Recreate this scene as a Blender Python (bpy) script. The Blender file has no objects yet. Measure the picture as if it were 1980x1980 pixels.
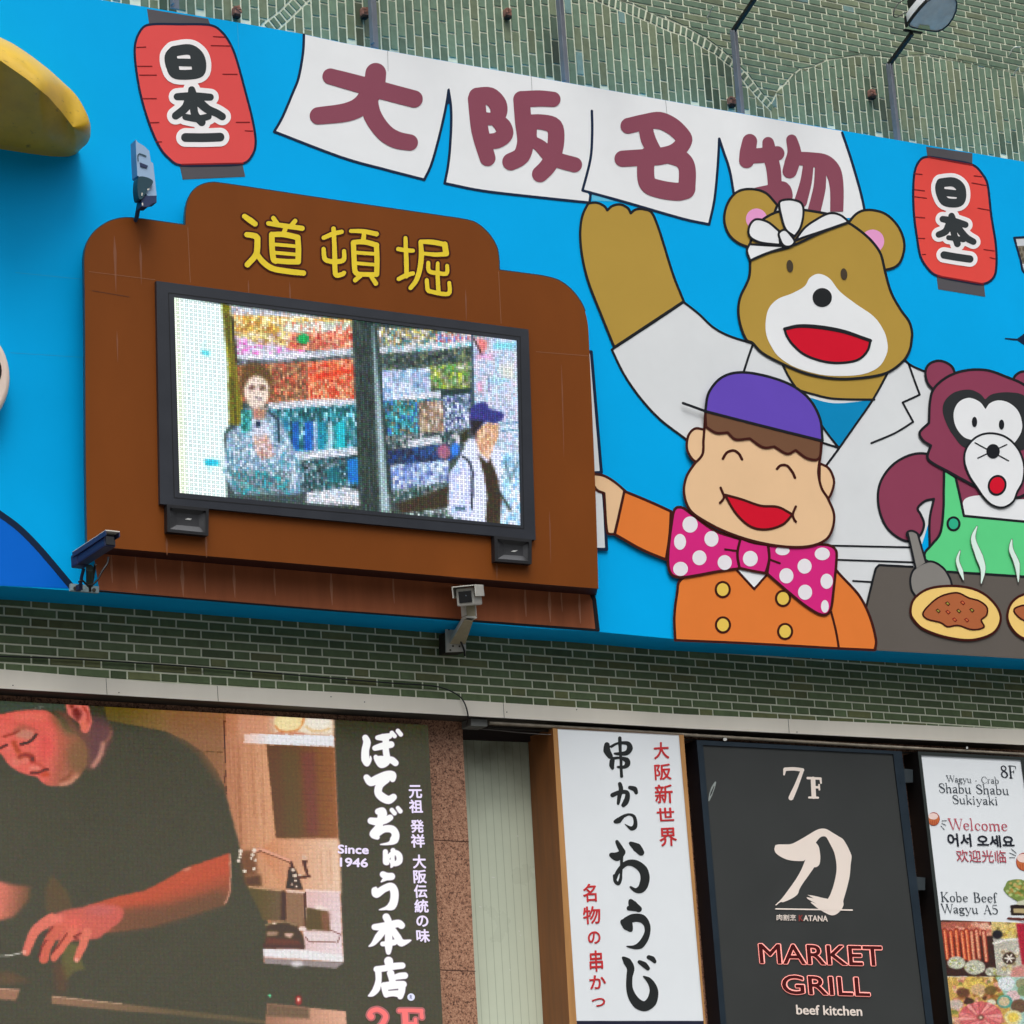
import bpy, bmesh, math, random
import numpy as np
from mathutils import Vector, Matrix
from mathutils.geometry import tessellate_polygon

random.seed(7); RNG = np.random.default_rng(11)
SC = bpy.context.scene
COL = SC.collection

# ------------------------------------------------------------------ camera
# The facade is the plane y = 0 (x along the street, z up, the street at y < 0).
F0 = 5300.0                                   # focal length in pixels of a 1980 px picture
AX = Vector((0.85383885, 0.08429785, 0.51366632))     # facade x in camera axes (right, down, forward)
AY = Vector((-0.5169581, 0.25284682, 0.81781588))     # into the wall
AZ = Vector((-0.06093878, -0.96382693, 0.2594689))    # up
def ray(px, py):
    r = Vector(((px - 990) / F0, (py - 990) / F0, 1.0))
    return Vector((r.dot(AX), r.dot(AY), r.dot(AZ)))
_r = ray(50, 1240)
CAM = Vector((0.0, -18.74 * _r.y, 1.6))
def U(px, py, y=0.0):
    """the point of the plane y = const of the facade that a picture point shows"""
    r = ray(px, py)
    return CAM + r * ((y - CAM.y) / r.y)
def UP(px, py, p0, n):
    r = ray(px, py)
    return CAM + r * ((p0 - CAM).dot(n) / r.dot(n))
cam_d = bpy.data.cameras.new('camera'); cam = bpy.data.objects.new('camera', cam_d); COL.objects.link(cam)
cam_d.sensor_width = 36.0; cam_d.lens = 36.0 * F0 / 1980.0
cam_d.clip_start = 0.1; cam_d.clip_end = 2000.0
right = Vector((AX.x, AY.x, AZ.x)); down = Vector((AX.y, AY.y, AZ.y)); fwd = Vector((AX.z, AY.z, AZ.z))
m3 = Matrix((right, -down, -fwd)).transposed()
cam.matrix_world = Matrix.Translation(CAM) @ m3.to_4x4()
SC.camera = cam

# ------------------------------------------------------------------ light
SUN_EL, SUN_AZ = math.radians(66), math.radians(200)     # azimuth clockwise from +y; 180 = straight in front of the wall
EXPO = 0.42
W = bpy.data.worlds.new('World'); SC.world = W; W.use_nodes = True
nt = W.node_tree; nt.nodes.clear()
sky = nt.nodes.new('ShaderNodeTexSky'); sky.sky_type = 'NISHITA'; sky.sun_disc = False
sky.sun_elevation = SUN_EL; sky.sun_rotation = SUN_AZ; sky.air_density = 1.0; sky.dust_density = 3.0; sky.ozone_density = 1.0
hs = nt.nodes.new('ShaderNodeHueSaturation'); hs.inputs['Saturation'].default_value = 0.18
bg = nt.nodes.new('ShaderNodeBackground'); bg.inputs['Strength'].default_value = 0.12
wo = nt.nodes.new('ShaderNodeOutputWorld')
# an overcast street canyon: the sky is brightest overhead and dim towards the roofs
geo = nt.nodes.new('ShaderNodeNewGeometry'); sep = nt.nodes.new('ShaderNodeSeparateXYZ'); nt.links.new(geo.outputs['Incoming'], sep.inputs[0])
mrw = nt.nodes.new('ShaderNodeMapRange'); mrw.inputs['From Min'].default_value = -.22; mrw.inputs['From Max'].default_value = -.75; mrw.inputs['To Min'].default_value = .05; mrw.inputs['To Max'].default_value = 2.3
nt.links.new(sep.outputs[2], mrw.inputs[0])
mul = nt.nodes.new('ShaderNodeVectorMath'); mul.operation = 'SCALE'; nt.links.new(hs.outputs[0], mul.inputs[0]); nt.links.new(mrw.outputs[0], mul.inputs['Scale'])
nt.links.new(sky.outputs[0], hs.inputs['Color']); nt.links.new(mul.outputs[0], bg.inputs[0]); nt.links.new(bg.outputs[0], wo.inputs[0])
sd = bpy.data.lights.new('sun', 'SUN'); sd.energy = 1.1; sd.angle = math.radians(28); sd.color = (1.0, 0.965, 0.91)
sun = bpy.data.objects.new('sun', sd); COL.objects.link(sun)
sdir = Vector((math.sin(SUN_AZ) * math.cos(SUN_EL), math.cos(SUN_AZ) * math.cos(SUN_EL), math.sin(SUN_EL)))
sun.rotation_euler = (-sdir).to_track_quat('-Z', 'Y').to_euler()
SC.view_settings.view_transform = 'Standard'; SC.view_settings.look = 'None'
SC.view_settings.exposure = EXPO; SC.view_settings.gamma = 1.0; SC.view_settings.use_curve_mapping = False
EK = 1.0 / 2 ** EXPO                                     # emission of a screen that is to show at its nominal value
SC.render.engine = 'CYCLES'
SC.cycles.max_bounces = 6; SC.cycles.diffuse_bounces = 3; SC.cycles.glossy_bounces = 3

# ------------------------------------------------------------------ colours and materials
def lin(c):
    c = c / 255.0
    return c / 12.92 if c <= 0.04045 else ((c + 0.055) / 1.055) ** 2.4
def S(r, g, b, k=1.0):
    return (min(lin(r) * k, .9), min(lin(g) * k, .9), min(lin(b) * k, .9))
MATS = {}
def mat(name, col, rough=0.5, metal=0.0, spec=0.4, var=0.06, scale=3.0, streak=None, bump=0.0, emit=None, es=1.0, attr=None):
    if name in MATS: return MATS[name]
    m = bpy.data.materials.new(name); m.use_nodes = True; MATS[name] = m
    n = m.node_tree.nodes; L = m.node_tree.links; b = n['Principled BSDF']
    b.inputs['Base Color'].default_value = (*col, 1); b.inputs['Roughness'].default_value = rough
    b.inputs['Metallic'].default_value = metal; b.inputs['Specular IOR Level'].default_value = spec
    tc = n.new('ShaderNodeTexCoord'); src = None
    if attr:
        a = n.new('ShaderNodeAttribute'); a.attribute_name = attr; src = a.outputs['Color']
    if var > 0:
        mp = n.new('ShaderNodeMapping'); L.new(tc.outputs['Object'], mp.inputs[0])
        if streak: mp.inputs['Scale'].default_value = streak
        nz = n.new('ShaderNodeTexNoise'); nz.inputs['Scale'].default_value = scale; nz.inputs['Detail'].default_value = 6
        nz.inputs['Roughness'].default_value = 0.6
        L.new(mp.outputs[0], nz.inputs['Vector'])
        mr = n.new('ShaderNodeMapRange'); mr.inputs['From Min'].default_value = 0.25; mr.inputs['From Max'].default_value = 0.75
        mr.inputs['To Min'].default_value = 1 - var; mr.inputs['To Max'].default_value = 1 + var
        L.new(nz.outputs[0], mr.inputs[0])
        mx = n.new('ShaderNodeMix'); mx.data_type = 'RGBA'; mx.blend_type = 'MULTIPLY'; mx.inputs[0].default_value = 1
        if src: L.new(src, mx.inputs[6])
        else: mx.inputs[6].default_value = (*col, 1)
        cb = n.new('ShaderNodeCombineColor')
        for i in range(3): L.new(mr.outputs[0], cb.inputs[i])
        L.new(cb.outputs[0], mx.inputs[7]); src = mx.outputs[2]
        rr = n.new('ShaderNodeMapRange'); rr.inputs['To Min'].default_value = max(rough - .08, .03); rr.inputs['To Max'].default_value = min(rough + .1, 1)
        L.new(nz.outputs[0], rr.inputs[0]); L.new(rr.outputs[0], b.inputs['Roughness'])
        if bump:
            bp = n.new('ShaderNodeBump'); bp.inputs['Strength'].default_value = bump; bp.inputs['Distance'].default_value = 0.01
            L.new(nz.outputs[0], bp.inputs['Height']); L.new(bp.outputs[0], b.inputs['Normal'])
    if src: L.new(src, b.inputs['Base Color'])
    if emit is not None:
        b.inputs['Emission Strength'].default_value = es * EK
        if emit == 'attr':
            a = n.new('ShaderNodeAttribute'); a.attribute_name = 'led'; L.new(a.outputs['Color'], b.inputs['Emission Color'])
        else:
            b.inputs['Emission Color'].default_value = (*emit, 1)
    return m
KP = 1.08
def paint(name, r, g, b, k=KP, **kw):
    kw.setdefault('rough', .45); kw.setdefault('var', .035); kw.setdefault('scale', 2.2); kw.setdefault('spec', .12)
    return mat(name, S(r, g, b, k), **kw)

# ------------------------------------------------------------------ objects
WLOC = {}                                   # world place of each thing, which its parts are modelled around
class PM:
    """collects faces with materials and links them as ONE mesh object"""
    def __init__(s): s.v = []; s.f = []; s.m = []; s.mats = []; s.smooth = []
    def mi(s, m):
        if m not in s.mats: s.mats.append(m)
        return s.mats.index(m)
    def face(s, pts, m, smooth=False):
        i = len(s.v); s.v.extend([tuple(p) for p in pts]); s.f.append(tuple(range(i, i + len(pts)))); s.m.append(s.mi(m)); s.smooth.append(smooth)
    def grid(s, rows, m, closed=False, smooth=True):
        i0 = len(s.v); n = len(rows[0])
        for r in rows: s.v.extend([tuple(p) for p in r])
        for a in range(len(rows) - 1):
            for b in range(n if closed else n - 1):
                c = (b + 1) % n
                s.f.append((i0 + a * n + b, i0 + a * n + c, i0 + (a + 1) * n + c, i0 + (a + 1) * n + b)); s.m.append(s.mi(m)); s.smooth.append(smooth)
    def build(s, name, parent=None):
        me = bpy.data.meshes.new(name); w = WLOC.get(parent.name, (0, 0, 0)) if parent is not None else (0, 0, 0)
        me.from_pydata([(v[0]-w[0], v[1]-w[1], v[2]-w[2]) for v in s.v], [], s.f)
        for m in s.mats: me.materials.append(m)
        me.polygons.foreach_set('material_index', s.m); me.polygons.foreach_set('use_smooth', s.smooth)
        me.validate(); me.update()
        o = bpy.data.objects.new(name, me); COL.objects.link(o)
        if parent is not None: o.parent = parent; WLOC[o.name] = w
        return o
def tag(o, label=None, cat=None, group=None, kind=None):
    if label: o['label'] = label
    if cat: o['category'] = cat
    if group: o['group'] = group
    if kind: o['kind'] = kind
    return o
def thing(name, label, cat, loc, group=None):
    o = bpy.data.objects.new(name, None); COL.objects.link(o); o.empty_display_size = .2
    o.location = loc; WLOC[o.name] = tuple(loc)
    return tag(o, label, cat, group)

# ------------------------------------------------------------------ drawing helpers (all in pixels of the 1980 px picture)
K = 660 / 1932.0
def crop(ox, oy, k=K):
    def f(pts):
        out = []
        for p in pts: out.append((ox + p[0] * k, oy + p[1] * k) + tuple(p[2:]))
        return out
    f.k = k; f.o = (ox, oy)
    return f
P1, P2, P3 = crop(0, 0), crop(660, 0), crop(1320, 0)
P4, P5, P6 = crop(0, 660), crop(660, 660), crop(1320, 660)
P7, P8, P9 = crop(0, 1320), crop(660, 1320), crop(1320, 1320)
PX = crop(0, 0, 1.0)
def shift(pts, dx, dy=0): return [(p[0] + dx, p[1] + dy) + tuple(p[2:]) for p in pts]
def curve(pts, closed=True, n=6):
    """smooth curve through points; a third value 1 marks a corner"""
    N = len(pts); out = []
    P = [np.array(p[:2], float) for p in pts]; C = [len(p) > 2 and p[2] == 1 for p in pts]
    def tan(i):
        if closed: a, b = P[(i - 1) % N], P[(i + 1) % N]
        else: a, b = P[max(i - 1, 0)], P[min(i + 1, N - 1)]
        return (b - a) * 0.5
    for i in range(N if closed else N - 1):
        j = (i + 1) % N; d = P[j] - P[i]; dl = np.linalg.norm(d) + 1e-9
        t0 = d if C[i] else tan(i); t1 = d if C[j] else tan(j)
        def lim(t):
            l = np.linalg.norm(t)
            return t * (min(1.0, 1.3 * dl / l) if l > 1e-9 else 1)
        t0, t1 = lim(t0), lim(t1)
        for k in range(n):
            t = k / n; t2 = t * t; t3 = t2 * t
            q = (2*t3 - 3*t2 + 1) * P[i] + (t3 - 2*t2 + t) * t0 + (-2*t3 + 3*t2) * P[j] + (t3 - t2) * t1
            out.append((q[0], q[1]))
    if not closed: out.append(tuple(P[-1]))
    return out
def fill(pm, pts, y, m):
    tris = tessellate_polygon([[Vector((p[0], p[1], 0)) for p in pts]])
    V3 = [U(p[0], p[1], y) for p in pts]
    for t in tris: pm.face([V3[i] for i in t], m)
def ell(cx, cy, rx, ry, n=28, rot=0.0):
    c, s = math.cos(rot), math.sin(rot)
    return [(cx + rx*math.cos(a)*c - ry*math.sin(a)*s, cy + rx*math.cos(a)*s + ry*math.sin(a)*c) for a in [2*math.pi*i/n for i in range(n)]]
def sdf_polys(strokes, grow=0.0, step=1.0, cut=()):
    """polygons (pixels) of the union of strokes [(x, y, r), ...]; overlapping strokes melt into one shape"""
    allp = [p for s in strokes for p in s]
    mr = max(p[2] for p in allp) + grow + 2 * step
    x0 = min(p[0] for p in allp) - mr; y0 = min(p[1] for p in allp) - mr
    nx = int((max(p[0] for p in allp) + mr - x0) / step) + 2; ny = int((max(p[1] for p in allp) + mr - y0) / step) + 2
    D = np.full((ny, nx), 9.0)
    gx = x0 + np.arange(nx) * step; gy = y0 + np.arange(ny) * step
    for s in strokes:
        segs = list(zip(s[:-1], s[1:])) if len(s) > 1 else [(s[0], s[0])]
        for a, b in segs:
            R = max(a[2], b[2]) + grow + 3 * step
            i0 = max(int((min(a[0], b[0]) - R - x0) / step), 0); i1 = min(int((max(a[0], b[0]) + R - x0) / step) + 2, nx)
            j0 = max(int((min(a[1], b[1]) - R - y0) / step), 0); j1 = min(int((max(a[1], b[1]) + R - y0) / step) + 2, ny)
            X, Y = np.meshgrid(gx[i0:i1], gy[j0:j1])
            dx, dy = b[0] - a[0], b[1] - a[1]; l2 = dx*dx + dy*dy
            t = np.clip(((X - a[0])*dx + (Y - a[1])*dy) / l2, 0, 1) if l2 > 1e-9 else np.zeros_like(X)
            d = np.hypot(X - a[0] - t*dx, Y - a[1] - t*dy) - (a[2] + t*(b[2] - a[2])) - grow
            D[j0:j1, i0:i1] = np.minimum(D[j0:j1, i0:i1], d)
    for (a, b, c_) in cut:                                  # half planes a*x + b*y <= c_ kept
        X, Y = np.meshgrid(gx, gy)
        D = np.maximum(D, (a*X + b*Y - c_) / math.hypot(a, b))
    D[np.abs(D) < 1e-6] = 1e-6
    ins = D < 0; polys = []
    full = ins[:-1, :-1] & ins[:-1, 1:] & ins[1:, :-1] & ins[1:, 1:]
    anyi = ins[:-1, :-1] | ins[:-1, 1:] | ins[1:, :-1] | ins[1:, 1:]
    for j in range(ny - 1):
        row = full[j]
        if row.any():
            d = np.diff(np.concatenate(([0], row.astype(int), [0])))
            for a, b in zip(np.where(d == 1)[0], np.where(d == -1)[0]):
                polys.append([(gx[a], gy[j]), (gx[b], gy[j]), (gx[b], gy[j+1]), (gx[a], gy[j+1])])
        for i in np.where(anyi[j] & ~row)[0]:
            c = [(i, j), (i+1, j), (i+1, j+1), (i, j+1)]; pl = []
            for q in range(4):
                (ia, ja), (ib, jb) = c[q], c[(q+1) % 4]; va, vb = D[ja, ia], D[jb, ib]
                if va < 0: pl.append((gx[ia], gy[ja]))
                if (va < 0) != (vb < 0):
                    t = va / (va - vb); pl.append((gx[ia] + t*(gx[ib]-gx[ia]), gy[ja] + t*(gy[jb]-gy[ja])))
            if len(pl) >= 3: polys.append(pl)
    return polys
def put(pm, polys, y, m):
    for p in polys: pm.face([U(a, b, y) for a, b in p], m)
def stroke(pm, strokes, y, m, grow=0.0, step=1.0, cut=()): put(pm, sdf_polys(strokes, grow, step, cut), y, m)
def rad(pts, r): return [(p[0], p[1], p[2] if len(p) > 2 else r) for p in pts]
def rs(c, strokes, r=None):
    """strokes in crop pixels (x, y, r) -> picture pixels, smoothed"""
    out = []
    for s in strokes:
        pts = [(p[0], p[1]) for p in s]; rr = [p[2] if len(p) > 2 else r for p in s]
        if len(s) > 2:
            n = 5; cp = curve(pts, False, n)
            R = []
            for i in range(len(s) - 1): R += [rr[i] + (rr[i+1] - rr[i]) * k / n for k in range(n)]
            R.append(rr[-1])
        else: cp, R = pts, rr
        q = c(cp); out.append([(a[0], a[1], b * c.k) for a, b in zip(q, R)])
    return out
def shape(pm, pts, y, mf, ml=None, w=2.3, closed=True, n=6, dy=0.0008, step=1.2):
    """painted shape: flat fill with an outline stroke on it"""
    c = curve(pts, True, n)
    if mf: fill(pm, c, y, mf)
    if ml:
        s = [(p[0], p[1], w) for p in c]; s.append(s[0])
        stroke(pm, [s], y - dy, ml, step=step)
# text from Blender's own built-in font, fitted into a sheared box of pixels
def glyphs(txt, res=4):
    cu = bpy.data.curves.new('t', 'FONT'); cu.body = txt; cu.size = 1; cu.resolution_u = res; cu.fill_mode = 'FRONT'
    o = bpy.data.objects.new('t', cu); COL.objects.link(o)
    dg = bpy.context.evaluated_depsgraph_get(); me = bpy.data.meshes.new_from_object(o.evaluated_get(dg))
    v = np.array([(p.co.x, p.co.y) for p in me.vertices]); f = [tuple(p.vertices) for p in me.polygons]
    bpy.data.objects.remove(o); bpy.data.curves.remove(cu); bpy.data.meshes.remove(me)
    return v, f
def text(pm, txt, box, y, m, bold=0.0, shx=0.0, shy=0.0, n=8):
    """box = x0, y0, x1, y1 in pixels of the lettering's extent; bold in pixels; shy: drop of the right end, shx: shift of the foot"""
    v, f = glyphs(txt)
    mn, mx = v.min(0), v.max(0); u = (v - mn) / (mx - mn)
    x0, y0, x1, y1 = box; x0 += bold; x1 -= bold; y0 += bold; y1 -= bold
    X = x0 + u[:, 0] * (x1 - x0 - abs(shx)) + (1 - u[:, 1]) * shx + (abs(shx) if shx < 0 else 0)
    Y = y0 + (1 - u[:, 1]) * (y1 - y0 - abs(shy)) + u[:, 0] * shy + (abs(shy) if shy < 0 else 0)
    offs = [(0, 0)] + ([(bold*math.cos(2*math.pi*k/n), bold*math.sin(2*math.pi*k/n)) for k in range(n)] if bold else [])
    for k, (dx, dy) in enumerate(offs):                     # a heavier weight: the letter laid a few times, each a hair above the last
        P = [U(a + dx, b + dy, y - k*.00025) for a, b in zip(X, Y)]
        for q in f: pm.face([P[i] for i in q], m)
# solids
def prism(pm, pts, yf, yb, m, ms=None, back=False):
    """front polygon (pixels) on y = yf, pushed straight back to y = yb"""
    ms = ms or m
    fill(pm, pts, yf, m); V3 = [U(p[0], p[1], yf) for p in pts]; n = len(V3)
    for i in range(n):
        a, b = V3[i], V3[(i+1) % n]
        pm.face([a, b, Vector((b.x, yb, b.z)), Vector((a.x, yb, a.z))], ms)
    if back:
        tris = tessellate_polygon([[Vector((p[0], p[1], 0)) for p in pts]])
        for t in tris: pm.face([Vector((V3[i].x, yb, V3[i].z)) for i in t], ms)
def tube(pm, pts, r, m, seg=10, cap=True):
    pts = [Vector(p) for p in pts]; rows = []; u = None
    for i, p in enumerate(pts):
        t = (pts[min(i+1, len(pts)-1)] - pts[max(i-1, 0)]).normalized()
        if u is None: u = t.orthogonal().normalized()
        u = (u - t * u.dot(t)).normalized(); w = t.cross(u)
        rows.append([p + (u * math.cos(a) + w * math.sin(a)) * r for a in [2*math.pi*k/seg for k in range(seg)]])
    pm.grid(rows, m, closed=True)
    if cap: pm.face(rows[0][::-1], m); pm.face(rows[-1], m)
def obox(pm, c, ax, hs, m, bev=0.004, ms=None):
    """bevelled box with its own axes"""
    bm = bmesh.new(); bmesh.ops.create_cube(bm, size=2)
    for v in bm.verts: v.co = Vector((v.co.x*hs[0], v.co.y*hs[1], v.co.z*hs[2]))
    if bev: bmesh.ops.bevel(bm, geom=bm.edges[:], offset=bev, segments=2, affect='EDGES', profile=.6)
    A = [Vector(a).normalized() for a in ax]
    for f in bm.faces: pm.face([Vector(c) + A[0]*v.co.x + A[1]*v.co.y + A[2]*v.co.z for v in f.verts], m)
    bm.free()
EX, EY, EZ = Vector((1, 0, 0)), Vector((0, 1, 0)), Vector((0, 0, 1))
# ================================================================== SETTING
WALL, MUR = 0.0, -0.37                         # brick face, face of the mural board
pm = PM(); g = mat('street_paving', (.07, .07, .068), rough=.9, var=.15, scale=.6)
pm.face([(-150, -200, 0), (150, -200, 0), (150, 20, 0), (-150, 20, 0)], g)
tag(pm.build('street'), kind='structure')

# ------------------------------------------------------------------ green glazed brick wall, every tile modelled
MOR = mat('mortar', S(212, 216, 192, 1.05), rough=.9, var=.12, scale=9, spec=.1)
TILE = mat('glazed_tile', (.1, .14, .1), rough=.33, var=.2, scale=14, spec=.32, attr='tile', bump=.15)
pm = PM(); TC = []
def tile(poly, y, col, gap=.0062, up=.005):
    """one tile: polygon in facade (x, z), pulled in by the joint, standing proud of the mortar"""
    c = np.mean(poly, 0)
    r = max(np.abs(np.array(poly) - c).max(), 1e-4)
    t1, t2 = random.gauss(0, .010), random.gauss(0, .010)
    outer = []; N = len(poly); P = [np.array(p, float) for p in poly]
    area = sum(P[i][0]*P[(i+1) % N][1] - P[(i+1) % N][0]*P[i][1] for i in range(N))
    if abs(area) < 3e-4: return
    if area < 0: P = P[::-1]
    def inset(g):
        out = []
        for i in range(N):
            a, b, d = P[i-1], P[i], P[(i+1) % N]
            e1 = b - a; e2 = d - b; e1 /= np.linalg.norm(e1) + 1e-9; e2 /= np.linalg.norm(e2) + 1e-9
            n1 = np.array((-e1[1], e1[0])); n2 = np.array((-e2[1], e2[0])); k = max(1 + n1.dot(n2), .25)
            out.append(b + (n1 + n2) / k * g)
        return out
    o, i_ = inset(gap), inset(gap + .0035)
    def V(p, up): q = p - c; return (p[0], y - up + q[0]*t1 + q[1]*t2, p[1])
    A = [V(p, 0) for p in o]; B = [V(p, up) for p in i_]
    nf = len(pm.f)
    pm.face(B, TILE)
    for k in range(N): pm.face([A[k], A[(k+1) % N], B[(k+1) % N], B[k]], TILE)
    TC.extend([col] * (len(pm.f) - nf))
def backing(pts):
    n0 = len(pm.f)
    pm.face(pts, MOR); TC.extend([(1, 1, 1)] * (len(pm.f) - n0))
def to2(p): q = U(p[0], p[1], WALL); return np.array((q.x, q.z))
def px_of(x, z, y=0.0):
    d = Vector((x, y, z)) - CAM
    a = Vector((d.dot(right), d.dot(down), d.dot(fwd)))
    return 990 + F0*a.x/a.z, 990 + F0*a.y/a.z
MTOP = [(-330, -87), (-150, -56), (0, -31), (195, 0), (283.5, 13.7), (405, 34), (587.6, 66), (660, 82), (1320, 199.6), (1626, 252), (1980, 312.6), (2140, 340), (2330, 372)]
MBOT = [(-330, 1106), (-150, 1120), (0, 1133), (60, 1136.4), (192, 1146), (660, 1184), (1040, 1215), (1161, 1222), (1320, 1237), (1627, 1254.5), (1980, 1275), (2140, 1284), (2330, 1294)]
def yat(line, x):
    return float(np.interp(x, [p[0] for p in line], [p[1] for p in line]))
def green(x, y, low):
    n = random.gauss(0, 1); base = np.array((.126, .190, .124) if not low else (.108, .152, .070)) * (1 + .10*n)
    r = random.random()
    if r < (.008 if not low else .0): base = np.array((.15, .25, .23)) * (1 + .1*n)          # bluish replacement tiles
    elif r < .16: base = base * np.array((1.25, 1.0, .9))
    elif r < .20: base *= .78
    if not low:                                                      # dark patches: differences in gloss reflection painted into the tile colour
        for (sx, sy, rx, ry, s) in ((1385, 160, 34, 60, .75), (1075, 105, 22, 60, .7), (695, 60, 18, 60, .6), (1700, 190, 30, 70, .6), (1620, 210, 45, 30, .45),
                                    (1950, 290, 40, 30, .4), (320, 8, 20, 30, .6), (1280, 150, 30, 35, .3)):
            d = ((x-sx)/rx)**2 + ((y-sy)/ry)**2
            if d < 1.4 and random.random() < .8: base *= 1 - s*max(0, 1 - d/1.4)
    return tuple(np.clip(base, .01, .6))
# mortar backing with the whole extent of the wall
xl, xr = U(-260, 700).x, U(2300, 700).x
zc = U(660, 1339).z                                                # foot of the tiled wall
CB = [(-330, 1310), (-150, 1322), (0, 1331), (660, 1370.5), (1320, 1408), (1980, 1440.5), (2150, 1449), (2330, 1458)]
CT = [(-330, 1271), (-150, 1284), (0, 1293.6), (297, 1319.5), (660, 1338.8), (1320, 1381), (1980, 1411), (2150, 1419), (2330, 1428)]
ztop = U(990, -60).z + 1.2
xl, xr = U(-318, 700).x, U(2318, 700).x; zt_ = U(990, -105).z
backing([(xl, .001, zc - .1), (xr, .001, zc - .1), (xr, .001, ztop), (xl, .001, ztop)])
PLT = mat('far_tiles', (.1, .14, .1), rough=.35, var=0); n = PLT.node_tree.nodes; L = PLT.node_tree.links
tcx = n.new('ShaderNodeTexCoord'); mpx = n.new('ShaderNodeMapping'); mpx.inputs['Rotation'].default_value = (math.radians(-90), 0, 0); L.new(tcx.outputs['Object'], mpx.inputs[0])
bt = n.new('ShaderNodeTexBrick'); bt.inputs['Scale'].default_value = 1; bt.inputs['Brick Width'].default_value = .21; bt.inputs['Row Height'].default_value = .066; bt.inputs['Mortar Size'].default_value = .006
bt.inputs['Color1'].default_value = (.11, .17, .10, 1); bt.inputs['Color2'].default_value = (.09, .14, .07, 1); bt.inputs['Mortar'].default_value = (.6, .62, .5, 1)
L.new(mpx.outputs[0], bt.inputs['Vector']); L.new(bt.outputs[0], n['Principled BSDF'].inputs['Base Color'])
for q_ in ([(xl - 9, .002, zc - .1), (xl, .002, zc - .1), (xl, .002, ztop + 3), (xl - 9, .002, ztop + 3)], [(xr, .002, zc - .1), (xr + 9, .002, zc - .1), (xr + 9, .002, ztop + 3), (xr, .002, ztop + 3)], [(xl, .002, ztop), (xr, .002, ztop), (xr, .002, ztop + 3), (xl, .002, ztop + 3)]):
    n0 = len(pm.f); pm.face(q_, PLT); TC.extend([(1, 1, 1)] * (len(pm.f) - n0))
def rows(x0, x1, z0, z1, row, Lg, Sh, ang, org, keep, low, clipper=None):
    ca, sa = math.cos(ang), math.sin(ang); per = Lg + Sh
    nr = int(abs(z1 - z0) / row) + 14
    for k in range(-34, nr):
        zz = k * row; off = (k % 2) * per * .5 + random.gauss(0, .002)
        nx = int((x1 - x0) / per) + 6
        for i in range(-3, nx):
            for (a, w) in ((0, Lg), (Lg, Sh)):
                xa = x0 - org[0] + i*per + off + a
                q = [(xa, zz), (xa + w, zz), (xa + w, zz + row), (xa, zz + row)]
                q = [np.array((org[0] + p[0]*ca - p[1]*sa, org[1] + p[0]*sa + p[1]*ca)) for p in q]
                c = np.mean(q, 0); px, py = px_of(c[0], c[1])
                if not keep(px, py): continue
                if clipper: q = clipper(q, c, px, py)
                if q is None or len(q) < 3: continue
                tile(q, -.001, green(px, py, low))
# lower band between the mural board and the cornice
o = to2((0, 1120 + 1295/8.05)); e = to2((1400, 1240 + 1065/8.05))
ang_low = math.atan2(e[1]-o[1], e[0]-o[0])
pa, pb = to2((0, 1120 + 415/8.05)), to2((0, 1120 + 1295/8.05))
row_low = abs(pa[1] - pb[1]) / 6
pc, pd = to2((150/8.05, 1120 + 500/8.05)), to2((970/8.05, 1120 + 560/8.05))
per_low = abs(pd[0] - pc[0])
pe = to2((430/8.05, 1120 + 520/8.05))[0] - pc[0]
org = np.array((to2((150/8.05, 1296))[0], o[1]))
rows(U(-330, 1200).x, U(2330, 1200).x, o[1] - .3, o[1] + 1.5, row_low, per_low - pe, pe, ang_low, org,
     lambda x, y: -320 < x < 2320 and yat(MBOT, x) + 2 < y < yat(CT, x) + 14, True)
# upper part: arches of upright tiles with level courses above them
ZA = crop(1080, 0, 400/1932); ZB = crop(1480, 0, 240/1932); ZC = crop(1740, 60, 240/1656); ZD = crop(300, 0, 400/1932)
ARC_OUT = ZA([(100, -170), (260, -120), (420, -60), (560, -2), (720, 55), (800, 90), (920, 150), (1100, 215), (1250, 285), (1400, 375), (1520, 470), (1640, 570), (1720, 650), (1800, 740), (1880, 850)]) + ZB([(90, 1600), (200, 1720)])
ARC_IN = ZA([(-100, -170), (60, -110), (200, -60), (330, 0), (480, 65), (600, 110), (740, 165), (880, 225), (1030, 290), (1180, 340), (1300, 420), (1450, 500), (1560, 590), (1640, 650), (1700, 730), (1800, 850), (1890, 950)]) + ZB([(110, 1760), (150, 1850)])
ARC_R = ZB([(90, 1610), (210, 1390), (290, 1320), (400, 1190), (530, 1080), (680, 1055), (800, 1010), (950, 935), (1200, 900), (1420, 870), (1720, 880), (1932, 905)]) + ZC([(290, 320), (560, 370), (800, 405), (1000, 440), (1150, 470), (1450, 540), (1700, 595), (2400, 760), (4200, 1250)])
LEG_L = ZD([(900, 330), (1000, 232), (1160, 110), (1300, -30), (1400, -130)]); LEG_R = ZD([(1090, 330), (1225, 210), (1430, 10), (1500, -60)])
def side(line, x, y):
    """> 0 below the line (larger y)"""
    return y - yat(line, x)
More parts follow.
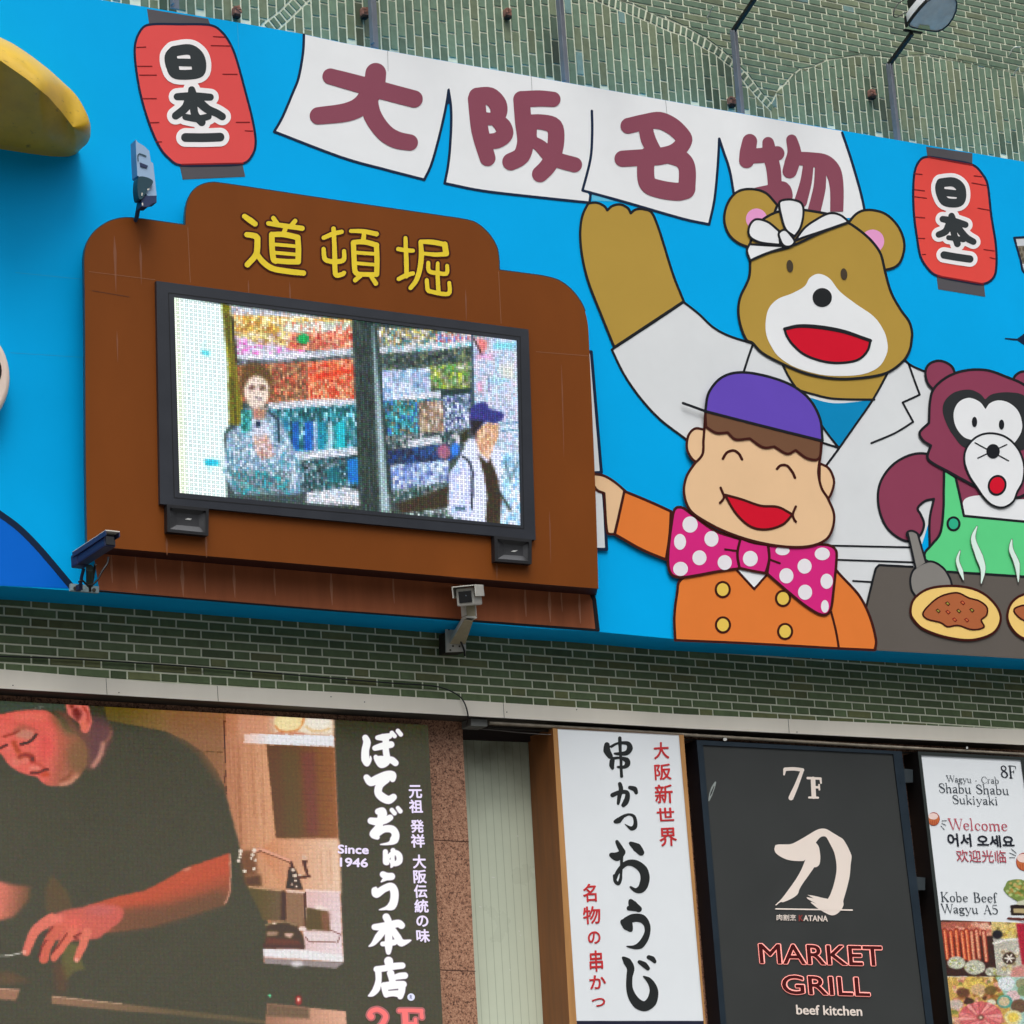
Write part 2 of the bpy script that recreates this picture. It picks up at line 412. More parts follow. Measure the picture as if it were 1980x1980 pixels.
def clip_to(q, line, c, px, py, sgn, gap=.001):
    """clip a facade polygon by the nearest piece of a line of picture points; sgn = 1 keeps what is above it"""
    best = None
    for a, b in zip(line[:-1], line[1:]):
        A, B = to2(a), to2(b); d = B - A; n = np.array((-d[1], d[0])) / np.linalg.norm(d)
        if n[1] < 0: n = -n
        t = np.clip((c - A).dot(d) / d.dot(d), 0, 1); dist = np.linalg.norm(c - A - t*d)
        if best is None or dist < best[0]: best = (dist, A, n)
    _, A, n = best; out = []
    f = lambda p: ((p - A).dot(n)) * sgn - gap
    for i in range(len(q)):
        a, b = q[i], q[(i+1) % len(q)]; fa, fb = f(a), f(b)
        if fa >= 0: out.append(a)
        if (fa >= 0) != (fb >= 0): out.append(a + (b - a) * fa / (fa - fb))
    return out
tA, tB = to2((660, 82)), to2((1626, 252)); ang_up = math.atan2(tB[1]-tA[1], tB[0]-tA[0])
u0 = to2((1480, 445/8.05)); u1 = to2((1480, 1070/8.05)); row_up = abs(u0[1]-u1[1]) / 6
v0 = to2(ZB([(75, 150)])[0]); v1 = to2(ZB([(430, 230)])[0]); Lup = abs(v1[0]-v0[0]); Sup = Lup * .53
def above(x, y):
    if y < -110 or x < 1000 or x > 2320: return False
    return side(ARC_OUT, x, y) < 26 if x < 1491 else side(ARC_R, x, y) < 18
def cl_up(q, c, px, py):
    if px < 1530: q = clip_to(q, ARC_OUT, c, px, py, 1)
    if px > 1460 and len(q) > 2: q = clip_to(q, ARC_R, c, px, py, 1)
    return q
rows(U(1000, 100).x, U(2330, 100).x, u1[1] - .5, u1[1] + 1.3, row_up, Lup, Sup, ang_up, u0, above, False, cl_up)
# upright tiles
w0 = to2(ZC([(25, 700)])[0]); w1 = to2(ZC([(895, 830)])[0]); colw = abs(w1[0]-w0[0]) / 10
h0 = to2(ZC([(110, 740)])[0]); h1 = to2(ZC([(190, 1340)])[0]); colh = abs(h1[1]-h0[1]) / 2
nc = int((U(2330, 200).x - U(-330, 0).x) / colw)
lean = math.tan(ang_up)
for i in range(nc):
    x = U(-330, 0).x + i*colw; off = (i * .42 % 1) * colh + random.gauss(0, .004)
    zb = to2((px_of(x, tA[1])[0], 150))[1]
    ca = math.tan(.0)
    for j in range(-4, 24):
        z = tA[1] + (x - tA[0])*lean - .25 + j*colh - off
        q = [np.array(p) for p in ((x, z), (x+colw, z + colw*lean), (x+colw, z+colh + colw*lean), (x, z+colh))]
        c = np.mean(q, 0); px, py = px_of(c[0], c[1])
        if not (-320 < px < 2320 and -110 < py < yat(MTOP, px) + 14): continue
        if px < 600:                                                 # around the left cusp
            if px > 440 and side(LEG_L, px, py) < 24:
                qa = clip_to(q, LEG_L, c, px, py, 1)
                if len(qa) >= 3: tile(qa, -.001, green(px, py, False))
            if px > 480 and side(LEG_R, px, py) > -34: q = clip_to(q, LEG_R, c, px, py, -1)
            elif px > 440: continue
        elif px < 1491:
            if px > 1110:
                if side(ARC_IN, px, py) < -34: continue
                q = clip_to(q, ARC_IN, c, px, py, -1)
        else:
            if side(ARC_R, px, py) < -34: continue
            q = clip_to(q, ARC_R, c, px, py, -1)
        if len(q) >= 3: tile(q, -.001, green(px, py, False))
# rows of square tiles that edge the arches
def band(a, b, pitch):
    """square tiles along line b, as wide as the strip between b and a"""
    def dense(l):
        P = np.array([to2(p) for p in l]); d = np.concatenate(([0], np.cumsum(np.linalg.norm(np.diff(P, axis=0), axis=1))))
        t = np.linspace(0, d[-1], 400); return np.stack([np.interp(t, d, P[:, 0]), np.interp(t, d, P[:, 1])], 1), d[-1]
    (A, la), (B, lb) = dense(a), dense(b); n = int(lb / pitch)
    for i in range(n):
        p, q = B[int(i*399/n)], B[int((i+1)*399/n)]
        pa = A[np.argmin(np.linalg.norm(A - p, axis=1))]; qa = A[np.argmin(np.linalg.norm(A - q, axis=1))]
        if np.linalg.norm(pa - qa) < .015: continue
        c = (p + q + pa + qa) / 4; px, py = px_of(c[0], c[1])
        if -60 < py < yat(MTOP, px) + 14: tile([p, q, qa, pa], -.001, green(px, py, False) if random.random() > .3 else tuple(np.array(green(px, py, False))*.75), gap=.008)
band(ARC_OUT, ARC_IN, .060); band(LEG_L, LEG_R, .060)
o = pm.build('brick_wall')
ca = o.data.color_attributes.new('tile', 'FLOAT_COLOR', 'CORNER')
arr = np.ones((len(o.data.loops), 4), np.float32); k = 0
for p, c in zip(o.data.polygons, TC):
    arr[p.loop_start:p.loop_start + p.loop_total, :3] = c
ca.data.foreach_set('color', arr.ravel())
tag(o, 'green glazed brick wall with pale joints and arched courses behind the mural', 'wall')

# ------------------------------------------------------------------ pale metal cornice under the bricks
pm = PM(); alu = mat('cornice_metal', S(216, 210, 196, 1.15), rough=.4, metal=.1, var=.09, scale=1.6, streak=(1, 1, .15), spec=.4)
alu2 = mat('cornice_joint_shade', S(70, 66, 60), rough=.7, var=0)
YC, YG = -.05, .16
CBx = [p for p in CB]
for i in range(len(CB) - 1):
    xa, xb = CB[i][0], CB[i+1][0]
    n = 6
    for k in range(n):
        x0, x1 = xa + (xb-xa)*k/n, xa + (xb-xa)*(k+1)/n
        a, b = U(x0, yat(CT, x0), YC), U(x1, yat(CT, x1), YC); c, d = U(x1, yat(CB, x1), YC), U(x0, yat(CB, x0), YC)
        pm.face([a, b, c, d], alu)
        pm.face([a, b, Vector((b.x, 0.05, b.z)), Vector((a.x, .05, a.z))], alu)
        pm.face([d, c, Vector((c.x, YG + .1, c.z)), Vector((d.x, YG + .1, d.z))], alu2)  # underside in the dark joint colour: soffit shade put into the colour
for x in (420, 973, 1524, 205): stroke(pm, [[(x, yat(CT, x) + .5, .45), (x + 2.0, yat(CB, x + 2) - .5, .45)]], YC - .0015, alu2, step=.5)
for (x, f) in ((25, .8), (230, .82), (640, .3), (705, .5), (1115, .15), (1541, .88), (980, .6)):
    yy = yat(CT, x) + f*(yat(CB, x) - yat(CT, x)); fill(pm, ell(x, yy, 1.3, 1.1, 8), YC - .0015, alu2)
tag(pm.build('cornice'), 'pale brushed metal band running along below the green bricks', 'cornice')

# ------------------------------------------------------------------ granite wall of the lower storey
m = mat('granite', S(150, 108, 92), rough=.35, var=0, spec=.4)
n = m.node_tree.nodes; L = m.node_tree.links; bs = n['Principled BSDF']
tc = n.new('ShaderNodeTexCoord'); vo = n.new('ShaderNodeTexVoronoi'); vo.inputs['Scale'].default_value = 120; L.new(tc.outputs['Object'], vo.inputs['Vector'])
nz = n.new('ShaderNodeTexNoise'); nz.inputs['Scale'].default_value = 60; nz.inputs['Detail'].default_value = 3; L.new(tc.outputs['Object'], nz.inputs['Vector'])
cr = n.new('ShaderNodeValToRGB'); e = cr.color_ramp.elements
e[0].position = .0; e[0].color = (*S(78, 52, 42), 1); e[1].position = .26; e[1].color = (*S(104, 72, 58), 1)
for p, c in ((.34, S(150, 108, 86, 1.05)), (.6, S(172, 128, 102, 1.05)), (.85, S(194, 152, 124, 1.05))): q = e.new(p); q.color = (*c, 1)
sp = n.new('ShaderNodeSeparateColor'); L.new(vo.outputs['Color'], sp.inputs[0])
mx = n.new('ShaderNodeMath'); mx.operation = 'MULTIPLY_ADD'; mx.inputs[1].default_value = .5
nn = n.new('ShaderNodeMapRange'); nn.inputs['From Min'].default_value = .3; nn.inputs['From Max'].default_value = .7; nn.inputs['To Max'].default_value = .5
L.new(nz.outputs[0], nn.inputs[0]); L.new(sp.outputs[0], mx.inputs[0]); L.new(nn.outputs[0], mx.inputs[2])
L.new(mx.outputs[0], cr.inputs[0]); L.new(cr.outputs[0], bs.inputs['Base Color'])
GR = m
pm = PM(); jm = mat('granite_joint', S(70, 44, 36), rough=.9, var=0)
def gfill(pts): prism(pm, pts, YG, YG + .5, GR)
gfill([(-900, 1245), (892.5, 1372), (898, 1490), (906, 1627), (918, 1878), (940, 2250), (-900, 2250)])
gfill([(1130, 1385), (2900, 1475), (2900, 2250), (1180, 2250)])
for (a, b) in (((700, 1617), (906, 1627.5)), ((700, 1869), (919, 1878)), ((1720, 1656), (1820, 1662)), ((1760, 1887), (1850, 1892))):
    stroke(pm, [[(a[0], a[1], .7), (b[0], b[1], .7)]], YG - .0015, jm, step=.6)
for x in (60, 258, 455, 652):
    stroke(pm, [[(x, yat(CB, x) + 2, .6), (x + 3, yat(CB, x) + 45, .6)]], YG - .0015, jm, step=.6)
tag(pm.build('granite_wall'), 'speckled brown granite wall between the lower signs', 'wall')

# recessed pale green panel between granite and the white sign
pm = PM()
m = mat('pale_panel', S(200, 208, 186, 1.1), rough=.28, var=.10, scale=.9, spec=.5)
n = m.node_tree.nodes; L = m.node_tree.links; bs = n['Principled BSDF']; src = bs.inputs['Base Color'].links[0].from_socket
tc = n.new('ShaderNodeTexCoord'); wv = n.new('ShaderNodeTexWave'); wv.wave_type = 'BANDS'; wv.bands_direction = 'X'; wv.inputs['Scale'].default_value = 4.6; wv.inputs['Distortion'].default_value = .05
L.new(tc.outputs['Object'], wv.inputs['Vector'])
cr = n.new('ShaderNodeValToRGB'); cr.color_ramp.elements[0].position = .0; cr.color_ramp.elements[0].color = (.66, .69, .64, 1); cr.color_ramp.elements[1].position = .03; cr.color_ramp.elements[1].color = (1, 1, 1, 1)
L.new(wv.outputs[0], cr.inputs[0]); mx = n.new('ShaderNodeMix'); mx.data_type = 'RGBA'; mx.blend_type = 'MULTIPLY'; mx.inputs[0].default_value = 1
L.new(src, mx.inputs[6]); L.new(cr.outputs[0], mx.inputs[7])
# mottled darker tone towards the top edge
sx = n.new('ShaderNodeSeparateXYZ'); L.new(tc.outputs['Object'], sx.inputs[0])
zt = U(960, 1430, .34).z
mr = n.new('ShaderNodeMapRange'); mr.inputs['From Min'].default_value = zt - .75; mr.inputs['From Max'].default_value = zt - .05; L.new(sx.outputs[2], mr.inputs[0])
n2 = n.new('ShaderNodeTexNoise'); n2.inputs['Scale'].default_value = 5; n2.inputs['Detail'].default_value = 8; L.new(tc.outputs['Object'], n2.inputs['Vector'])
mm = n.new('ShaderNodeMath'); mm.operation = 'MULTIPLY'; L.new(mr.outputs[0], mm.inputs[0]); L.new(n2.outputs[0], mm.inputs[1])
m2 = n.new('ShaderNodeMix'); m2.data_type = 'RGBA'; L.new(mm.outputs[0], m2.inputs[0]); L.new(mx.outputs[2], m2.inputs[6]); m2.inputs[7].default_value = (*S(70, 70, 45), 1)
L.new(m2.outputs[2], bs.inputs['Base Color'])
prism(pm, [(870, 1428), (1190, 1439), (1240, 2250), (920, 2250)], .34, .5, m)
FLK = mat('pale_fleck', S(226, 228, 220), rough=.3, var=0)
for (x, y, l) in ((951, 1696, 5), (927, 1753, 3.5), (1003, 1800, 2), (1006, 1808, 1.4), (1000, 1616, 1.6), (985, 1875, 1.4)): stroke(pm, [[(x, y, .7), (x + l, y + .8, .8)]], .339, FLK, step=.5)
tag(pm.build('wall_panel'), 'pale green ribbed panel set back beside the granite column', 'panel')
pm = PM(); dk = mat('dark_lintel', S(38, 28, 26), rough=.8, var=.2)
prism(pm, [(880, 1385), (1130, 1395), (1130, 1438), (880, 1428)], .30, .6, dk)
tag(pm.build('lintel'), 'dark lintel above the pale green recessed panel', 'lintel')
# ================================================================== MURAL BOARD
BLUE = paint('mural_blue', 0, 170, 236, k=1.0, rough=.5, var=.045, scale=1.1, spec=.05)
BLK = paint('outline_black', 28, 30, 34, var=0)
NAVY = paint('outline_navy', 18, 36, 62, var=0)
DBR = paint('outline_brown', 62, 22, 16, var=0)
WHT = paint('paint_white', 226, 228, 229)
OFFW = paint('coat_white', 212, 215, 216)
MAR = paint('letter_maroon', 134, 72, 88)
RED = paint('lantern_red', 216, 78, 76); RED2 = paint('lantern_bright_red', 222, 74, 66)
GREY = paint('lantern_cap', 82, 80, 84)
TICK = paint('lantern_tick', 120, 24, 28, var=0)
CHAR = paint('letter_charcoal', 50, 55, 57); NOSE = paint('nose_black', 32, 34, 36)
LWH = paint('letter_white', 240, 232, 232)
FUR = paint('bear_fur', 174, 142, 62); PINK = paint('ear_pink', 226, 154, 200); MRED = paint('mouth_red', 204, 16, 42)
NECKB = paint('shirt_blue', 0, 132, 184)
SKIN = paint('skin_tan', 226, 188, 146); CAP = paint('cap_purple', 98, 72, 178); HAIR = paint('hair_brown', 112, 78, 56)
BOW = paint('bow_pink', 208, 38, 122); DOT = paint('dot_white', 226, 222, 226); ORG = paint('jacket_orange', 220, 120, 52); BTN = paint('button_yellow', 224, 190, 84)
PLUM = paint('raccoon_plum', 136, 60, 84); MASK = paint('mask_black', 44, 46, 48); GRN = paint('apron_green', 92, 206, 132); TEAL = paint('button_teal', 44, 172, 132)
SPAT = paint('spatula_grey', 130, 127, 122); GRID = paint('griddle_grey', 94, 88, 82); PAN = paint('pancake_yellow', 236, 198, 116); SAU = paint('sauce_brown', 170, 96, 58)
STEAM = paint('steam_white', 214, 236, 224)
LBL = paint('patch_blue', 90, 184, 216); DEEP = paint('deep_blue', 0, 98, 200)

base_c = U(990, 1200, MUR)
MURAL = thing('mural_board', 'sky blue mural board painted with cartoon animals, lanterns and a lettered banner', 'mural', Vector((base_c.x, 0, base_c.z)))
def LY(k): return MUR - k * .0016
# board
pm = PM(); top, bot = MTOP, MBOT
front = [p for p in top] + [p for p in reversed(bot)]
fill(pm, front, MUR, BLUE)
def strip(line):
    for a, b in zip(line[:-1], line[1:]):
        A, B = U(a[0], a[1], MUR), U(b[0], b[1], MUR)
        pm.face([A, B, Vector((B.x, -.004, B.z)), Vector((A.x, -.004, A.z))], BLUE)
strip(top); strip(bot)
a, b = U(*top[0], MUR), U(*bot[0], MUR); pm.face([a, b, Vector((b.x, -.004, b.z)), Vector((a.x, -.004, a.z))], BLUE)
a, b = U(*top[-1], MUR), U(*bot[-1], MUR); pm.face([a, b, Vector((b.x, -.004, b.z)), Vector((a.x, -.004, a.z))], BLUE)
SEAM = mat('board_seam', S(30, 160, 210), rough=.7, var=0)
for (x, y0, dx) in ((459, 44, 9), (1860, 292, 40)):
    stroke(pm, [[(x, y0, .45), (x + dx*.5, y0 + 90, .45)]], LY(.4), SEAM, step=.6)
for (a, b) in (((20, 682), (160, 691)), ((30, 527), (160, 540)), ((1480, 130+560), (1600, 700))):
    stroke(pm, [[(a[0], a[1], .4), (b[0], b[1], .4)]], LY(.4), SEAM, step=.6)
pm.build("board", MURAL)

# banner ------------------------------------------------------------
pm = PM()
ed = []
ed += [(587.6, 66.5, 1)] + P1([(1715, 300), (1690, 440), (1655, 530), (1600, 660), (1552, 745, 1)]) + P2([(0, 890), (250, 960), (470, 1017, 1), (510, 930), (550, 790), (583, 650), (600, 560), (607, 503, 1), (620, 600), (622, 700), (614, 850), (602, 950), (585, 1037, 1), (800, 1080), (1100, 1115), (1405, 1147, 1), (1400, 1100), (1365, 1078, 1), (1600, 1142), (1932, 1238)])
ed += P3([(150, 1270, 1), (180, 1130), (198, 950), (207, 778, 1), (232, 860), (265, 960), (288, 1090), (300, 1180), (420, 1250, 1), (1030, 1230, 1), (1026, 1170), (1000, 1060), (950, 890), (900, 742, 1)])
ed += [(1320, 199.9, 1), (660, 82.4, 1)]
cv = curve(ed, True, 5)
fill(pm, cv, LY(1), WHT)
def inside_edge(seq): return [(p[0], p[1], 2.5) for p in curve(seq, False, 5)]
o1 = [(587.6, 67)] + P1([(1715, 300), (1690, 440), (1655, 530), (1600, 660), (1552, 745, 1)]) + P2([(0, 890), (250, 960), (470, 1017, 1), (510, 930), (550, 790), (583, 650), (600, 560), (607, 510, 1), (620, 600), (622, 700), (614, 850), (602, 950), (585, 1037, 1), (800, 1080), (1100, 1115), (1405, 1147)])
o2 = P2([(1405, 1147), (1412, 1090, 1), (1365, 1078, 1), (1600, 1142), (1932, 1238)]) + P3([(150, 1270, 1), (180, 1130), (198, 950), (207, 785, 1), (232, 860), (265, 960), (288, 1090), (300, 1180)])
o3 = P2([(1418, 628), (1420, 750), (1410, 900), (1365, 1078)])
o4 = P3([(903, 752), (950, 890), (1000, 1060), (1026, 1170), (1032, 1230)])
stroke(pm, [inside_edge(o1), inside_edge(o2), inside_edge(o3), inside_edge(o4)], LY(1.6), NAVY)
fill(pm, P2([(596, 590), (607, 500), (612, 500), (622, 585)]), LY(2.0), NAVY)
fill(pm, P2([(1416, 1098), (1550, 1140), (1420, 1136)]), LY(.6), LBL)
WSEAM = mat('banner_seam', S(120, 122, 126), rough=.7, var=0)
for (x, y0, dx, l) in ((749.5, 98, 1, 40), (1027, 144, 2, 36), (1287, 194, 6, 60)):
    stroke(pm, [[(x, y0, .4), (x + dx, y0 + l, .35)]], LY(2.2), WSEAM, step=.6)
ban = pm.build('painted_banner', MURAL)
tag(ban, 'white cloth banner with maroon lettering')
# 大阪名物
G = [
 rs(P2, [[(-62, 432, 42), (60, 465, 45), (230, 512, 47), (412, 560, 46)], [(195, 415, 56), (180, 500, 58), (120, 590, 52), (30, 635, 50), (-130, 655, 46)], [(150, 540, 50), (175, 650, 48), (240, 745, 47), (310, 790, 46), (388, 806, 43)]]),
 rs(P2, [[(765, 560, 46), (785, 740, 46), (828, 895, 42)], [(770, 545, 46), (840, 545, 48), (885, 590, 48), (890, 640, 44), (860, 672, 32), (790, 668, 34)],
         [(870, 670, 34), (915, 715, 44), (925, 760, 44), (880, 795, 42), (810, 800, 40)],
         [(1198, 562, 40), (1120, 557, 43), (1030, 562, 44)], [(1020, 562, 44), (1030, 690, 44), (1042, 800, 44), (1020, 880, 46), (960, 915, 46)],
         [(1040, 692, 38), (1130, 690, 40), (1205, 715, 44), (1215, 800, 44), (1195, 890, 44), (1165, 945, 44), (1125, 985, 43)],
         [(1085, 720, 20), (1082, 790, 26), (1130, 830, 34), (1200, 895, 40), (1320, 932, 40)]]),
 rs(P2, [[(1625, 712, 42), (1720, 690, 42), (1800, 682, 46), (1870, 712, 46), (1925, 762, 44), (1940, 800, 42), (1890, 858, 44), (1800, 885, 46), (1680, 893, 44), (1592, 898, 43)],
         [(1720, 715, 36), (1738, 790, 40), (1770, 850, 36)],
         [(1735, 880, 44), (1722, 960, 46), (1735, 1040, 46), (1800, 1070, 48), (1900, 1085, 48), (1950, 1075, 48)],
         [(1860, 880, 44), (1930, 905, 46), (1958, 960, 45), (1955, 1070, 46)]]),
 rs(P3, [[(380, 800, 39), (368, 860, 42), (362, 908, 40)], [(372, 885, 38), (460, 878, 40), (535, 868, 38)], [(484, 808, 30), (495, 880, 38), (515, 960, 38), (522, 1060, 36), (525, 1130, 40)],
         [(420, 1100, 36), (500, 1090, 44), (562, 1075, 46), (590, 1110, 30)],
         [(617, 792, 28), (632, 860, 36), (620, 920, 40), (606, 968, 38)], [(640, 895, 34), (730, 903, 38), (805, 918, 40), (852, 970, 42), (872, 1060, 36), (872, 1200, 34)],
         [(712, 925, 26), (698, 1030, 30), (668, 1140, 34)], [(780, 940, 28), (775, 1060, 32), (745, 1190, 34)]]),
]
for s in G:
    pm = PM(); stroke(pm, s, LY(2.6), MAR, grow=1.0, step=1.0, cut=((0, 1, 409),) if s is G[3] else ())
    pm.build('painted_letter', ban)

# lanterns ----------------------------------------------------------
def lantern(c, body, cap1, cap2, ticks, strokes_, k, red, label, seg_top):
    pm = PM(); shape(pm, c(body), LY(1.8), red, NAVY, 2.2)
    stroke(pm, [[tuple(p) + (1.0,) for p in c([(t[0], t[1]), (t[2], t[3])])] for t in ticks], LY(2.6), TICK, step=.6)
    if seg_top: stroke(pm, [[tuple(p) + (1.5,) for p in c(s)] for s in seg_top], LY(2.7), TICK, step=.8)
    L_ = pm.build('painted_lantern', MURAL); tag(L_, label)
    for cp_ in (cap1, cap2): pm = PM(); shape(pm, c(cp_), LY(1.0), GREY); pm.build('lantern_cap', L_)
    pm = PM(); st = rs(c, strokes_)
    stroke(pm, st, LY(3.4), LWH, grow=k * c.k, step=.8)
    stroke(pm, st, LY(4.0), CHAR, step=.7)
    pm.build('painted_letters', L_)
N1 = [[(985, 290, 30), (1070, 280, 30), (1120, 315, 32), (1138, 370, 30), (1120, 415, 28), (1000, 420, 28), (968, 370, 30), (962, 320, 30), (985, 290, 30)], [(985, 352, 22), (1110, 355, 22)], [(1100, 300, 26), (1118, 400, 30)], [(975, 320, 26), (990, 410, 28)],
      [(1003, 547, 20), (1090, 545, 24), (1190, 550, 20)], [(1085, 508, 20), (1092, 560, 30), (1095, 600, 22), (1105, 650, 22), (1142, 692, 22)], [(1070, 560, 26), (1050, 610, 24), (995, 655, 22)], [(1110, 560, 26), (1170, 615, 24), (1225, 640, 22), (1258, 660, 21)], [(1050, 662, 18), (1120, 672, 20), (1180, 660, 18)],
      [(1050, 778, 25), (1150, 779, 25), (1245, 776, 25)]]
lantern(P1, [(840, 140), (1015, 137), (1190, 142), (1260, 185), (1312, 265), (1346, 360), (1392, 530), (1430, 680), (1447, 800), (1430, 875), (1375, 925), (1200, 935), (1015, 933), (955, 895), (905, 835), (852, 720), (802, 560), (772, 400), (763, 270), (788, 185)],
        [(832, 50, 1), (846, 145, 1), (1192, 145, 1), (1178, 106, 1)], [(1015, 928, 1), (1034, 1016, 1), (1388, 1000, 1), (1372, 925, 1)],
        [(775, 268, 825, 266), (780, 375, 860, 375), (790, 425, 885, 425), (805, 558, 885, 558), (845, 695, 900, 693), (883, 803, 915, 803), (1208, 207, 1272, 210), (1195, 258, 1308, 260), (1262, 420, 1343, 420), (1338, 692, 1413, 692), (1388, 740, 1430, 742)],
        N1, 28, RED, 'large red paper lantern at the left end', [[(1030, 931), (1375, 924)]])
N2 = [[(1462, 1035, 26), (1530, 1030, 26), (1572, 1062, 27), (1578, 1120, 26), (1555, 1148, 25), (1488, 1142, 25), (1462, 1100, 26), (1455, 1060, 26), (1462, 1035, 26)], [(1475, 1088, 20), (1565, 1098, 20)],
      [(1472, 1240, 18), (1530, 1252, 22), (1600, 1272, 18)], [(1522, 1222, 18), (1528, 1260, 26), (1532, 1310, 18), (1555, 1380, 19)], [(1510, 1262, 20), (1490, 1308, 20), (1450, 1328, 18)], [(1550, 1278, 20), (1600, 1340, 20), (1645, 1368, 18)], [(1505, 1345, 14), (1590, 1356, 15)],
      [(1480, 1443, 21), (1550, 1455, 21), (1625, 1466, 21)]]
lantern(P3, [(1388, 888), (1510, 905), (1640, 932), (1700, 990), (1727, 1050), (1747, 1220), (1772, 1380), (1776, 1500), (1760, 1570), (1700, 1607), (1590, 1592), (1440, 1560), (1388, 1520), (1346, 1450), (1326, 1340), (1310, 1220), (1305, 1080), (1315, 965), (1345, 905)],
        [(1378, 830, 1), (1386, 892, 1), (1640, 938, 1), (1640, 868, 1)], [(1437, 1560, 1), (1446, 1637, 1), (1713, 1680, 1), (1705, 1605, 1)],
        [(1312, 983, 1355, 987), (1312, 1073, 1368, 1080), (1310, 1113, 1380, 1122), (1315, 1228, 1370, 1233), (1335, 1348, 1370, 1350), (1357, 1440, 1375, 1440), (1650, 995, 1693, 1000), (1637, 1035, 1718, 1050), (1672, 1178, 1738, 1190), (1705, 1412, 1763, 1420), (1740, 1458, 1768, 1465)],
        N2, 23, RED2, 'smaller red paper lantern at the right end', [[(1390, 889), (1640, 934)], [(1445, 1562), (1700, 1607)]])

# big figure's dark blue coat at the left edge ------------------------
pm = PM()
edge = P4([(-420, 770), (-200, 850), (0, 978), (110, 1060), (215, 1165), (310, 1275), (402, 1385)])
c_ = curve(edge, False, 6)
fill(pm, c_ + P4([(402, 1399), (0, 1382), (-420, 1352)]), LY(1), DEEP)
stroke(pm, [[(p[0], p[1], 6.2) for p in c_]], LY(1.6), NAVY, cut=((-.0775, 1, 1130.8),))
tag(pm.build('painted_coat', MURAL), 'deep blue rounded shape with a thick navy outline')

# painted brown pedestal under the screen ----------------------------
BASEB = paint('pedestal_brown', 144, 82, 52, k=1.3, var=.15, scale=4, streak=(2.6, 2.6, .35), rough=.5)
pm = PM()
fill(pm, [(176, 1040), (1140, 1120), (1146, 1160), (1153, 1216), (660, 1181), (192, 1141)], LY(1), BASEB)
stroke(pm, [[(190, 1143, 1.7), (660, 1182, 1.9), (1154, 1218.5, 2.4)], [(1143, 1146, 4.2), (1149, 1160, 4.0), (1155.5, 1218, 4.2)]], LY(1.6), BLK, cut=((-.0757, 1, 1133.6),))
DRPB = mat('pedestal_streak', S(172, 116, 86, 1.2), rough=.6, var=.1)
for (x, l, w) in ((215, 50, 5), (262, 60, 7), (300, 40, 4), (352, 66, 8), (395, 56, 5), (452, 60, 6), (530, 50, 4), (640, 60, 6), (760, 48, 4), (890, 60, 5), (1015, 55, 5), (1062, 62, 7), (1085, 40, 3), (1120, 60, 5)):
    y0 = 1142 + (x - 192)*.0757 - 74; stroke(pm, [[(x, y0, .4), (x + .6, y0 + l*.55, w*.5), (x + 2.5, y0 + l + 8, .4)]], LY(1.25), DRPB, step=.9)
tag(pm.build('painted_pedestal', MURAL), 'streaked brown pedestal painted below the screen')

# bear ---------------------------------------------------------------
pm = PM()
coat = [(1183, 676, 1), (1322, 584, 1)] + P3([(90, 1775), (170, 1850), (260, 1900), (400, 1945)]) + [(1500, 660), (1700, 690)] + P6([(1285, 130), (1390, 180)]) + [(1830, 730, 1), (1830, 900, 1), (1720, 1254, 1), (1420, 1244, 1), (1400, 1000, 1), (1345, 880)] + P6([(0, 540), (-130, 440), (-240, 320), (-330, 190)])
shape(pm, coat, LY(1), OFFW)
st = [curve([(1183, 676), (1252, 631), (1322, 584)], False, 2), curve([(1322, 584)] + P3([(90, 1775), (170, 1850), (260, 1900), (400, 1945)]), False), curve([(1183, 676)] + P6([(-330, 190), (-240, 320), (-130, 440), (0, 540), (50, 580)]), False),
      curve(P6([(1250, 100), (1300, 140), (1390, 178)]), False),
      curve(P6([(400, 10), (372, 90), (345, 175)]), False), curve(P6([(560, 120), (600, 200), (650, 275), (720, 370), (800, 495), (885, 605, 1)]), False), curve(P6([(1165, 170), (1080, 325), (980, 470), (885, 605), (815, 700)]), False, 4), curve(P6([(785, 572), (880, 602)]), False)]
fill(pm, curve(P6([(690, 310, 1), (860, 350), (1085, 330, 1), (885, 600, 1), (790, 480)])), LY(1.4), NECKB)
fill(pm, curve(P6([(545, 100, 1), (640, 265, 1), (840, 322), (1085, 325, 1), (1170, 150, 1)])), LY(1.7), FUR)
stroke(pm, [[(p[0], p[1], 2.2) for p in s] for s in st] + [[(p[0], p[1], 2.2) for p in curve(P6([(645, 272), (740, 300), (860, 325), (1085, 330)]), False)]], LY(2.3), BLK)
lp = P6([(1280, 130), (1308, 210), (1342, 302, 1), (1245, 346, 1), (1305, 456, 1), (1200, 520), (1068, 576)])
hl = [P6([(800, 1155), (1290, 1166)]), P6([(870, 1236), (1310, 1251)]), P6([(965, 1356), (1065, 1362)])]
stroke(pm, [[(p[0], p[1], 2.0) for p in curve(lp, False)]] + [[(p[0], p[1], 1.8) for p in h] for h in hl], LY(2.3), BLK)
BEAR = pm.build('painted_bear', MURAL); tag(BEAR, 'brown bear in a white coat and headband')
pm = PM()
arm = P2([(1390, 1165), (1405, 1150), (1450, 1148), (1490, 1168), (1505, 1190, 1), (1535, 1165), (1580, 1157), (1622, 1178), (1638, 1207, 1), (1668, 1185), (1715, 1185), (1758, 1205), (1795, 1290), (1830, 1400), (1880, 1560), (1938, 1705, 1), (1545, 1965, 1), (1470, 1780), (1400, 1600), (1365, 1460), (1352, 1330), (1362, 1230)])
shape(pm, arm, LY(3), FUR, BLK, 2.4)
pm.build('painted_arm', BEAR)
pm = PM()
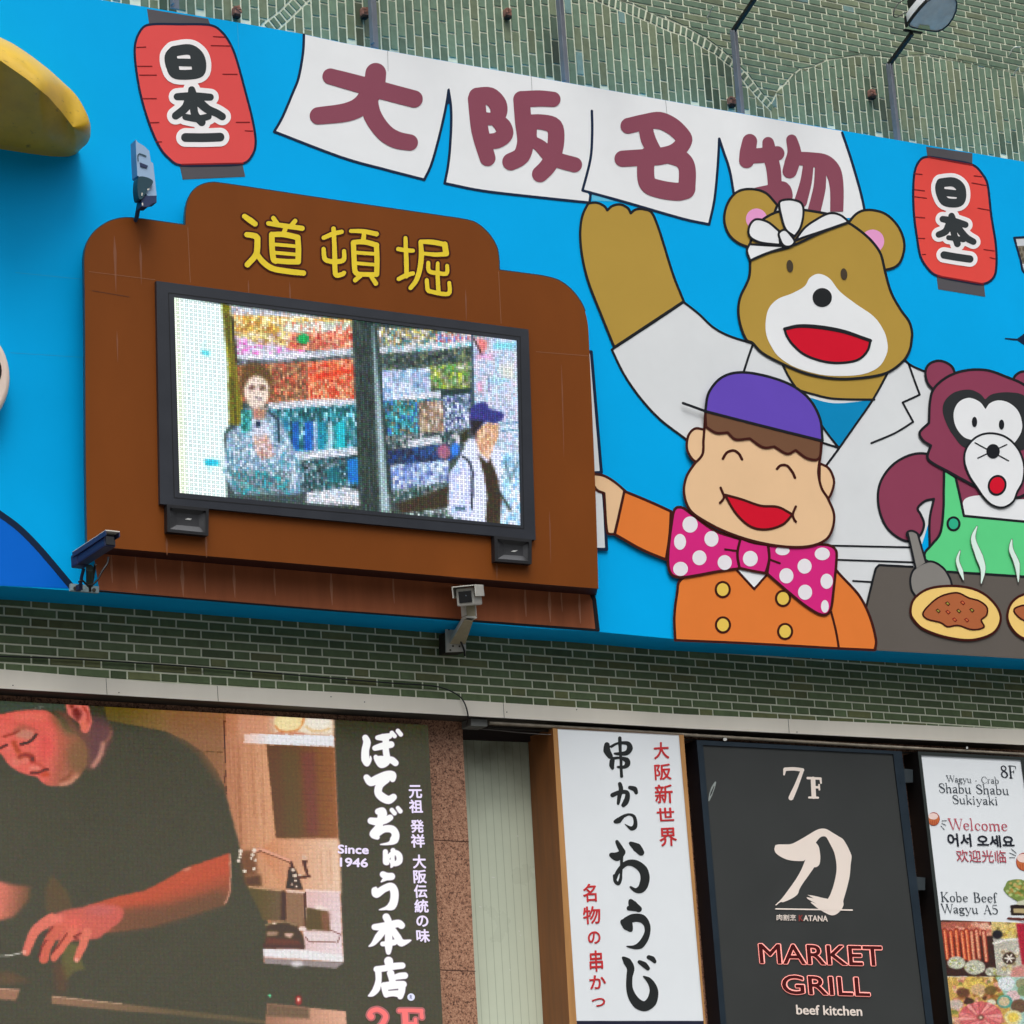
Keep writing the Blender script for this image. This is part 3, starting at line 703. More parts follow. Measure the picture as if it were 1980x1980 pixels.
for e_, ins in (([(535, 1160, 1), (470, 1092), (390, 1070), (310, 1085), (255, 1150), (235, 1240), (258, 1320), (310, 1372), (375, 1400, 1), (470, 1330)], ell(418, 1240, 60, 60)),
                ([(930, 1270, 1), (990, 1205), (1060, 1188), (1150, 1212), (1222, 1285), (1255, 1380), (1238, 1470), (1200, 1512), (1135, 1530, 1), (1050, 1400)], ell(1075, 1365, 66, 66))):
    shape(pm, P3(e_), LY(3), FUR, BLK, 2.4); fill(pm, P3(ins), LY(3.3), PINK)
pm.build('painted_ear', BEAR)
pm = PM()
head = P3([(400, 1330), (440, 1255), (520, 1205), (600, 1188), (680, 1188), (780, 1203), (860, 1222), (940, 1262), (1010, 1310), (1075, 1370), (1122, 1440), (1148, 1545), (1180, 1655), (1232, 1750), (1282, 1820), (1298, 1880)]) + P6([(1296, -10), (1285, 50), (1245, 115), (1150, 180), (1000, 208), (850, 210), (700, 182), (560, 125), (450, 65), (395, 8)]) + P3([(362, 1925), (330, 1850), (315, 1765), (325, 1685), (360, 1610), (378, 1560), (382, 1480), (378, 1400)])
shape(pm, head, LY(4), FUR, BLK, 2.5)
muz = P3([(770, 1550), (830, 1575), (890, 1650), (980, 1720), (1080, 1790), (1135, 1865), (1158, 1935)]) + P6([(1155, 70), (1110, 145), (1020, 186), (900, 196), (780, 188), (640, 148), (545, 88), (500, 25)]) + P3([(474, 1895), (470, 1820), (488, 1745), (540, 1692), (620, 1660), (690, 1620), (720, 1572)])
shape(pm, muz, LY(5), WHT)
mo = P3([(577, 1860, 1), (660, 1842), (780, 1848), (920, 1875), (1063, 1928, 1)]) + P6([(1045, 55), (990, 105), (890, 122), (790, 112), (690, 75), (625, 20), (590, -30)])
shape(pm, mo, LY(5.8), MRED, BLK, 2.4)
tl = P3([(577, 1862), (660, 1846), (780, 1854), (920, 1880), (1063, 1928)])
stroke(pm, [[(p[0], p[1], 3.2) for p in curve(tl, False)]], LY(6.8), BLK)
fill(pm, P3(ell(790, 1684, 55, 54)), LY(6.2), NOSE)
for e_ in ((607, 1506, 19, 35), (913, 1551, 19, 33)): fill(pm, P3(ell(*e_, rot=-.1)), LY(6.2), mat('eye_dark', S(62, 48, 26), var=0))
pm.build('painted_head', BEAR)
pm = PM()
shape(pm, P3([(382, 1474, 1), (364, 1420), (378, 1382, 1), (470, 1388), (560, 1392, 1), (600, 1402, 1), (480, 1432)]), LY(6.4), WHT, BLK, 2.2)
shape(pm, P3([(636, 1362, 1), (690, 1290), (760, 1240), (830, 1207), (890, 1216), (942, 1256, 1), (800, 1305), (700, 1338)]), LY(6.4), WHT, BLK, 2.2)
stroke(pm, [[(p[0], p[1], 2.3) for p in curve(P3([(384, 1474), (500, 1425), (640, 1382), (780, 1318), (940, 1258)]), False)]], LY(7.2), BLK)
shape(pm, P3([(546, 1152), (565, 1133), (620, 1130), (672, 1150), (684, 1205), (668, 1285), (634, 1338, 1), (585, 1300), (560, 1230)]), LY(7.6), WHT, BLK, 2.2)
shape(pm, P3([(545, 1306, 1), (480, 1255), (412, 1242), (376, 1285), (380, 1338), (440, 1372), (552, 1386, 1)]), LY(7.6), WHT, BLK, 2.2)
shape(pm, P3([(545, 1318), (578, 1300), (612, 1330), (634, 1368), (610, 1394), (572, 1390), (550, 1352)]), LY(8.8), WHT, BLK, 2.2)
pm.build('painted_headband', BEAR)

# boy ----------------------------------------------------------------
pm = PM()
jac = P6([(-5, 1345), (-32, 1430), (-47, 1560), (-42, 1692, 1), (300, 1706), (600, 1722), (880, 1738), (1088, 1748, 1), (1094, 1690), (1060, 1560), (1000, 1440), (900, 1330), (820, 1240, 1), (300, 1180, 1)])
shape(pm, jac, LY(9.6), ORG, DBR, 2.5)
stroke(pm, [[(p[0], p[1], 2.2) for p in curve(P6([(840, 1530), (868, 1640), (884, 1736)]), False)]], LY(10.6), DBR)
shape(pm, P6([(290, 1270, 1), (480, 1300, 1), (476, 1322, 1), (405, 1402, 1), (310, 1298, 1)]), LY(10.4), WHT, DBR, 2.2)
for e_ in ((227, 1405), (568, 1455), (228, 1605), (580, 1642)):
    fill(pm, P6(ell(*e_, 46, 49)), LY(10.8), DBR); fill(pm, P6(ell(*e_, 33, 36)), LY(11.4), BTN)
BOY = pm.build('painted_boy', MURAL); tag(BOY, 'laughing boy in a purple cap and orange jacket')
pm = PM()
for e_ in ([(1380, 60, 1), (1415, 60, 1), (1430, 240), (1472, 742, 1), (1400, 746, 1)], [(1400, 830, 1), (1445, 838), (1482, 858), (1502, 1178, 1), (1400, 1175, 1)]): shape(pm, P5(e_), LY(9), OFFW, NAVY, 3.0)
shape(pm, P5([(1400, 748, 1), (1440, 752), (1490, 762), (1550, 798), (1608, 848, 1), (1578, 960), (1546, 1092, 1), (1505, 1080), (1488, 860, 1), (1440, 834)]), LY(10.2), SKIN, DBR, 2.5)
shape(pm, P5([(1602, 848, 1), (1740, 905), (1866, 962, 1), (1858, 1100), (1838, 1236, 1), (1700, 1178), (1548, 1092, 1), (1575, 970)]), LY(11.2), ORG, DBR, 2.6)
pm.build('painted_arm', BOY)
pm = PM()
dots = [(42, 1037, 43, 46), (163, 1118, 40, 44), (95, 1225, 40, 42), (238, 1252, 40, 42), (-15, 1135, 34, 45), (-12, 1288, 42, 40), (565, 1185, 40, 26), (790, 1203, 43, 36), (690, 1273, 40, 42), (587, 1327, 40, 43), (815, 1358, 35, 43), (693, 1420, 40, 43), (805, 1500, 22, 36)]
lw = [(0, 942), (-40, 945), (-56, 990), (-82, 1200), (-74, 1300), (-30, 1335), (60, 1328), (200, 1302), (325, 1285, 1), (325, 1120, 1), (180, 1070), (60, 985)]
rw = [(485, 1155, 1), (600, 1150), (800, 1150), (852, 1165), (872, 1205), (855, 1400), (835, 1525), (785, 1547), (700, 1500), (600, 1420), (478, 1315, 1), (490, 1230)]
shape(pm, P6(lw), LY(12.4), BOW, DBR, 2.6); shape(pm, P6(rw), LY(12.4), BOW, DBR, 2.6)
for d in dots: fill(pm, P6(ell(*d)), LY(13.0), DOT)
shape(pm, P6([(328, 1115, 1), (400, 1140), (482, 1152, 1), (490, 1230), (470, 1312, 1), (400, 1300), (322, 1283, 1), (310, 1200)]), LY(13.8), BOW, DBR, 2.5)
fill(pm, P6(ell(383, 1230, 42, 44)), LY(14.4), DOT)
stroke(pm, [[tuple(p) + (1.9,) for p in P6(s)] for s in ([(240, 1177), (305, 1186)], [(492, 1234), (550, 1256)])], LY(13.6), DBR)
pm.build('painted_bow_tie', BOY)
pm = PM()
for e_ in ([(125, 500, 1), (70, 494), (32, 535), (25, 610), (60, 672), (110, 690, 1)], [(775, 690, 1), (828, 720), (857, 790), (842, 858), (818, 888), (775, 850, 1)]): shape(pm, P6(e_), LY(14.6), SKIN, DBR, 2.4)
face = P6([(128, 400, 1), (124, 480), (118, 560), (112, 640), (62, 700), (20, 770), (8, 860), (42, 955), (130, 1020), (250, 1080), (400, 1130), (560, 1160), (700, 1162), (800, 1130), (845, 1070), (857, 980), (822, 890), (786, 830), (768, 740), (780, 650), (790, 540, 1), (450, 470, 1)])
shape(pm, face, LY(15.4), SKIN, DBR, 2.5)
stroke(pm, [[(p[0], p[1], 2.6) for p in curve(P6(s), False)] for s in ([(228, 664), (250, 630), (288, 618), (318, 636), (336, 668)], [(534, 722), (556, 702), (590, 704), (620, 738), (636, 772)])], LY(16.4), DBR)
shape(pm, P6([(238, 868, 1), (330, 893), (440, 930), (540, 938), (622, 980, 1), (565, 1038), (470, 1065), (380, 1046), (300, 972)]), LY(16.4), MRED, DBR, 2.4)
stroke(pm, [[(p[0], p[1], 2.3) for p in curve(P6(s), False)] for s in ([(215, 828), (232, 870), (232, 890), (212, 914)], [(641, 935), (624, 975), (628, 1000), (641, 1021)])], LY(17.4), DBR)
pm.build('painted_head', BOY)
pm = PM()
shape(pm, P6([(128, 395, 1), (450, 480, 1), (785, 565, 1), (772, 662), (705, 662), (640, 616, 1), (590, 636), (520, 596, 1), (455, 600), (380, 550, 1), (300, 555), (255, 516, 1), (190, 518), (132, 484, 1)]), LY(18), HAIR, DBR, 2.4)
pm.build('painted_hair', BOY)
pm = PM()
shape(pm, P6([(128, 395, 1), (148, 290), (220, 205), (330, 175), (480, 198), (620, 250), (720, 330), (778, 440), (792, 563, 1), (450, 478)]), LY(19), CAP, BLK, 2.5)
stroke(pm, [[tuple(p) + (2.6,) for p in P6([(2, 350), (130, 396)])]], LY(20), BLK)
pm.build('painted_cap', BOY)

# raccoon ------------------------------------------------------------
pm = PM()
body = P6([(1400, 640), (1300, 640), (1200, 690), (1130, 775), (1105, 870), (1120, 980), (1170, 1072), (1262, 1130), (1335, 1108), (1366, 1040), (1348, 982), (1330, 945), (1370, 905), (1422, 892, 1), (1398, 1010), (1398, 1160, 1), (1480, 1200, 1), (2080, 1250, 1), (2080, 700, 1), (1600, 700, 1)])
shape(pm, body, LY(2.6), PLUM, BLK, 2.4)
shape(pm, P6([(1585, 960, 1), (1595, 895), (1680, 872), (1850, 890), (2080, 900, 1), (2080, 1060, 1), (1590, 1010, 1)]), LY(3.6), WHT)
RAC = pm.build('painted_raccoon', MURAL); tag(RAC, 'plum raccoon in a green apron holding a spatula')
pm = PM()
apr = P6([(1480, 728, 1), (1545, 770, 1), (1570, 880), (1592, 988, 1), (1740, 1002), (1932, 1020), (2080, 1030, 1), (2080, 1340, 1), (1500, 1310, 1), (1372, 1236, 1), (1372, 1195), (1415, 1145), (1460, 1080), (1476, 950), (1478, 850)])
shape(pm, apr, LY(4.4), GRN, BLK, 2.4)
fill(pm, P6(ell(1533, 1033, 40, 43)), LY(5.4), BLK); fill(pm, P6(ell(1533, 1033, 27, 30)), LY(6), TEAL)
pm.build('painted_apron', RAC)
pm = PM()
for e_ in ([(1425, 280, 1), (1386, 235), (1374, 170), (1400, 125), (1458, 110), (1520, 138), (1545, 190, 1)], [(1870, 240, 1), (1882, 195), (1932, 170), (2000, 200), (2000, 300, 1)]): shape(pm, P6(e_), LY(5), PLUM, BLK, 2.4)
hd = P6([(1424, 265), (1500, 200), (1600, 165), (1720, 163), (1830, 200), (1932, 245), (2040, 330), (2090, 500), (2060, 720), (1932, 870), (1800, 880), (1680, 832), (1590, 785), (1500, 735), (1420, 692), (1385, 655), (1405, 590, 1), (1360, 560), (1342, 515), (1394, 462, 1), (1400, 340)])
shape(pm, hd, LY(6), PLUM, BLK, 2.5)
shape(pm, P6([(1476, 420), (1480, 345), (1535, 290), (1620, 273), (1680, 295), (1712, 328, 1), (1755, 298), (1850, 288), (1940, 312), (2020, 420), (1990, 560), (1900, 620), (1620, 610), (1530, 530)]), LY(7), MASK)
shape(pm, P6([(1714, 384, 1), (1680, 342), (1620, 320), (1562, 345), (1534, 405), (1545, 480), (1590, 540), (1650, 560), (1760, 575), (1850, 590), (1900, 545), (1922, 480), (1902, 400), (1850, 350), (1790, 334), (1740, 350)]), LY(7.8), WHT)
shape(pm, P6([(1740, 520), (1830, 542), (1900, 610), (1932, 700), (1926, 790), (1895, 850), (1870, 908), (1812, 940), (1750, 925), (1702, 880), (1668, 830), (1622, 760), (1595, 680), (1606, 605), (1662, 542)]), LY(8.6), WHT, BLK, 2.0)
for e_ in ((1652, 456, 15, 29), (1805, 471, 15, 28)): fill(pm, P6(ell(*e_)), LY(9.4), BLK)
stroke(pm, [[tuple(p) + (1.2,) for p in P6(s)] for s in ([(1655, 574), (1845, 676)], [(1670, 661), (1835, 584)])], LY(9.6), BLK, step=.8)
fill(pm, P6(ell(1757, 622, 38, 41)), LY(10.2), BLK)
fill(pm, P6(ell(1780, 815, 53, 60, rot=.3)), LY(9.6), BLK); fill(pm, P6(ell(1780, 815, 41, 47, rot=.3)), LY(10.2), MRED)
pm.build('painted_head', RAC)
pm = PM()
grid_ = P6([(1112, 1266, 1), (1300, 1276, 1), (1500, 1304, 1), (2090, 1340, 1), (2090, 1806, 1), (1092, 1749, 1), (1098, 1700), (1070, 1580), (1045, 1510), (1060, 1420), (1095, 1285)])
shape(pm, grid_, LY(6.6), GRID)
stroke(pm, [[(p[0], p[1], 2.2) for p in curve(P6([(1040, 1500), (1062, 1410), (1092, 1290), (1112, 1266, 1), (1300, 1276)]), False)], [tuple(p) + (2.4,) for p in P6([(1500, 1304), (2090, 1342)])]], LY(7.4), BLK)
pm.build('painted_griddle', MURAL)
pm = PM()
shape(pm, P6([(1290, 1335), (1318, 1282), (1400, 1245), (1470, 1278), (1510, 1335), (1526, 1385, 1), (1420, 1400), (1320, 1446, 1), (1294, 1400)]), LY(8.2), SPAT, BLK, 2.0)
shape(pm, P6([(1275, 1088), (1300, 1078), (1330, 1092), (1375, 1250, 1), (1322, 1285, 1)]), LY(9.4), SPAT)
stroke(pm, [[tuple(p) + (2.0,) for p in P6([(1275, 1088), (1318, 1280)])], [tuple(p) + (2.0,) for p in P6([(1332, 1094), (1376, 1246)])], [(p[0], p[1], 2.0) for p in curve(P6([(1268, 1100), (1272, 1080), (1298, 1072), (1330, 1088), (1338, 1110)]), False)]], LY(10), BLK)
pm.build('painted_spatula', RAC)
for (out, sau, dia) in (
  ([(1290, 1530), (1312, 1455), (1400, 1398), (1550, 1385), (1680, 1415), (1770, 1490), (1800, 1572), (1758, 1650), (1640, 1690), (1500, 1676), (1370, 1632), (1312, 1582)],
   [(1360, 1540), (1398, 1490), (1448, 1450), (1500, 1430), (1560, 1424), (1620, 1452), (1680, 1470), (1722, 1505), (1720, 1550), (1690, 1578), (1705, 1618), (1640, 1632), (1560, 1608), (1500, 1615), (1460, 1592), (1385, 1572)],
   [(1500, 1485, 0), (1585, 1480, 1), (1446, 1526, 0), (1502, 1533, 1), (1563, 1527, 0), (1637, 1522, 0), (1540, 1576, 1), (1608, 1578, 1)]),
  ([(1838, 1560), (1862, 1480), (1932, 1432), (2090, 1400), (2090, 1730), (1932, 1682), (1868, 1632)], [(1875, 1525), (1915, 1497), (2090, 1480), (2090, 1620), (1932, 1580)], [])):
    pm = PM(); shape(pm, P6(out), LY(11), PAN, DBR, 2.3); shape(pm, P6(sau), LY(12), SAU, DBR, 1.6)
    for (x, y, r) in dia:
        fill(pm, P6([(x-15, y-5), (x-2, y-14), (x+15, y+2), (x+3, y+13)]), LY(13), DBR if r == 0 else TICK); fill(pm, P6([(x-9, y-3), (x-1, y-8), (x+9, y+1), (x+2, y+7)]), LY(13.5), paint('herb_olive', 150, 140, 60) if r == 0 else paint('herb_rust', 196, 100, 60))
    pm.build('painted_pancake', MURAL)
pm = PM()
stm = rs(P6, [[(1570, 1185, 2), (1556, 1240, 9), (1575, 1300, 12), (1590, 1350, 2)], [(1666, 1048, 2), (1645, 1120, 13), (1680, 1220, 20), (1700, 1290, 14), (1690, 1370, 2)], [(1863, 1122, 2), (1860, 1180, 12), (1892, 1260, 15), (1900, 1360, 2)]])
stroke(pm, stm, LY(13.8), GRID, grow=.9, step=.8); stroke(pm, stm, LY(14.4), STEAM, step=.8)
pm.build('painted_steam', MURAL)
# pieces cut by the right edge of the picture
ZR = crop(1880, 400, 100/644)
pm = PM()
shape(pm, ZR([(522, 385, 1), (700, 372, 1), (760, 820, 1), (640, 812), (600, 660)]), LY(1), paint('cup_grey', 126, 118, 102), NAVY, 2.0)
fill(pm, ZR([(545, 402), (700, 395), (710, 480), (562, 488)]), LY(2), paint('cup_pale', 196, 200, 204)); fill(pm, ZR([(622, 712), (740, 700), (752, 800), (650, 800)]), LY(2), paint('cup_pale', 196, 200, 204))
for (x, y) in ((590, 530), (640, 520), (690, 515), (615, 600), (665, 590), (635, 660)): fill(pm, ZR(ell(x, y, 16, 26)), LY(2), paint('cup_shade', 92, 84, 70))
pm.build('painted_bowl', MURAL)
pm = PM()
stroke(pm, rs(ZR, [[(412, 1640, 8), (560, 1652, 12), (700, 1640, 90)], [(560, 1655, 8), (700, 1690, 60)]]), LY(1), NAVY)
pm.build('painted_fish', MURAL)
# ================================================================== SCREEN CABINET
CABB = paint('cabinet_brown', 118, 62, 18, k=1.0, var=.10, scale=1.3, streak=(1.2, 1.2, .6), rough=.5, spec=.12)
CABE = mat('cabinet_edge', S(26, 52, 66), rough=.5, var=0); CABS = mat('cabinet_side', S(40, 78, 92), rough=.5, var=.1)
BEZ = mat('bezel_black', S(40, 43, 50), rough=.35, var=.12, scale=4, spec=.5); BEZ2 = mat('bezel_inner', S(14, 15, 18), rough=.5, var=0)
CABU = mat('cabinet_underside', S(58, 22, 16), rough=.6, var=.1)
YP = MUR - .20
cab = [(168.5, 1054, 1), (166, 900), (164.7, 660), (163.6, 530), (163.4, 497), (167.7, 473), (179.5, 452), (199.4, 435), (224, 424.3), (255, 421.8), (340, 433), (358.7, 435.5, 1), (360, 403), (367, 379), (379, 364), (396, 355.5), (420, 353.6), (660, 389.5), (860, 418.8), (892, 423.6), (919.6, 431), (943.5, 451), (959, 475), (963.8, 497), (965, 522.5, 1), (1030, 531), (1052.9, 534.6), (1081, 543), (1107.5, 563.5), (1128, 594), (1136.5, 627), (1139, 665), (1145, 796.6), (1152, 967.5), (1157, 1138, 1), (1040, 1129), (660, 1097), (222, 1060)]
cabc = curve(cab, True, 5)
c0 = U(660, 1097, YP)
CABT = thing('screen_cabinet', 'brown stepped cabinet with yellow lettering holding a video screen', 'screen cabinet', Vector((c0.x, YP, c0.z)))
pm = PM()
fill(pm, cabc, YP, CABB)
V3 = [U(p[0], p[1], YP) for p in cabc]
def back_of(p): return U(p[0] - 4.2, p[1] + (13 if p[1] > 1040 else 3.5), MUR - .003)      # the cabinet narrows towards the board
for i in range(len(V3)):
    a, b = V3[i], V3[(i+1) % len(V3)]
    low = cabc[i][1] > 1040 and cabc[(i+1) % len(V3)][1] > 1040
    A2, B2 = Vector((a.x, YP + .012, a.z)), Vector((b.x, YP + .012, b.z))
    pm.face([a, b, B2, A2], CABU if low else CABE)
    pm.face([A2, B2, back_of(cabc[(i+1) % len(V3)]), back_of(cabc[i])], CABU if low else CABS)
# thin dark line round the upper outline: edge shading put in as colour
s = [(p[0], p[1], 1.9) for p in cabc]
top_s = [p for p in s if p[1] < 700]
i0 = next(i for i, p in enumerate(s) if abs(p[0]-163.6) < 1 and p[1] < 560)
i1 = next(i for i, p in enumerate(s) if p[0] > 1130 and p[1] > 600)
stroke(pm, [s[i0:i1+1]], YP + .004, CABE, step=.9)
# pale rain streaks and dust
DRP = mat('cabinet_streak', S(124, 72, 40), rough=.6, var=.1)
for (x, y0, l, w) in ((221, 455, 110, 3.0), (271, 470, 80, 2.6), (226, 640, 60, 1.5), (480, 540, 40, 1.2), (560, 545, 55, 1.6), (900, 560, 60, 1.6), (1085, 700, 190, 1.2), (322, 1040, 34, 2.4), (398, 1035, 44, 2.6), (960, 1085, 36, 2.2), (1062, 985, 110, 1.2)):
    stroke(pm, [[(x, y0, .2), (x + l*.012, y0 + l*.3, w), (x + l*.03, y0 + l, .3)]], YP - .0008, DRP, step=.8)
JN = mat('cabinet_seam', S(140, 92, 60), rough=.6, var=0); JD = mat('cabinet_scratch', S(70, 36, 18), rough=.7, var=0)
for (l, m_) in (([(172, 525), (300, 541)], JN), ([(363, 440), (368, 546)], JN), ([(964, 525), (969, 625)], JN), ([(1036, 680), (1137, 688)], JN), ([(178, 562), (250, 574)], JD)):
    stroke(pm, [[(p[0], p[1], .45) for p in l]], YP - .0012, m_, step=.6)
pm.build('cabinet_body', CABT)
# bezel and screen
O4 = [(302.3, 543), (1022, 637), (1035.8, 1044), (309.8, 974.3)]
I4 = [(336.6, 573.5), (1001, 657.5), (1008.5, 1016), (347.5, 953)]
pm = PM(); YB = YP - .03
for i in range(4):
    j = (i+1) % 4
    fill(pm, [O4[i], O4[j], I4[j], I4[i]], YB, BEZ)
    a, b = U(*O4[i], YB), U(*O4[j], YB); pm.face([a, b, Vector((b.x, YP, b.z)), Vector((a.x, YP, a.z))], BEZ)
    a, b = U(*I4[i], YB), U(*I4[j], YB); pm.face([a, b, Vector((b.x, YB + .026, b.z)), Vector((a.x, YB + .026, a.z))], BEZ2)
def lerp4(q, u, v):
    a = [q[0][k]*(1-u)*(1-v) + q[1][k]*u*(1-v) + q[2][k]*u*v + q[3][k]*(1-u)*v for k in (0, 1)]
    return a
lip = [(326, 566), (1006, 651), (1013, 1022), (337, 962)]
stroke(pm, [[(*lip[i], .8), (*lip[(i+1) % 4], .8)] for i in range(4)], YB - .0015, BEZ2, step=.8)
pm.build('bezel', CABT)

# ------------------------------------------------------------------ painter for what the screens show
class Paint:
    def __init__(s, x0, y0, x1, y1, bg, k=1.0):
        s.x0, s.y0, s.k = x0, y0, k; s.w, s.h = int((x1-x0)*k), int((y1-y0)*k)
        s.a = np.tile(np.array(bg, float), (s.h, s.w, 1))
        s.X, s.Y = np.meshgrid(x0 + (np.arange(s.w)+.5)/k, y0 + (np.arange(s.h)+.5)/k)
    def blur(s, m, sg):
        sg *= s.k
        if sg < .3: return m
        r = max(int(sg*2.2), 1); kx = np.exp(-.5*(np.arange(-r, r+1)/sg)**2); kx /= kx.sum()
        p = np.pad(m, ((0, 0), (r, r)), mode='edge'); m = sum(kx[i]*p[:, i:i+s.w] for i in range(2*r+1))
        p = np.pad(m, ((r, r), (0, 0)), mode='edge'); return sum(kx[i]*p[i:i+s.h, :] for i in range(2*r+1))
    def mask(s, pts):
        m = np.zeros((s.h, s.w), bool); n = len(pts)
        for i in range(n):
            (xa, ya), (xb, yb) = pts[i][:2], pts[(i+1) % n][:2]
            if ya == yb: continue
            c = ((ya > s.Y) != (yb > s.Y)) & (s.X < (xb-xa)*(s.Y-ya)/(yb-ya) + xa); m ^= c
        return m.astype(float)
    def apply(s, m, col, al=1.0):
        if isinstance(col, tuple) and len(col) == 4 and isinstance(col[0], tuple):       # gradient: (c0, c1, p0, p1)
            c0, c1, p0, p1 = col; d = (p1[0]-p0[0], p1[1]-p0[1]); l2 = d[0]**2 + d[1]**2
            t = np.clip(((s.X-p0[0])*d[0] + (s.Y-p0[1])*d[1]) / l2, 0, 1)[..., None]
            c = np.array(c0)*(1-t) + np.array(c1)*t
        else: c = np.array(col, float)
        m = (m*al)[..., None]; s.a = s.a*(1-m) + c*m
    def poly(s, pts, col, b=1.2, al=1.0, sm=False):
        s.apply(s.blur(s.mask(curve(pts, True, 5) if sm else pts), b), col, al)
    def ell(s, p, rx, ry, col, b=1.2, al=1.0, rot=0): s.poly(ell(p[0], p[1], rx, ry, 30, rot), col, b, al)
    def line(s, pts, col, b=1.0, al=1.0):
        pts = [p if len(p) > 2 else (*p, 2) for p in pts]; d = np.full((s.h, s.w), 1e9)
        for a, e in zip(pts[:-1], pts[1:]):
            dx, dy = e[0]-a[0], e[1]-a[1]; l2 = dx*dx+dy*dy+1e-9
            t = np.clip(((s.X-a[0])*dx + (s.Y-a[1])*dy)/l2, 0, 1)
            d = np.minimum(d, np.hypot(s.X-a[0]-t*dx, s.Y-a[1]-t*dy) - (a[2] + t*(e[2]-a[2])))
        s.apply(s.blur((d < 0).astype(float), b), col, al)
    def speckle(s, pts, cols, size, amp, b=.6, al=.9, vert=1.5, sm=False):
        amp *= .45
        """blocks of goods: random cells in the given colours"""
        m = s.blur(s.mask(pts), b)
        cw, ch = size*s.k, size*s.k*vert
        ix = (np.arange(s.w)/cw).astype(int); iy = (np.arange(s.h)/ch).astype(int)
        idx = RNG.integers(0, len(cols), (iy.max()+1, ix.max()+1)); br = RNG.normal(1, amp, (iy.max()+1, ix.max()+1)).clip(.15, 2.2)
        C = np.array(cols, float)[idx] * br[..., None]
        s.apply(m, (0, 0, 0), 0)
        mm = (m*al)[..., None]; s.a = s.a*(1-mm) + C[iy][:, ix]*mm
    def at(s, X, Y):
        i = np.clip(((X-s.x0)*s.k).astype(int), 0, s.w-1); j = np.clip(((Y-s.y0)*s.k).astype(int), 0, s.h-1)
        return s.a[j, i]
def lina(a):
    a = np.clip(a, 0, 255)/255.0
    return np.where(a <= .04045, a/12.92, ((a+.055)/1.055)**2.4)
def led_mesh(name, parent, quad, y, nx, ny, pic, m, gap=0.0, mod=None, attr='led', sub=0.0):
    """a screen made of nx * ny lamp cells on the quad"""
    us = np.linspace(0, 1, nx+1); vs = np.linspace(0, 1, ny+1)
    c = [U(*q, y) for q in quad]; C = [np.array(p) for p in c]
    def P(u, v): return (C[0]*((1-u)*(1-v))[..., None] + C[1]*(u*(1-v))[..., None] + C[2]*(u*v)[..., None] + C[3]*((1-u)*v)[..., None])
    u0, v0 = np.meshgrid(us[:-1], vs[:-1]); du, dv = 1/nx, 1/ny; g = gap/2
    cor = [P(u0+du*a, v0+dv*b) for a, b in ((g, g), (1-g, g), (1-g, 1-g), (g, 1-g))]
    V = np.stack(cor, 2).reshape(-1, 3) - np.array(WLOC[parent.name])
    n = nx*ny
    uc, vc = u0+du/2, v0+dv/2
    X = quad[0][0]*(1-uc)*(1-vc)+quad[1][0]*uc*(1-vc)+quad[2][0]*uc*vc+quad[3][0]*(1-uc)*vc
    Y = quad[0][1]*(1-uc)*(1-vc)+quad[1][1]*uc*(1-vc)+quad[2][1]*uc*vc+quad[3][1]*(1-uc)*vc
    col = pic.at(X, Y)
    if mod is not None: col = mod(col, X, Y)
    col = np.clip(lina(col) - sub, 0, 4).reshape(-1, 3)
    me = bpy.data.meshes.new(name)
    me.vertices.add(4*n); me.vertices.foreach_set('co', V.astype(np.float32).ravel())
    me.loops.add(4*n); me.loops.foreach_set('vertex_index', np.arange(4*n, dtype=np.int32))
    me.polygons.add(n); me.polygons.foreach_set('loop_start', np.arange(0, 4*n, 4, dtype=np.int32)); me.polygons.foreach_set('loop_total', np.full(n, 4, np.int32))
    me.update(); me.materials.append(m)
    ca = me.color_attributes.new(attr, 'FLOAT_COLOR', 'CORNER')
    cc = np.ones((n, 4, 4), np.float32); cc[:, :, :3] = col[:, None, :]
    ca.data.foreach_set('color', cc.ravel())
    o = bpy.data.objects.new(name, me); COL.objects.link(o)
    o.parent = parent; WLOC[o.name] = WLOC[parent.name]
    return o

# ------------------------------------------------------------------ upper screen: two people before the shelves of a shop
Q1 = crop(330, 560, 360/1932); Q2 = crop(660, 640, 380/1932)
pc = Paint(325, 560, 1020, 1030, (70, 84, 84))
def quadp(c, *p): return c(list(p))
# shelves on the left
W_ = [(225, 222, 232), (205, 214, 228), (170, 190, 205), (236, 230, 236)]
pc.speckle(quadp(Q1, (560, 150), (1900, 330), (1900, 420), (590, 270)), W_ + [(190, 160, 150)], 4, .15)
pc.speckle(quadp(Q1, (600, 255), (1820, 300), (1820, 480), (620, 440)), [(226, 190, 90), (214, 160, 70), (232, 214, 150), (190, 130, 60), (240, 230, 190)], 4, .28)
pc.speckle(quadp(Q1, (1120, 330), (1810, 320), (1820, 500), (1100, 480)), [(190, 205, 205), (225, 220, 220), (210, 130, 110), (200, 215, 190)], 4, .25)
pc.speckle(quadp(Q1, (620, 430), (1180, 430), (1180, 690), (640, 690)), [(228, 205, 120), (236, 220, 160), (190, 140, 80), (210, 190, 200)], 4, .28)
pc.speckle(quadp(Q1, (620, 470), (860, 560), (1330, 620), (1330, 740), (650, 730)), [(206, 180, 224), (186, 200, 230), (224, 210, 236), (220, 110, 200), (200, 214, 214)], 4, .2)
pc.speckle(quadp(Q1, (1170, 450), (1820, 420), (1830, 630), (1170, 630)), [(214, 106, 88), (226, 140, 110), (236, 190, 170), (190, 60, 50), (210, 150, 110)], 4, .28)
pc.ell(Q1([(1315, 510)])[0], 11, 10, (0, 165, 90), 1.5)
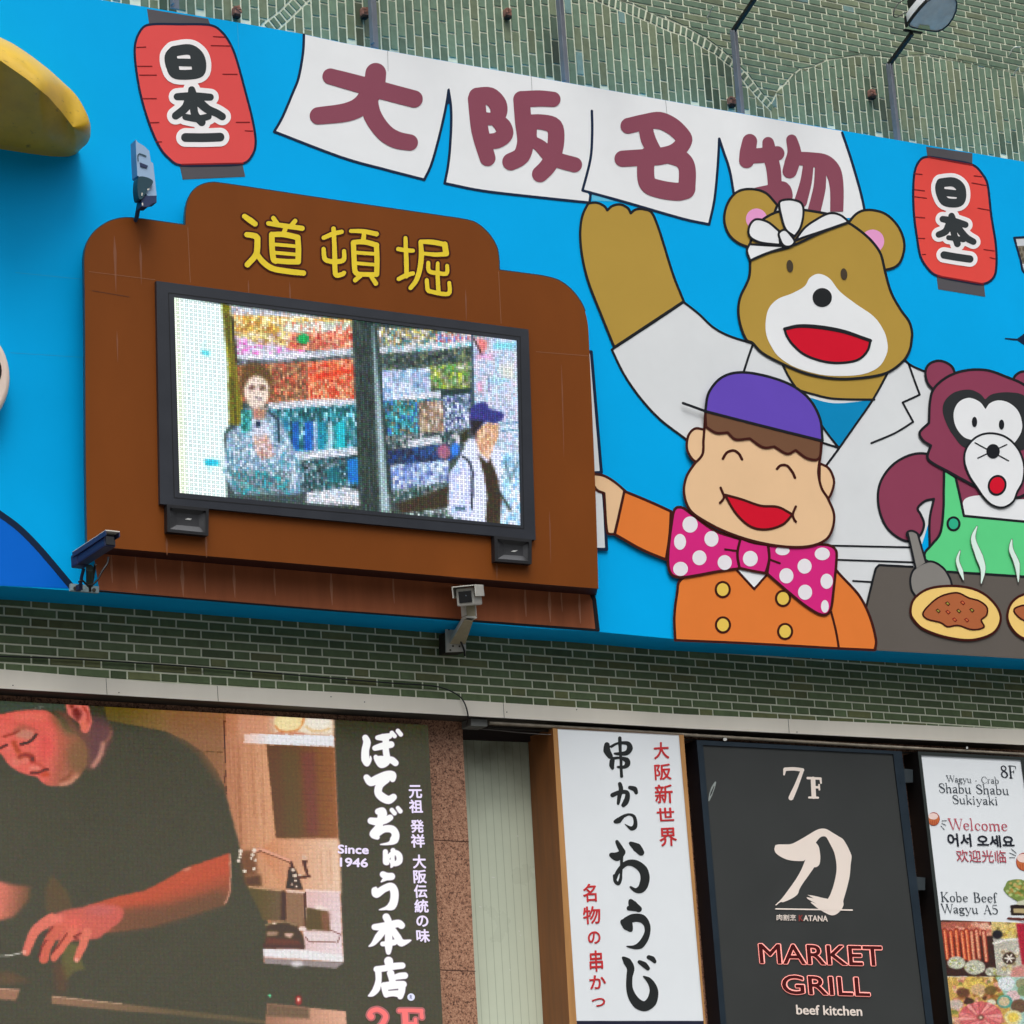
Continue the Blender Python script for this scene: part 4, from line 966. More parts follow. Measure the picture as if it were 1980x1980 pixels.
pc.speckle(quadp(Q1, (650, 690), (1380, 640), (1830, 600), (1840, 670), (1380, 730), (1000, 770), (660, 740)), W_, 4, .12)
pc.speckle(quadp(Q1, (650, 720), (1000, 735), (1840, 670), (1840, 730), (1000, 800), (650, 800)), [(90, 100, 105), (130, 130, 140), (70, 80, 80)], 4, .3)
pc.speckle(quadp(Q1, (650, 790), (1400, 745), (1400, 1190), (650, 1180)), [(150, 100, 72), (170, 80, 60), (110, 86, 62), (196, 150, 110), (206, 96, 70), (180, 130, 96)], 4, .3)
pc.speckle(quadp(Q1, (1360, 750), (1850, 710), (1860, 1150), (1360, 1180)), [(222, 92, 60), (232, 130, 96), (236, 190, 150), (206, 64, 40), (224, 150, 110)], 4, .24)
pc.poly(quadp(Q1, (1380, 900), (1850, 800), (1850, 860), (1380, 960)), (226, 60, 30), 3, .6)
pc.speckle(quadp(Q1, (960, 1180), (1420, 1140), (1860, 1140), (1860, 1200), (1420, 1230), (960, 1260)), W_, 4, .12)
pc.speckle(quadp(Q1, (950, 1250), (1880, 1190), (1890, 1660), (950, 1700)), [(30, 110, 110), (50, 150, 170), (90, 170, 190), (20, 90, 96), (160, 200, 214), (30, 70, 80)], 4, .3, vert=2.2)
for (x, w, c) in ((1240, 34, (20, 96, 196)), (1370, 46, (20, 90, 200)), (1500, 44, (20, 140, 170)), (1590, 24, (210, 225, 240)), (1700, 50, (30, 190, 204)), (1440, 20, (200, 205, 236)), (1130, 30, (30, 130, 180))):
    pc.poly(quadp(Q1, (x-w, 1380), (x+w, 1370), (x+w, 1670), (x-w, 1680)), c, 1.5, .75)
pc.speckle(quadp(Q1, (1200, 1690), (1890, 1630), (1890, 1720), (1200, 1790)), W_, 4, .14)
pc.speckle(quadp(Q1, (1200, 1780), (1890, 1710), (1960, 2060), (1200, 2100)), [(60, 90, 92), (40, 110, 120), (100, 120, 130), (36, 60, 64), (150, 170, 186)], 4, .35)
pc.poly(quadp(Q1, (1770, 1760), (1880, 1750), (1890, 2000), (1780, 2010)), (24, 120, 200), 2)
pc.poly(quadp(Q1, (1560, 1860), (1690, 1850), (1690, 2000), (1570, 2000)), (20, 110, 120), 2, .8)
pc.speckle(quadp(P4, (1700, 855), (1932, 825), (2010, 850), (2010, 930), (1700, 912)), W_, 4, .14)
pc.speckle(quadp(Q2, (-260, 1750), (0, 1700), (470, 1760), (470, 1800), (0, 1760)), [(60, 70, 62), (110, 120, 110), (40, 48, 40)], 4, .3)
# pillar between the fridge doors
pc.speckle(quadp(Q2, (40, -100), (250, -100), (310, 1790), (120, 1790)), [(52, 66, 62), (66, 82, 80), (44, 56, 50)], 3, .16, vert=6)
pc.poly(quadp(Q2, (240, -60), (300, -60), (420, 1780), (330, 1780)), (190, 215, 224), 2, .75)
pc.poly(quadp(Q2, (250, -60), (310, -60), (370, 640), (440, 1600), (400, 1600), (320, 640)), (36, 52, 48), 2, .85)
# right fridge
R2 = lambda a, b, c, d: quadp(Q2, (300, a), (1250, b), (1250, d), (320, c))
pc.speckle(quadp(Q2, (300, -40), (1250, -10), (1250, 140), (310, 150)), [(210, 205, 120), (190, 190, 200), (226, 220, 214), (90, 150, 150), (170, 140, 90), (110, 120, 130)], 4, .3)
pc.speckle(quadp(Q2, (880, 20), (1250, 20), (1250, 120), (880, 120)), [(200, 100, 110), (90, 120, 200), (224, 206, 214), (180, 190, 210)], 4, .2)
pc.speckle(quadp(Q2, (320, 160), (880, 110), (1250, 100), (1250, 150), (880, 200), (320, 230)), W_ + [(100, 190, 200)], 4, .14)
pc.speckle(quadp(Q2, (320, 215), (880, 190), (1250, 150), (1250, 420), (340, 400)), [(56, 76, 72), (84, 100, 98), (40, 56, 52), (120, 130, 96), (96, 110, 120)], 4, .3)
pc.speckle(quadp(Q2, (340, 390), (830, 360), (830, 660), (350, 690)), [(190, 206, 236), (224, 230, 244), (120, 160, 206), (160, 196, 224), (206, 200, 236)], 4, .2, vert=2.5)
pc.speckle(quadp(Q2, (820, 350), (1240, 300), (1240, 570), (830, 570)), [(120, 140, 70), (190, 206, 60), (150, 150, 120), (90, 110, 70), (206, 210, 190), (96, 170, 90)], 4, .28, vert=1.6)
pc.poly(quadp(Q2, (930, 590), (1250, 560), (1250, 620), (930, 650)), (40, 62, 60), 1.5)
pc.speckle(quadp(Q2, (540, 640), (930, 590), (930, 660), (540, 700)), W_, 4, .12)
pc.speckle(quadp(Q2, (350, 690), (960, 660), (960, 1010), (400, 1040)), [(40, 110, 104), (60, 160, 180), (90, 190, 200), (50, 80, 84), (130, 120, 96), (60, 110, 190)], 4, .3, vert=1.6)
pc.speckle(quadp(Q2, (700, 700), (970, 680), (970, 1020), (720, 1020)), [(166, 130, 106), (190, 160, 136), (120, 100, 84), (206, 190, 180)], 4, .25, vert=1.8)
pc.speckle(quadp(Q2, (960, 640), (1240, 620), (1240, 960), (970, 990)), [(180, 196, 224), (60, 70, 130), (120, 140, 170), (214, 220, 236), (70, 100, 110)], 4, .28, vert=1.4)
pc.speckle(quadp(Q2, (380, 1030), (1200, 980), (1200, 1120), (400, 1160)), [(70, 96, 96), (110, 130, 134), (200, 196, 204), (50, 66, 70)], 4, .28)
pc.speckle(quadp(Q2, (600, 1080), (920, 1030), (920, 1110), (600, 1150)), W_, 4, .1)
pc.speckle(quadp(Q2, (390, 1180), (1000, 1110), (1100, 1240), (1000, 1290), (400, 1310)), [(44, 66, 120), (36, 48, 80), (40, 90, 160), (60, 70, 90)], 4, .24, vert=2)
pc.ell(Q2([(965, 1190)])[0], 13, 14, (190, 110, 130), 2, .8); pc.ell(Q2([(1080, 1170)])[0], 9, 13, (60, 130, 226), 2)
pc.speckle(quadp(Q2, (420, 1320), (1010, 1270), (1010, 1500), (440, 1580)), [(200, 214, 240), (226, 232, 244), (120, 150, 214), (160, 190, 220), (90, 110, 170)], 4, .2, vert=2)
pc.speckle(quadp(Q2, (450, 1560), (1000, 1480), (1000, 1580), (460, 1680)), [(80, 110, 112), (150, 160, 166), (50, 70, 66)], 4, .3)
pc.poly(quadp(Q2, (470, 1700), (1010, 1530), (1010, 1740), (540, 1790)), (66, 58, 40), 2)
pc.speckle(quadp(Q2, (540, 1790), (1010, 1730), (1320, 1860), (1320, 1900)), [(120, 130, 130), (190, 204, 214), (60, 80, 72)], 4, .3)
# pale wall and its posters on the right
pc.speckle(quadp(Q2, (1255, 40), (1800, 80), (1800, 2000), (1270, 1200)), [(206, 206, 238), (190, 214, 240), (228, 216, 238), (214, 226, 236), (170, 206, 238)], 3.6, .08, vert=2)
pc.poly(quadp(Q2, (1250, 30), (1266, 30), (1282, 740), (1258, 740)), (60, 84, 96), 1)
pc.poly(quadp(Q2, (1300, 60), (1420, 90), (1410, 180), (1340, 230)), (222, 110, 100), 2.5, .8)
pc.line([(*p, 1.5) for p in Q2([(1275, 70), (1360, 240)])], (50, 20, 26), .8)
pc.poly(quadp(Q2, (1480, 110), (1720, 110), (1710, 190), (1480, 180)), (110, 206, 224), 3, .7)
pc.poly(quadp(Q2, (1280, 240), (1470, 220), (1470, 280), (1290, 280)), (226, 150, 190), 3, .7)
pc.poly(quadp(Q2, (1550, 330), (1700, 330), (1700, 480), (1560, 480)), (230, 228, 200), 5, .6)
pc.poly(quadp(Q2, (1310, 500), (1370, 500), (1365, 620), (1310, 610)), (226, 140, 170), 3, .6)
pc.line([(*p, 1.0) for p in Q2([(1426, 440), (1428, 600)])], (90, 110, 160), .6)
pc.poly(quadp(Q2, (1440, 470), (1600, 470), (1600, 520), (1440, 520)), (120, 200, 230), 3, .5)
for l in ([(1560, 925), (1740, 905)], [(1560, 990), (1740, 980)]): pc.line([(*p, 1.2) for p in Q2(l)], (60, 120, 150), .7)
# man in a cap
pc.poly(quadp(Q2, (1005, 1800), (1025, 1400), (1130, 1250), (1210, 1060), (1310, 1080), (1480, 1140), (1760, 1260), (1790, 1920), (1290, 1880)), (214, 220, 244), 1.2)
pc.speckle(quadp(Q2, (1010, 1790), (1030, 1400), (1130, 1260), (1240, 1300), (1260, 1820)), [(206, 206, 246), (226, 226, 250), (190, 200, 244), (170, 196, 236)], 3.6, .06, vert=4)
pc.speckle(quadp(Q2, (1560, 1180), (1780, 1260), (1790, 1910), (1560, 1890)), [(206, 226, 240), (160, 206, 236), (230, 226, 236), (120, 180, 220)], 3.6, .1, vert=2)
pc.poly(quadp(Q2, (1318, 1215), (1420, 1305), (1440, 1240), (1520, 1440), (1562, 1640), (1545, 1900), (1390, 1880), (1412, 1640), (1380, 1430)), (64, 54, 36), 1.2)
pc.poly(quadp(Q2, (1300, 960), (1440, 905), (1535, 925), (1525, 1060), (1470, 1160), (1430, 1270), (1330, 1200), (1290, 1060)), (206, 160, 126), 1.5)
pc.speckle(quadp(Q2, (1300, 960), (1440, 905), (1535, 925), (1525, 1060), (1470, 1160), (1430, 1270), (1330, 1200), (1290, 1060)), [(206, 160, 126), (226, 190, 160), (176, 124, 92), (224, 204, 190)], 4, .12, al=.6)
pc.poly(quadp(Q2, (1240, 780), (1300, 720), (1400, 705), (1440, 770), (1585, 812), (1570, 880), (1480, 915), (1390, 900), (1320, 980), (1270, 1010), (1235, 900)), (60, 62, 132), 1.2, sm=True)
pc.poly(quadp(Q2, (1240, 880), (1390, 890), (1300, 990), (1300, 1080), (1250, 1000)), (44, 40, 44), 1.5)
pc.poly(quadp(Q2, (1130, 1020), (1220, 960), (1210, 1080), (1160, 1110)), (56, 58, 30), 1.5)
pc.line([(*p, 2.6) for p in Q2([(1160, 1240), (1225, 1285), (1262, 1400), (1252, 1740)])], (44, 54, 66), 1)
pc.line([(*p, 2.4) for p in Q2([(1520, 1560), (1600, 1680), (1650, 1760)])], (50, 60, 50), 1)
pc.line([(*p, 3) for p in Q2([(1600, 1280), (1650, 1480), (1740, 1290)])], (80, 110, 120), 1.6, .7)
pc.poly(quadp(Q2, (1080, 1720), (1190, 1730), (1190, 1765), (1080, 1760)), (50, 90, 100), 1, .8)
# pale pillar and door post at the left
pc.poly(quadp(Q1, (30, 60), (510, 150), (560, 800), (575, 1420), (520, 1500), (560, 2300), (60, 2300)), (224, 246, 246), 1)
pc.poly(quadp(Q1, (30, 60), (90, 80), (180, 2300), (60, 2300)), (232, 240, 196), 4, .6)
pc.poly(quadp(Q1, (300, 630), (385, 645), (380, 695), (305, 680)), (80, 196, 216), 2); pc.poly(quadp(Q1, (335, 1765), (475, 1770), (478, 1830), (340, 1830)), (36, 184, 212), 1.5)
pc.line([(*p, 1.5) for p in Q1([(330, 540), (332, 610)])], (170, 230, 240), 1.2, .7); pc.line([(*p, 2) for p in Q1([(370, 1860), (400, 1900)])], (170, 226, 236), 1.2, .7)
pc.poly(quadp(Q1, (495, 140), (580, 160), (640, 760), (710, 1250), (690, 1420), (575, 1400), (560, 800)), (124, 118, 34), 1.2)
pc.line([(*p, 2) for p in Q1([(545, 250), (600, 900), (640, 1380)])], (80, 76, 16), 1); pc.line([(*p, 1.5) for p in Q1([(560, 600), (590, 900)])], (190, 184, 70), 1)
pc.line([(*p, 2.2) for p in Q1([(600, 280), (650, 760)])], (60, 56, 44), .8)
# woman with a phone
pc.poly(quadp(Q1, (520, 1900), (560, 1500), (690, 1400), (700, 1250), (800, 1240), (980, 1230), (1090, 1350), (1180, 1560), (1290, 1800), (1290, 2120), (640, 2120), (560, 1980)), (150, 178, 196), 1.5)
pc.speckle(quadp(Q1, (520, 1900), (560, 1500), (690, 1400), (700, 1250), (800, 1240), (980, 1230), (1090, 1350), (1180, 1560), (1290, 1800), (1290, 2120), (640, 2120), (560, 1980)), [(150, 176, 200), (190, 206, 226), (100, 130, 150), (210, 214, 226), (80, 150, 170), (120, 150, 180)], 4, .2, al=.8)
pc.speckle(quadp(Q1, (560, 1880), (1200, 1880), (1180, 2120), (650, 2120)), [(70, 90, 92), (110, 126, 134), (40, 150, 160), (150, 160, 170)], 4, .25, al=.8)
pc.speckle(quadp(Q1, (690, 1250), (800, 1250), (790, 1480), (700, 1500)), [(40, 150, 150), (100, 200, 200), (20, 96, 86)], 4, .2, vert=2)
pc.line([(*p, 3) for p in Q1([(960, 1260), (1060, 1350), (1075, 1580)])], (46, 70, 80), 1.2)
pc.ell(Q1([(850, 1000)])[0], 30, 40, (116, 88, 58), 3)
pc.ell(Q1([(848, 1060)])[0], 23, 34, (222, 204, 192), 1.6)
pc.poly(quadp(Q1, (700, 800), (800, 760), (930, 800), (1000, 930), (1000, 1000), (930, 930), (850, 890), (760, 930), (690, 1060)), (104, 80, 46), 2.5)
for x in (800, 905): pc.ell(Q1([(x, 1022)])[0], 5.6, 5.4, (92, 56, 46), 1.6, .85)
pc.line([(*p, 1.6) for p in Q1([(830, 1120), (860, 1135), (905, 1140)])], (120, 110, 120), 1); pc.ell(Q1([(870, 1090)])[0], 2.5, 5, (236, 224, 216), 1)
pc.poly(quadp(Q1, (800, 1240), (950, 1230), (930, 1350), (820, 1350)), (178, 134, 116), 2)
pc.poly(quadp(Q1, (800, 1360), (950, 1350), (960, 1640), (840, 1660)), (206, 206, 224), 2, .8)
pc.poly(quadp(Q1, (835, 1370), (885, 1370), (885, 1435), (835, 1435)), (34, 46, 76), 1)
pc.speckle(quadp(Q1, (810, 1520), (950, 1500), (1040, 1720), (900, 1780), (820, 1680)), [(206, 166, 150), (226, 200, 196), (170, 120, 104), (196, 190, 206)], 4, .15, al=.85)
for q_ in range(3): pc.a[..., q_] = pc.blur(pc.a[..., q_], 1.45)
def mod1(col, X, Y):
    n = col.shape[:2]
    br = RNG.normal(1, .035, n); br[:, ::2] *= .93; br[1::2, ::2] *= .93; br[::2, 1::2] *= .97
    pale = (col.min(2) > 185)
    br = np.where(pale, .97 - .16*((np.arange(n[1])[None, :] % 2) * (np.arange(n[0])[:, None] % 2)) + RNG.normal(0, .02, n), br)
    hue = RNG.normal(0, 1, (*n, 3)) * np.where(pale[..., None], 2, 5)
    c = (col + hue) * br[..., None]
    return np.clip((c - 128) * 1.2 + 132, 14, 255)
LED1 = mat('upper_screen_lamps', (.018, .018, .02), rough=.5, var=0, spec=.2, emit='attr', es=1.32)
scr = led_mesh('screen', CABT, I4, YB + .018, 166, 92, pc, LED1, gap=.10, mod=mod1)
tag(scr, 'lit screen showing two people before shop shelves')
pm = PM(); fill(pm, I4, YB + .022, BEZ2); pm.build('screen_backing', CABT)

# 道頓堀 -------------------------------------------------------------
YEL = paint('letter_yellow', 222, 196, 52, rough=.45, var=.08, scale=8); OUTL = paint('letter_outline', 66, 26, 20, var=0)
ZK = crop(450, 400, 440/1932)
K1 = [[[(100, 80, 21), (150, 115, 25), (190, 145, 22)], [(120, 235, 22), (190, 248, 25), (210, 270, 26)], [(210, 265, 25), (208, 350, 26), (195, 410, 25), (125, 490, 24)], [(208, 400, 20), (250, 460, 24), (330, 520, 24), (450, 545, 24), (600, 562, 23)],
       [(345, 95, 19), (372, 135, 20)], [(530, 120, 19), (500, 155, 20)], [(303, 140, 19), (430, 160, 21), (590, 182, 21)], [(455, 165, 19), (430, 230, 19)],
       [(332, 235, 24), (334, 340, 24), (345, 440, 24), (365, 462, 22)], [(332, 235, 22), (440, 235, 24), (552, 260, 24)], [(552, 262, 23), (558, 360, 24), (555, 465, 24)], [(350, 455, 22), (460, 465, 23), (552, 466, 23)], [(350, 318, 15), (545, 335, 15)], [(350, 388, 15), (545, 405, 15)]],
      [[(856, 185, 19), (862, 300, 19), (866, 420, 21), (868, 530, 21), (880, 580, 21), (930, 572, 20), (945, 560, 18)], [(772, 262, 18), (850, 230, 20), (925, 212, 18)], [(772, 358, 18), (778, 430, 20), (800, 455, 20), (868, 465, 22), (940, 450, 20), (945, 375, 17)],
       [(1003, 205, 16), (1110, 208, 19), (1220, 230, 21)], [(1115, 230, 18), (1108, 290, 22)], [(1025, 305, 22), (1030, 430, 22), (1040, 550, 22), (1080, 575, 20)], [(1025, 300, 20), (1120, 298, 22), (1222, 325, 22)], [(1220, 325, 22), (1225, 450, 22), (1222, 570, 22)], [(1060, 572, 20), (1222, 575, 20)], [(1045, 388, 15), (1215, 400, 15)], [(1050, 478, 15), (1215, 492, 15)], [(1085, 585, 18), (1040, 622, 19)], [(1175, 590, 17), (1215, 650, 20)]],
      [[(1467, 265, 17), (1470, 360, 18), (1475, 480, 20), (1475, 590, 18)], [(1405, 358, 18), (1470, 368, 19), (1530, 372, 17)], [(1410, 612, 18), (1475, 580, 20), (1530, 565, 18)],
       [(1595, 300, 18), (1602, 400, 22), (1590, 520, 22), (1560, 620, 20), (1510, 688, 18)], [(1595, 295, 17), (1700, 300, 22), (1800, 320, 20)], [(1800, 318, 24), (1812, 395, 25)], [(1620, 395, 15), (1720, 405, 18), (1810, 400, 20)],
       [(1740, 478, 15), (1740, 600, 18), (1748, 730, 18)], [(1660, 475, 17), (1668, 545, 18), (1740, 562, 18), (1815, 565, 18), (1820, 500, 16)], [(1648, 622, 17), (1655, 700, 18), (1680, 718, 18), (1830, 738, 18), (1838, 645, 16)]]]
for st in K1:
    pm = PM(); q = rs(ZK, st)
    stroke(pm, q, YP - .003, OUTL, grow=3.3, step=.8); stroke(pm, q, YP - .0045, YEL, step=.7)
    pm.build('lettering', CABT)

# black lamp boxes under the screen ----------------------------------
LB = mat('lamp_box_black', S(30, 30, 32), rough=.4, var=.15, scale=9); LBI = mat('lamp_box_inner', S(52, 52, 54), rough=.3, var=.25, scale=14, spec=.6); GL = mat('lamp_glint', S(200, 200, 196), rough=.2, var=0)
def lampbox(c, o, i_, glint, label):
    o, i_ = c(o), c(i_); cc = U(*o[2], YP)
    t = thing('speaker_box', label, 'speaker', Vector((cc.x, YP, cc.z)), 'black boxes under the video screen')
    pm = PM(); yf = YP - .05
    for k in range(4):
        j = (k+1) % 4; fill(pm, [o[k], o[j], i_[j], i_[k]], yf, LB)
        a, b = U(*o[k], yf), U(*o[j], yf); pm.face([a, b, Vector((b.x, YP, b.z)), Vector((a.x, YP, a.z))], LB)
        a, b = U(*i_[k], yf), U(*i_[j], yf); pm.face([a, b, U(*i_[j], yf + .02), U(*i_[k], yf + .02)], LB)
    pm.build('housing', t)
    pm = PM(); cx = [sum(p[0] for p in i_)/4, sum(p[1] for p in i_)/4]
    inn = [(cx[0] + (p[0]-cx[0])*.62, cx[1] + (p[1]-cx[1])*.55) for p in i_]
    for k in range(4):
        j = (k+1) % 4; pm.face([U(*i_[k], yf + .018), U(*i_[j], yf + .018), U(*inn[j], yf + .035), U(*inn[k], yf + .035)], LBI)
    pm.face([U(*p, yf + .035) for p in inn], LBI); pm.build('grille', t)
    pm = PM(); fill(pm, c(glint), yf + .03, GL); pm.build('glint_patch', t)  # small white glint painted as a flat pale patch
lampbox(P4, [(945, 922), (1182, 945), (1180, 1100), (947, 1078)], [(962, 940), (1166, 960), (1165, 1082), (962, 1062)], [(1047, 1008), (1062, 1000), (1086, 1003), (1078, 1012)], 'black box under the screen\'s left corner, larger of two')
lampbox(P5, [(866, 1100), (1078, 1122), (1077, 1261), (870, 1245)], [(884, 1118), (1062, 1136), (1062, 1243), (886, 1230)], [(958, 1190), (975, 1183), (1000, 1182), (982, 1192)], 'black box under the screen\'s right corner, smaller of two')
# ================================================================== LOWER VIDEO WALL (cook at a counter)
DK = (77, 76, 66)
pc = Paint(-40, 1340, 870, 1995, DK)
Z0 = crop(0, 1300, 320/1932); ZH = crop(0, 1640, 320/1932); ZG = crop(440, 1340, 220/1932); ZW = crop(420, 1620, 240/1932)
q7 = lambda *p: P7(list(p)); c0 = lambda *p: Z0(list(p)); ch = lambda *p: ZH(list(p)); cg = lambda *p: ZG(list(p)); cw = lambda *p: ZW(list(p))
# wooden wall behind the cook
pc.poly(q7((540, 100), (1850, 205), (1905, 1590), (1434, 1592), (1480, 1400), (1400, 1250), (1345, 1000), (1350, 930), (1300, 810), (1215, 600), (1170, 500), (1090, 395), (1000, 330), (880, 275), (560, 212)), ((112, 96, 58), (206, 136, 100), P7([(600, 300)])[0], P7([(1330, 420)])[0]), 1)
pc.poly(q7((900, 150), (1215, 170), (1215, 620), (1050, 380), (900, 280)), (146, 102, 74), 6, .7)
pc.poly(q7((1215, 175), (1460, 195), (1510, 900), (1880, 900), (1890, 1200), (1560, 1190), (1340, 1160), (1300, 940), (1220, 640)), ((196, 128, 94), (226, 160, 118), P7([(1220, 500)])[0], P7([(1460, 500)])[0]), 2)
for i in range(26):
    x = 1225 + RNG.random()*230; y = 250 + RNG.random()*300; l = 200 + RNG.random()*450
    pc.line([(*p, .8) for p in q7((x, y), (x + 12, y + l*.5), (x + 22, y + l))], (150, 88, 60) if i % 2 else (236, 176, 136), 1.2, .35)
pc.line([(*p, 1.3) for p in q7((1212, 170), (1216, 560), (1222, 640))], (92, 58, 44), .8); pc.line([(*p, .9) for p in q7((1030, 392), (1200, 398))], (96, 70, 46), .8, .8)
pc.poly(cg((0, 340), (560, 380), (560, 690), (100, 700), (0, 900)), (226, 158, 128), 3, .6); pc.poly(cg((540, 380), (660, 385), (660, 680), (540, 690)), (236, 190, 156), 4, .8)
# shelf and bowls
pc.poly(cg((640, 370), (1680, 430), (1680, 720), (640, 690)), (248, 232, 206), 3)
pc.ell(cg((890, 480))[0], 29, 19, (252, 226, 160), 2); pc.line([(*p, 2.2) for p in cg((655, 560), (720, 640), (860, 660), (1040, 620), (1120, 530), (1150, 430))], (232, 130, 60), 1.5, .85)
pc.ell(cg((890, 510))[0], 25, 14, (254, 232, 172), 2); pc.ell(cg((1410, 500))[0], 25, 16, (250, 240, 222), 3); pc.line([(*p, 1.8) for p in cg((1190, 570), (1300, 640), (1480, 640), (1610, 600))], (238, 180, 100), 1.6, .7)
pc.poly(cg((660, 670), (820, 670), (820, 700), (660, 700)), (190, 90, 60), 2, .8); pc.poly(cg((880, 665), (1010, 650), (1180, 690), (1180, 715), (890, 712)), (214, 120, 90), 2, .8)
pc.poly(cg((105, 690), (1680, 725), (1692, 920), (105, 858)), ((246, 206, 190), (240, 240, 244), P7([(1330, 320)])[0], P7([(1480, 330)])[0]), .8)
# dark panel
pc.poly(q7((1452, 352), (1850, 366), (1872, 892), (1508, 893)), ((112, 78, 52), (160, 100, 66), P7([(1600, 600)])[0], P7([(1850, 600)])[0]), 1)
pc.poly(q7((1540, 380), (1640, 380), (1660, 880), (1560, 885)), (108, 88, 56), 6, .8); pc.poly(q7((1655, 400), (1735, 390), (1760, 870), (1690, 880)), (132, 74, 70), 4, .8)
for y in range(400, 880, 34): pc.line([(*p, .6) for p in q7((1660, y), (1840, y + 6))], (96, 56, 48), .8, .4)
pc.poly(q7((1508, 895), (1874, 895), (1890, 1195), (1660, 1190), (1560, 1180), (1400, 960)), ((222, 146, 104), (246, 206, 176), P7([(1480, 1050)])[0], P7([(1880, 1050)])[0]), 3)
for i in range(14):
    x = 1420 + RNG.random()*420; pc.line([(*p, .7) for p in q7((x, 920 + RNG.random()*50), (x + 6, 1150))], (196, 120, 84), 1.2, .3)
# counter things
pc.poly(cw((1240, 840), (1800, 860), (1850, 1930), (560, 1900), (560, 1760), (1200, 1700)), ((236, 190, 186), (244, 222, 226), P7([(1650, 1300)])[0], P7([(1900, 1400)])[0]), 1.5)
pc.line([(*p, 1.6) for p in cw((1240, 850), (1800, 880))], (252, 220, 210), 1)
pc.poly(cw((250, 640), (530, 600), (540, 800), (300, 800)), (104, 72, 50), 3); pc.poly(cw((200, 240), (440, 220), (470, 600), (250, 640)), (120, 78, 58), 3.5, .9)
pc.poly(cw((300, 790), (900, 850), (930, 1330), (560, 1310), (420, 1000)), ((104, 90, 56), (120, 96, 76), P7([(1400, 1250)])[0], P7([(1540, 1260)])[0]), 1.5)
pc.line([(*p, 2.0) for p in cw((340, 795), (850, 850))], (212, 160, 120), 1.2); pc.poly(cw((850, 860), (930, 870), (930, 1320), (840, 1310)), (84, 56, 46), 2)
pc.poly(cw((930, 860), (1240, 880), (1240, 1420), (1110, 1410), (930, 1320)), (156, 116, 90), 1.2); pc.line([(*p, 2.4) for p in cw((945, 855), (1215, 885))], (246, 206, 186), 1)
pc.line([(*p, 1.6) for p in cw((1232, 890), (1230, 1410))], (84, 48, 40), .8)
pc.poly(cw((1255, 1115), (1600, 1170), (1640, 1480), (1230, 1460)), (104, 86, 50), 1.5); pc.poly(cw((1480, 1180), (1640, 1180), (1620, 1480), (1520, 1480)), (150, 96, 80), 3, .8)
pc.poly(cw((1390, 1090), (1480, 1080), (1640, 1160), (1400, 1140)), (250, 226, 216), 1.5)
pc.poly(cw((600, 1390), (740, 1340), (940, 1330), (1110, 1400), (1200, 1560), (1230, 1740), (560, 1720), (600, 1560)), (84, 68, 50), 1.5)
pc.line([(*p, 1.6) for p in cw((600, 1390), (740, 1345), (940, 1340), (1080, 1390))], (168, 136, 104), 1.2)
pc.poly(cw((620, 1490), (800, 1490), (790, 1540), (620, 1560)), (176, 140, 116), 1.5); pc.poly(cw((900, 1510), (1050, 1510), (1000, 1590), (910, 1560)), (234, 186, 170), 1.5); pc.ell(cw((735, 1358))[0], 3.5, 2, (250, 226, 200), 1)
pc.poly(cw((620, 1580), (1130, 1620), (1190, 1700), (580, 1690)), (124, 70, 48), 2, .8); pc.poly(cw((560, 1690), (1230, 1700), (1220, 1760), (570, 1750)), (92, 60, 52), 1.5)
pc.poly(cw((1190, 1490), (1640, 1510), (1800, 1530), (1770, 1650), (1290, 1640), (1230, 1570)), (240, 218, 218), 1.2); pc.line([(*p, 1.0) for p in cw((1240, 1570), (1290, 1645), (1760, 1655), (1805, 1530))], (120, 66, 56), .8, .8); pc.ell(cw((1190, 1445))[0], 8, 3.6, (250, 226, 216), 1)
pc.line([(*p, 1.2) for p in cw((1640, 1460), (1800, 1530))], (150, 96, 90), .9)
pc.poly(cw((555, 1755), (1240, 1770), (1850, 1850), (1850, 1960), (570, 1870)), (244, 240, 242), 1.2)
pc.poly(q7((1440, 1568), (1905, 1592), (1860, 1625), (1440, 1596)), (160, 146, 146), 1); pc.ell(q7((1630, 1600))[0], 12, 5, (236, 230, 232), 3)
# tap and fittings
pc.line([(*p, 3.4) for p in cw((410, 250), (520, 215), (1000, 400), (1040, 520))], (96, 52, 40), 1); pc.line([(*p, 3.0) for p in cw((410, 240), (520, 205), (990, 385))], (240, 168, 138), .8)
for (x, y, r) in ((205, 240, 4), (200, 285, 3), (190, 335, 2.4), (170, 390, 3.6), (420, 225, 4), (395, 300, 3.2), (375, 350, 2.4), (440, 380, 2.6), (265, 550, 3.8), (415, 515, 3.0)): pc.ell(cw((x, y))[0], r, r, (244, 226, 206), .8)
pc.poly(cw((970, 480), (1080, 520), (1150, 680), (1200, 840), (920, 830)), (74, 50, 42), 1.3)
for (x, y, r) in ((1035, 535, 4), (1070, 620, 4.6), (1150, 625, 4), (1080, 700, 3), (1020, 760, 2.6), (1090, 790, 2.6)): pc.ell(cw((x, y))[0], r, r*.8, (240, 216, 196), .9)
pc.poly(cw((1180, 380), (1280, 380), (1250, 460), (1300, 620), (1260, 620), (1200, 470)), (92, 40, 32), 1); pc.ell(cw((1220, 335))[0], 5, 5, (226, 186, 160), 1.2); pc.line([(*p, 2.4) for p in cw((1120, 650), (1310, 630))], (90, 38, 30), 1)
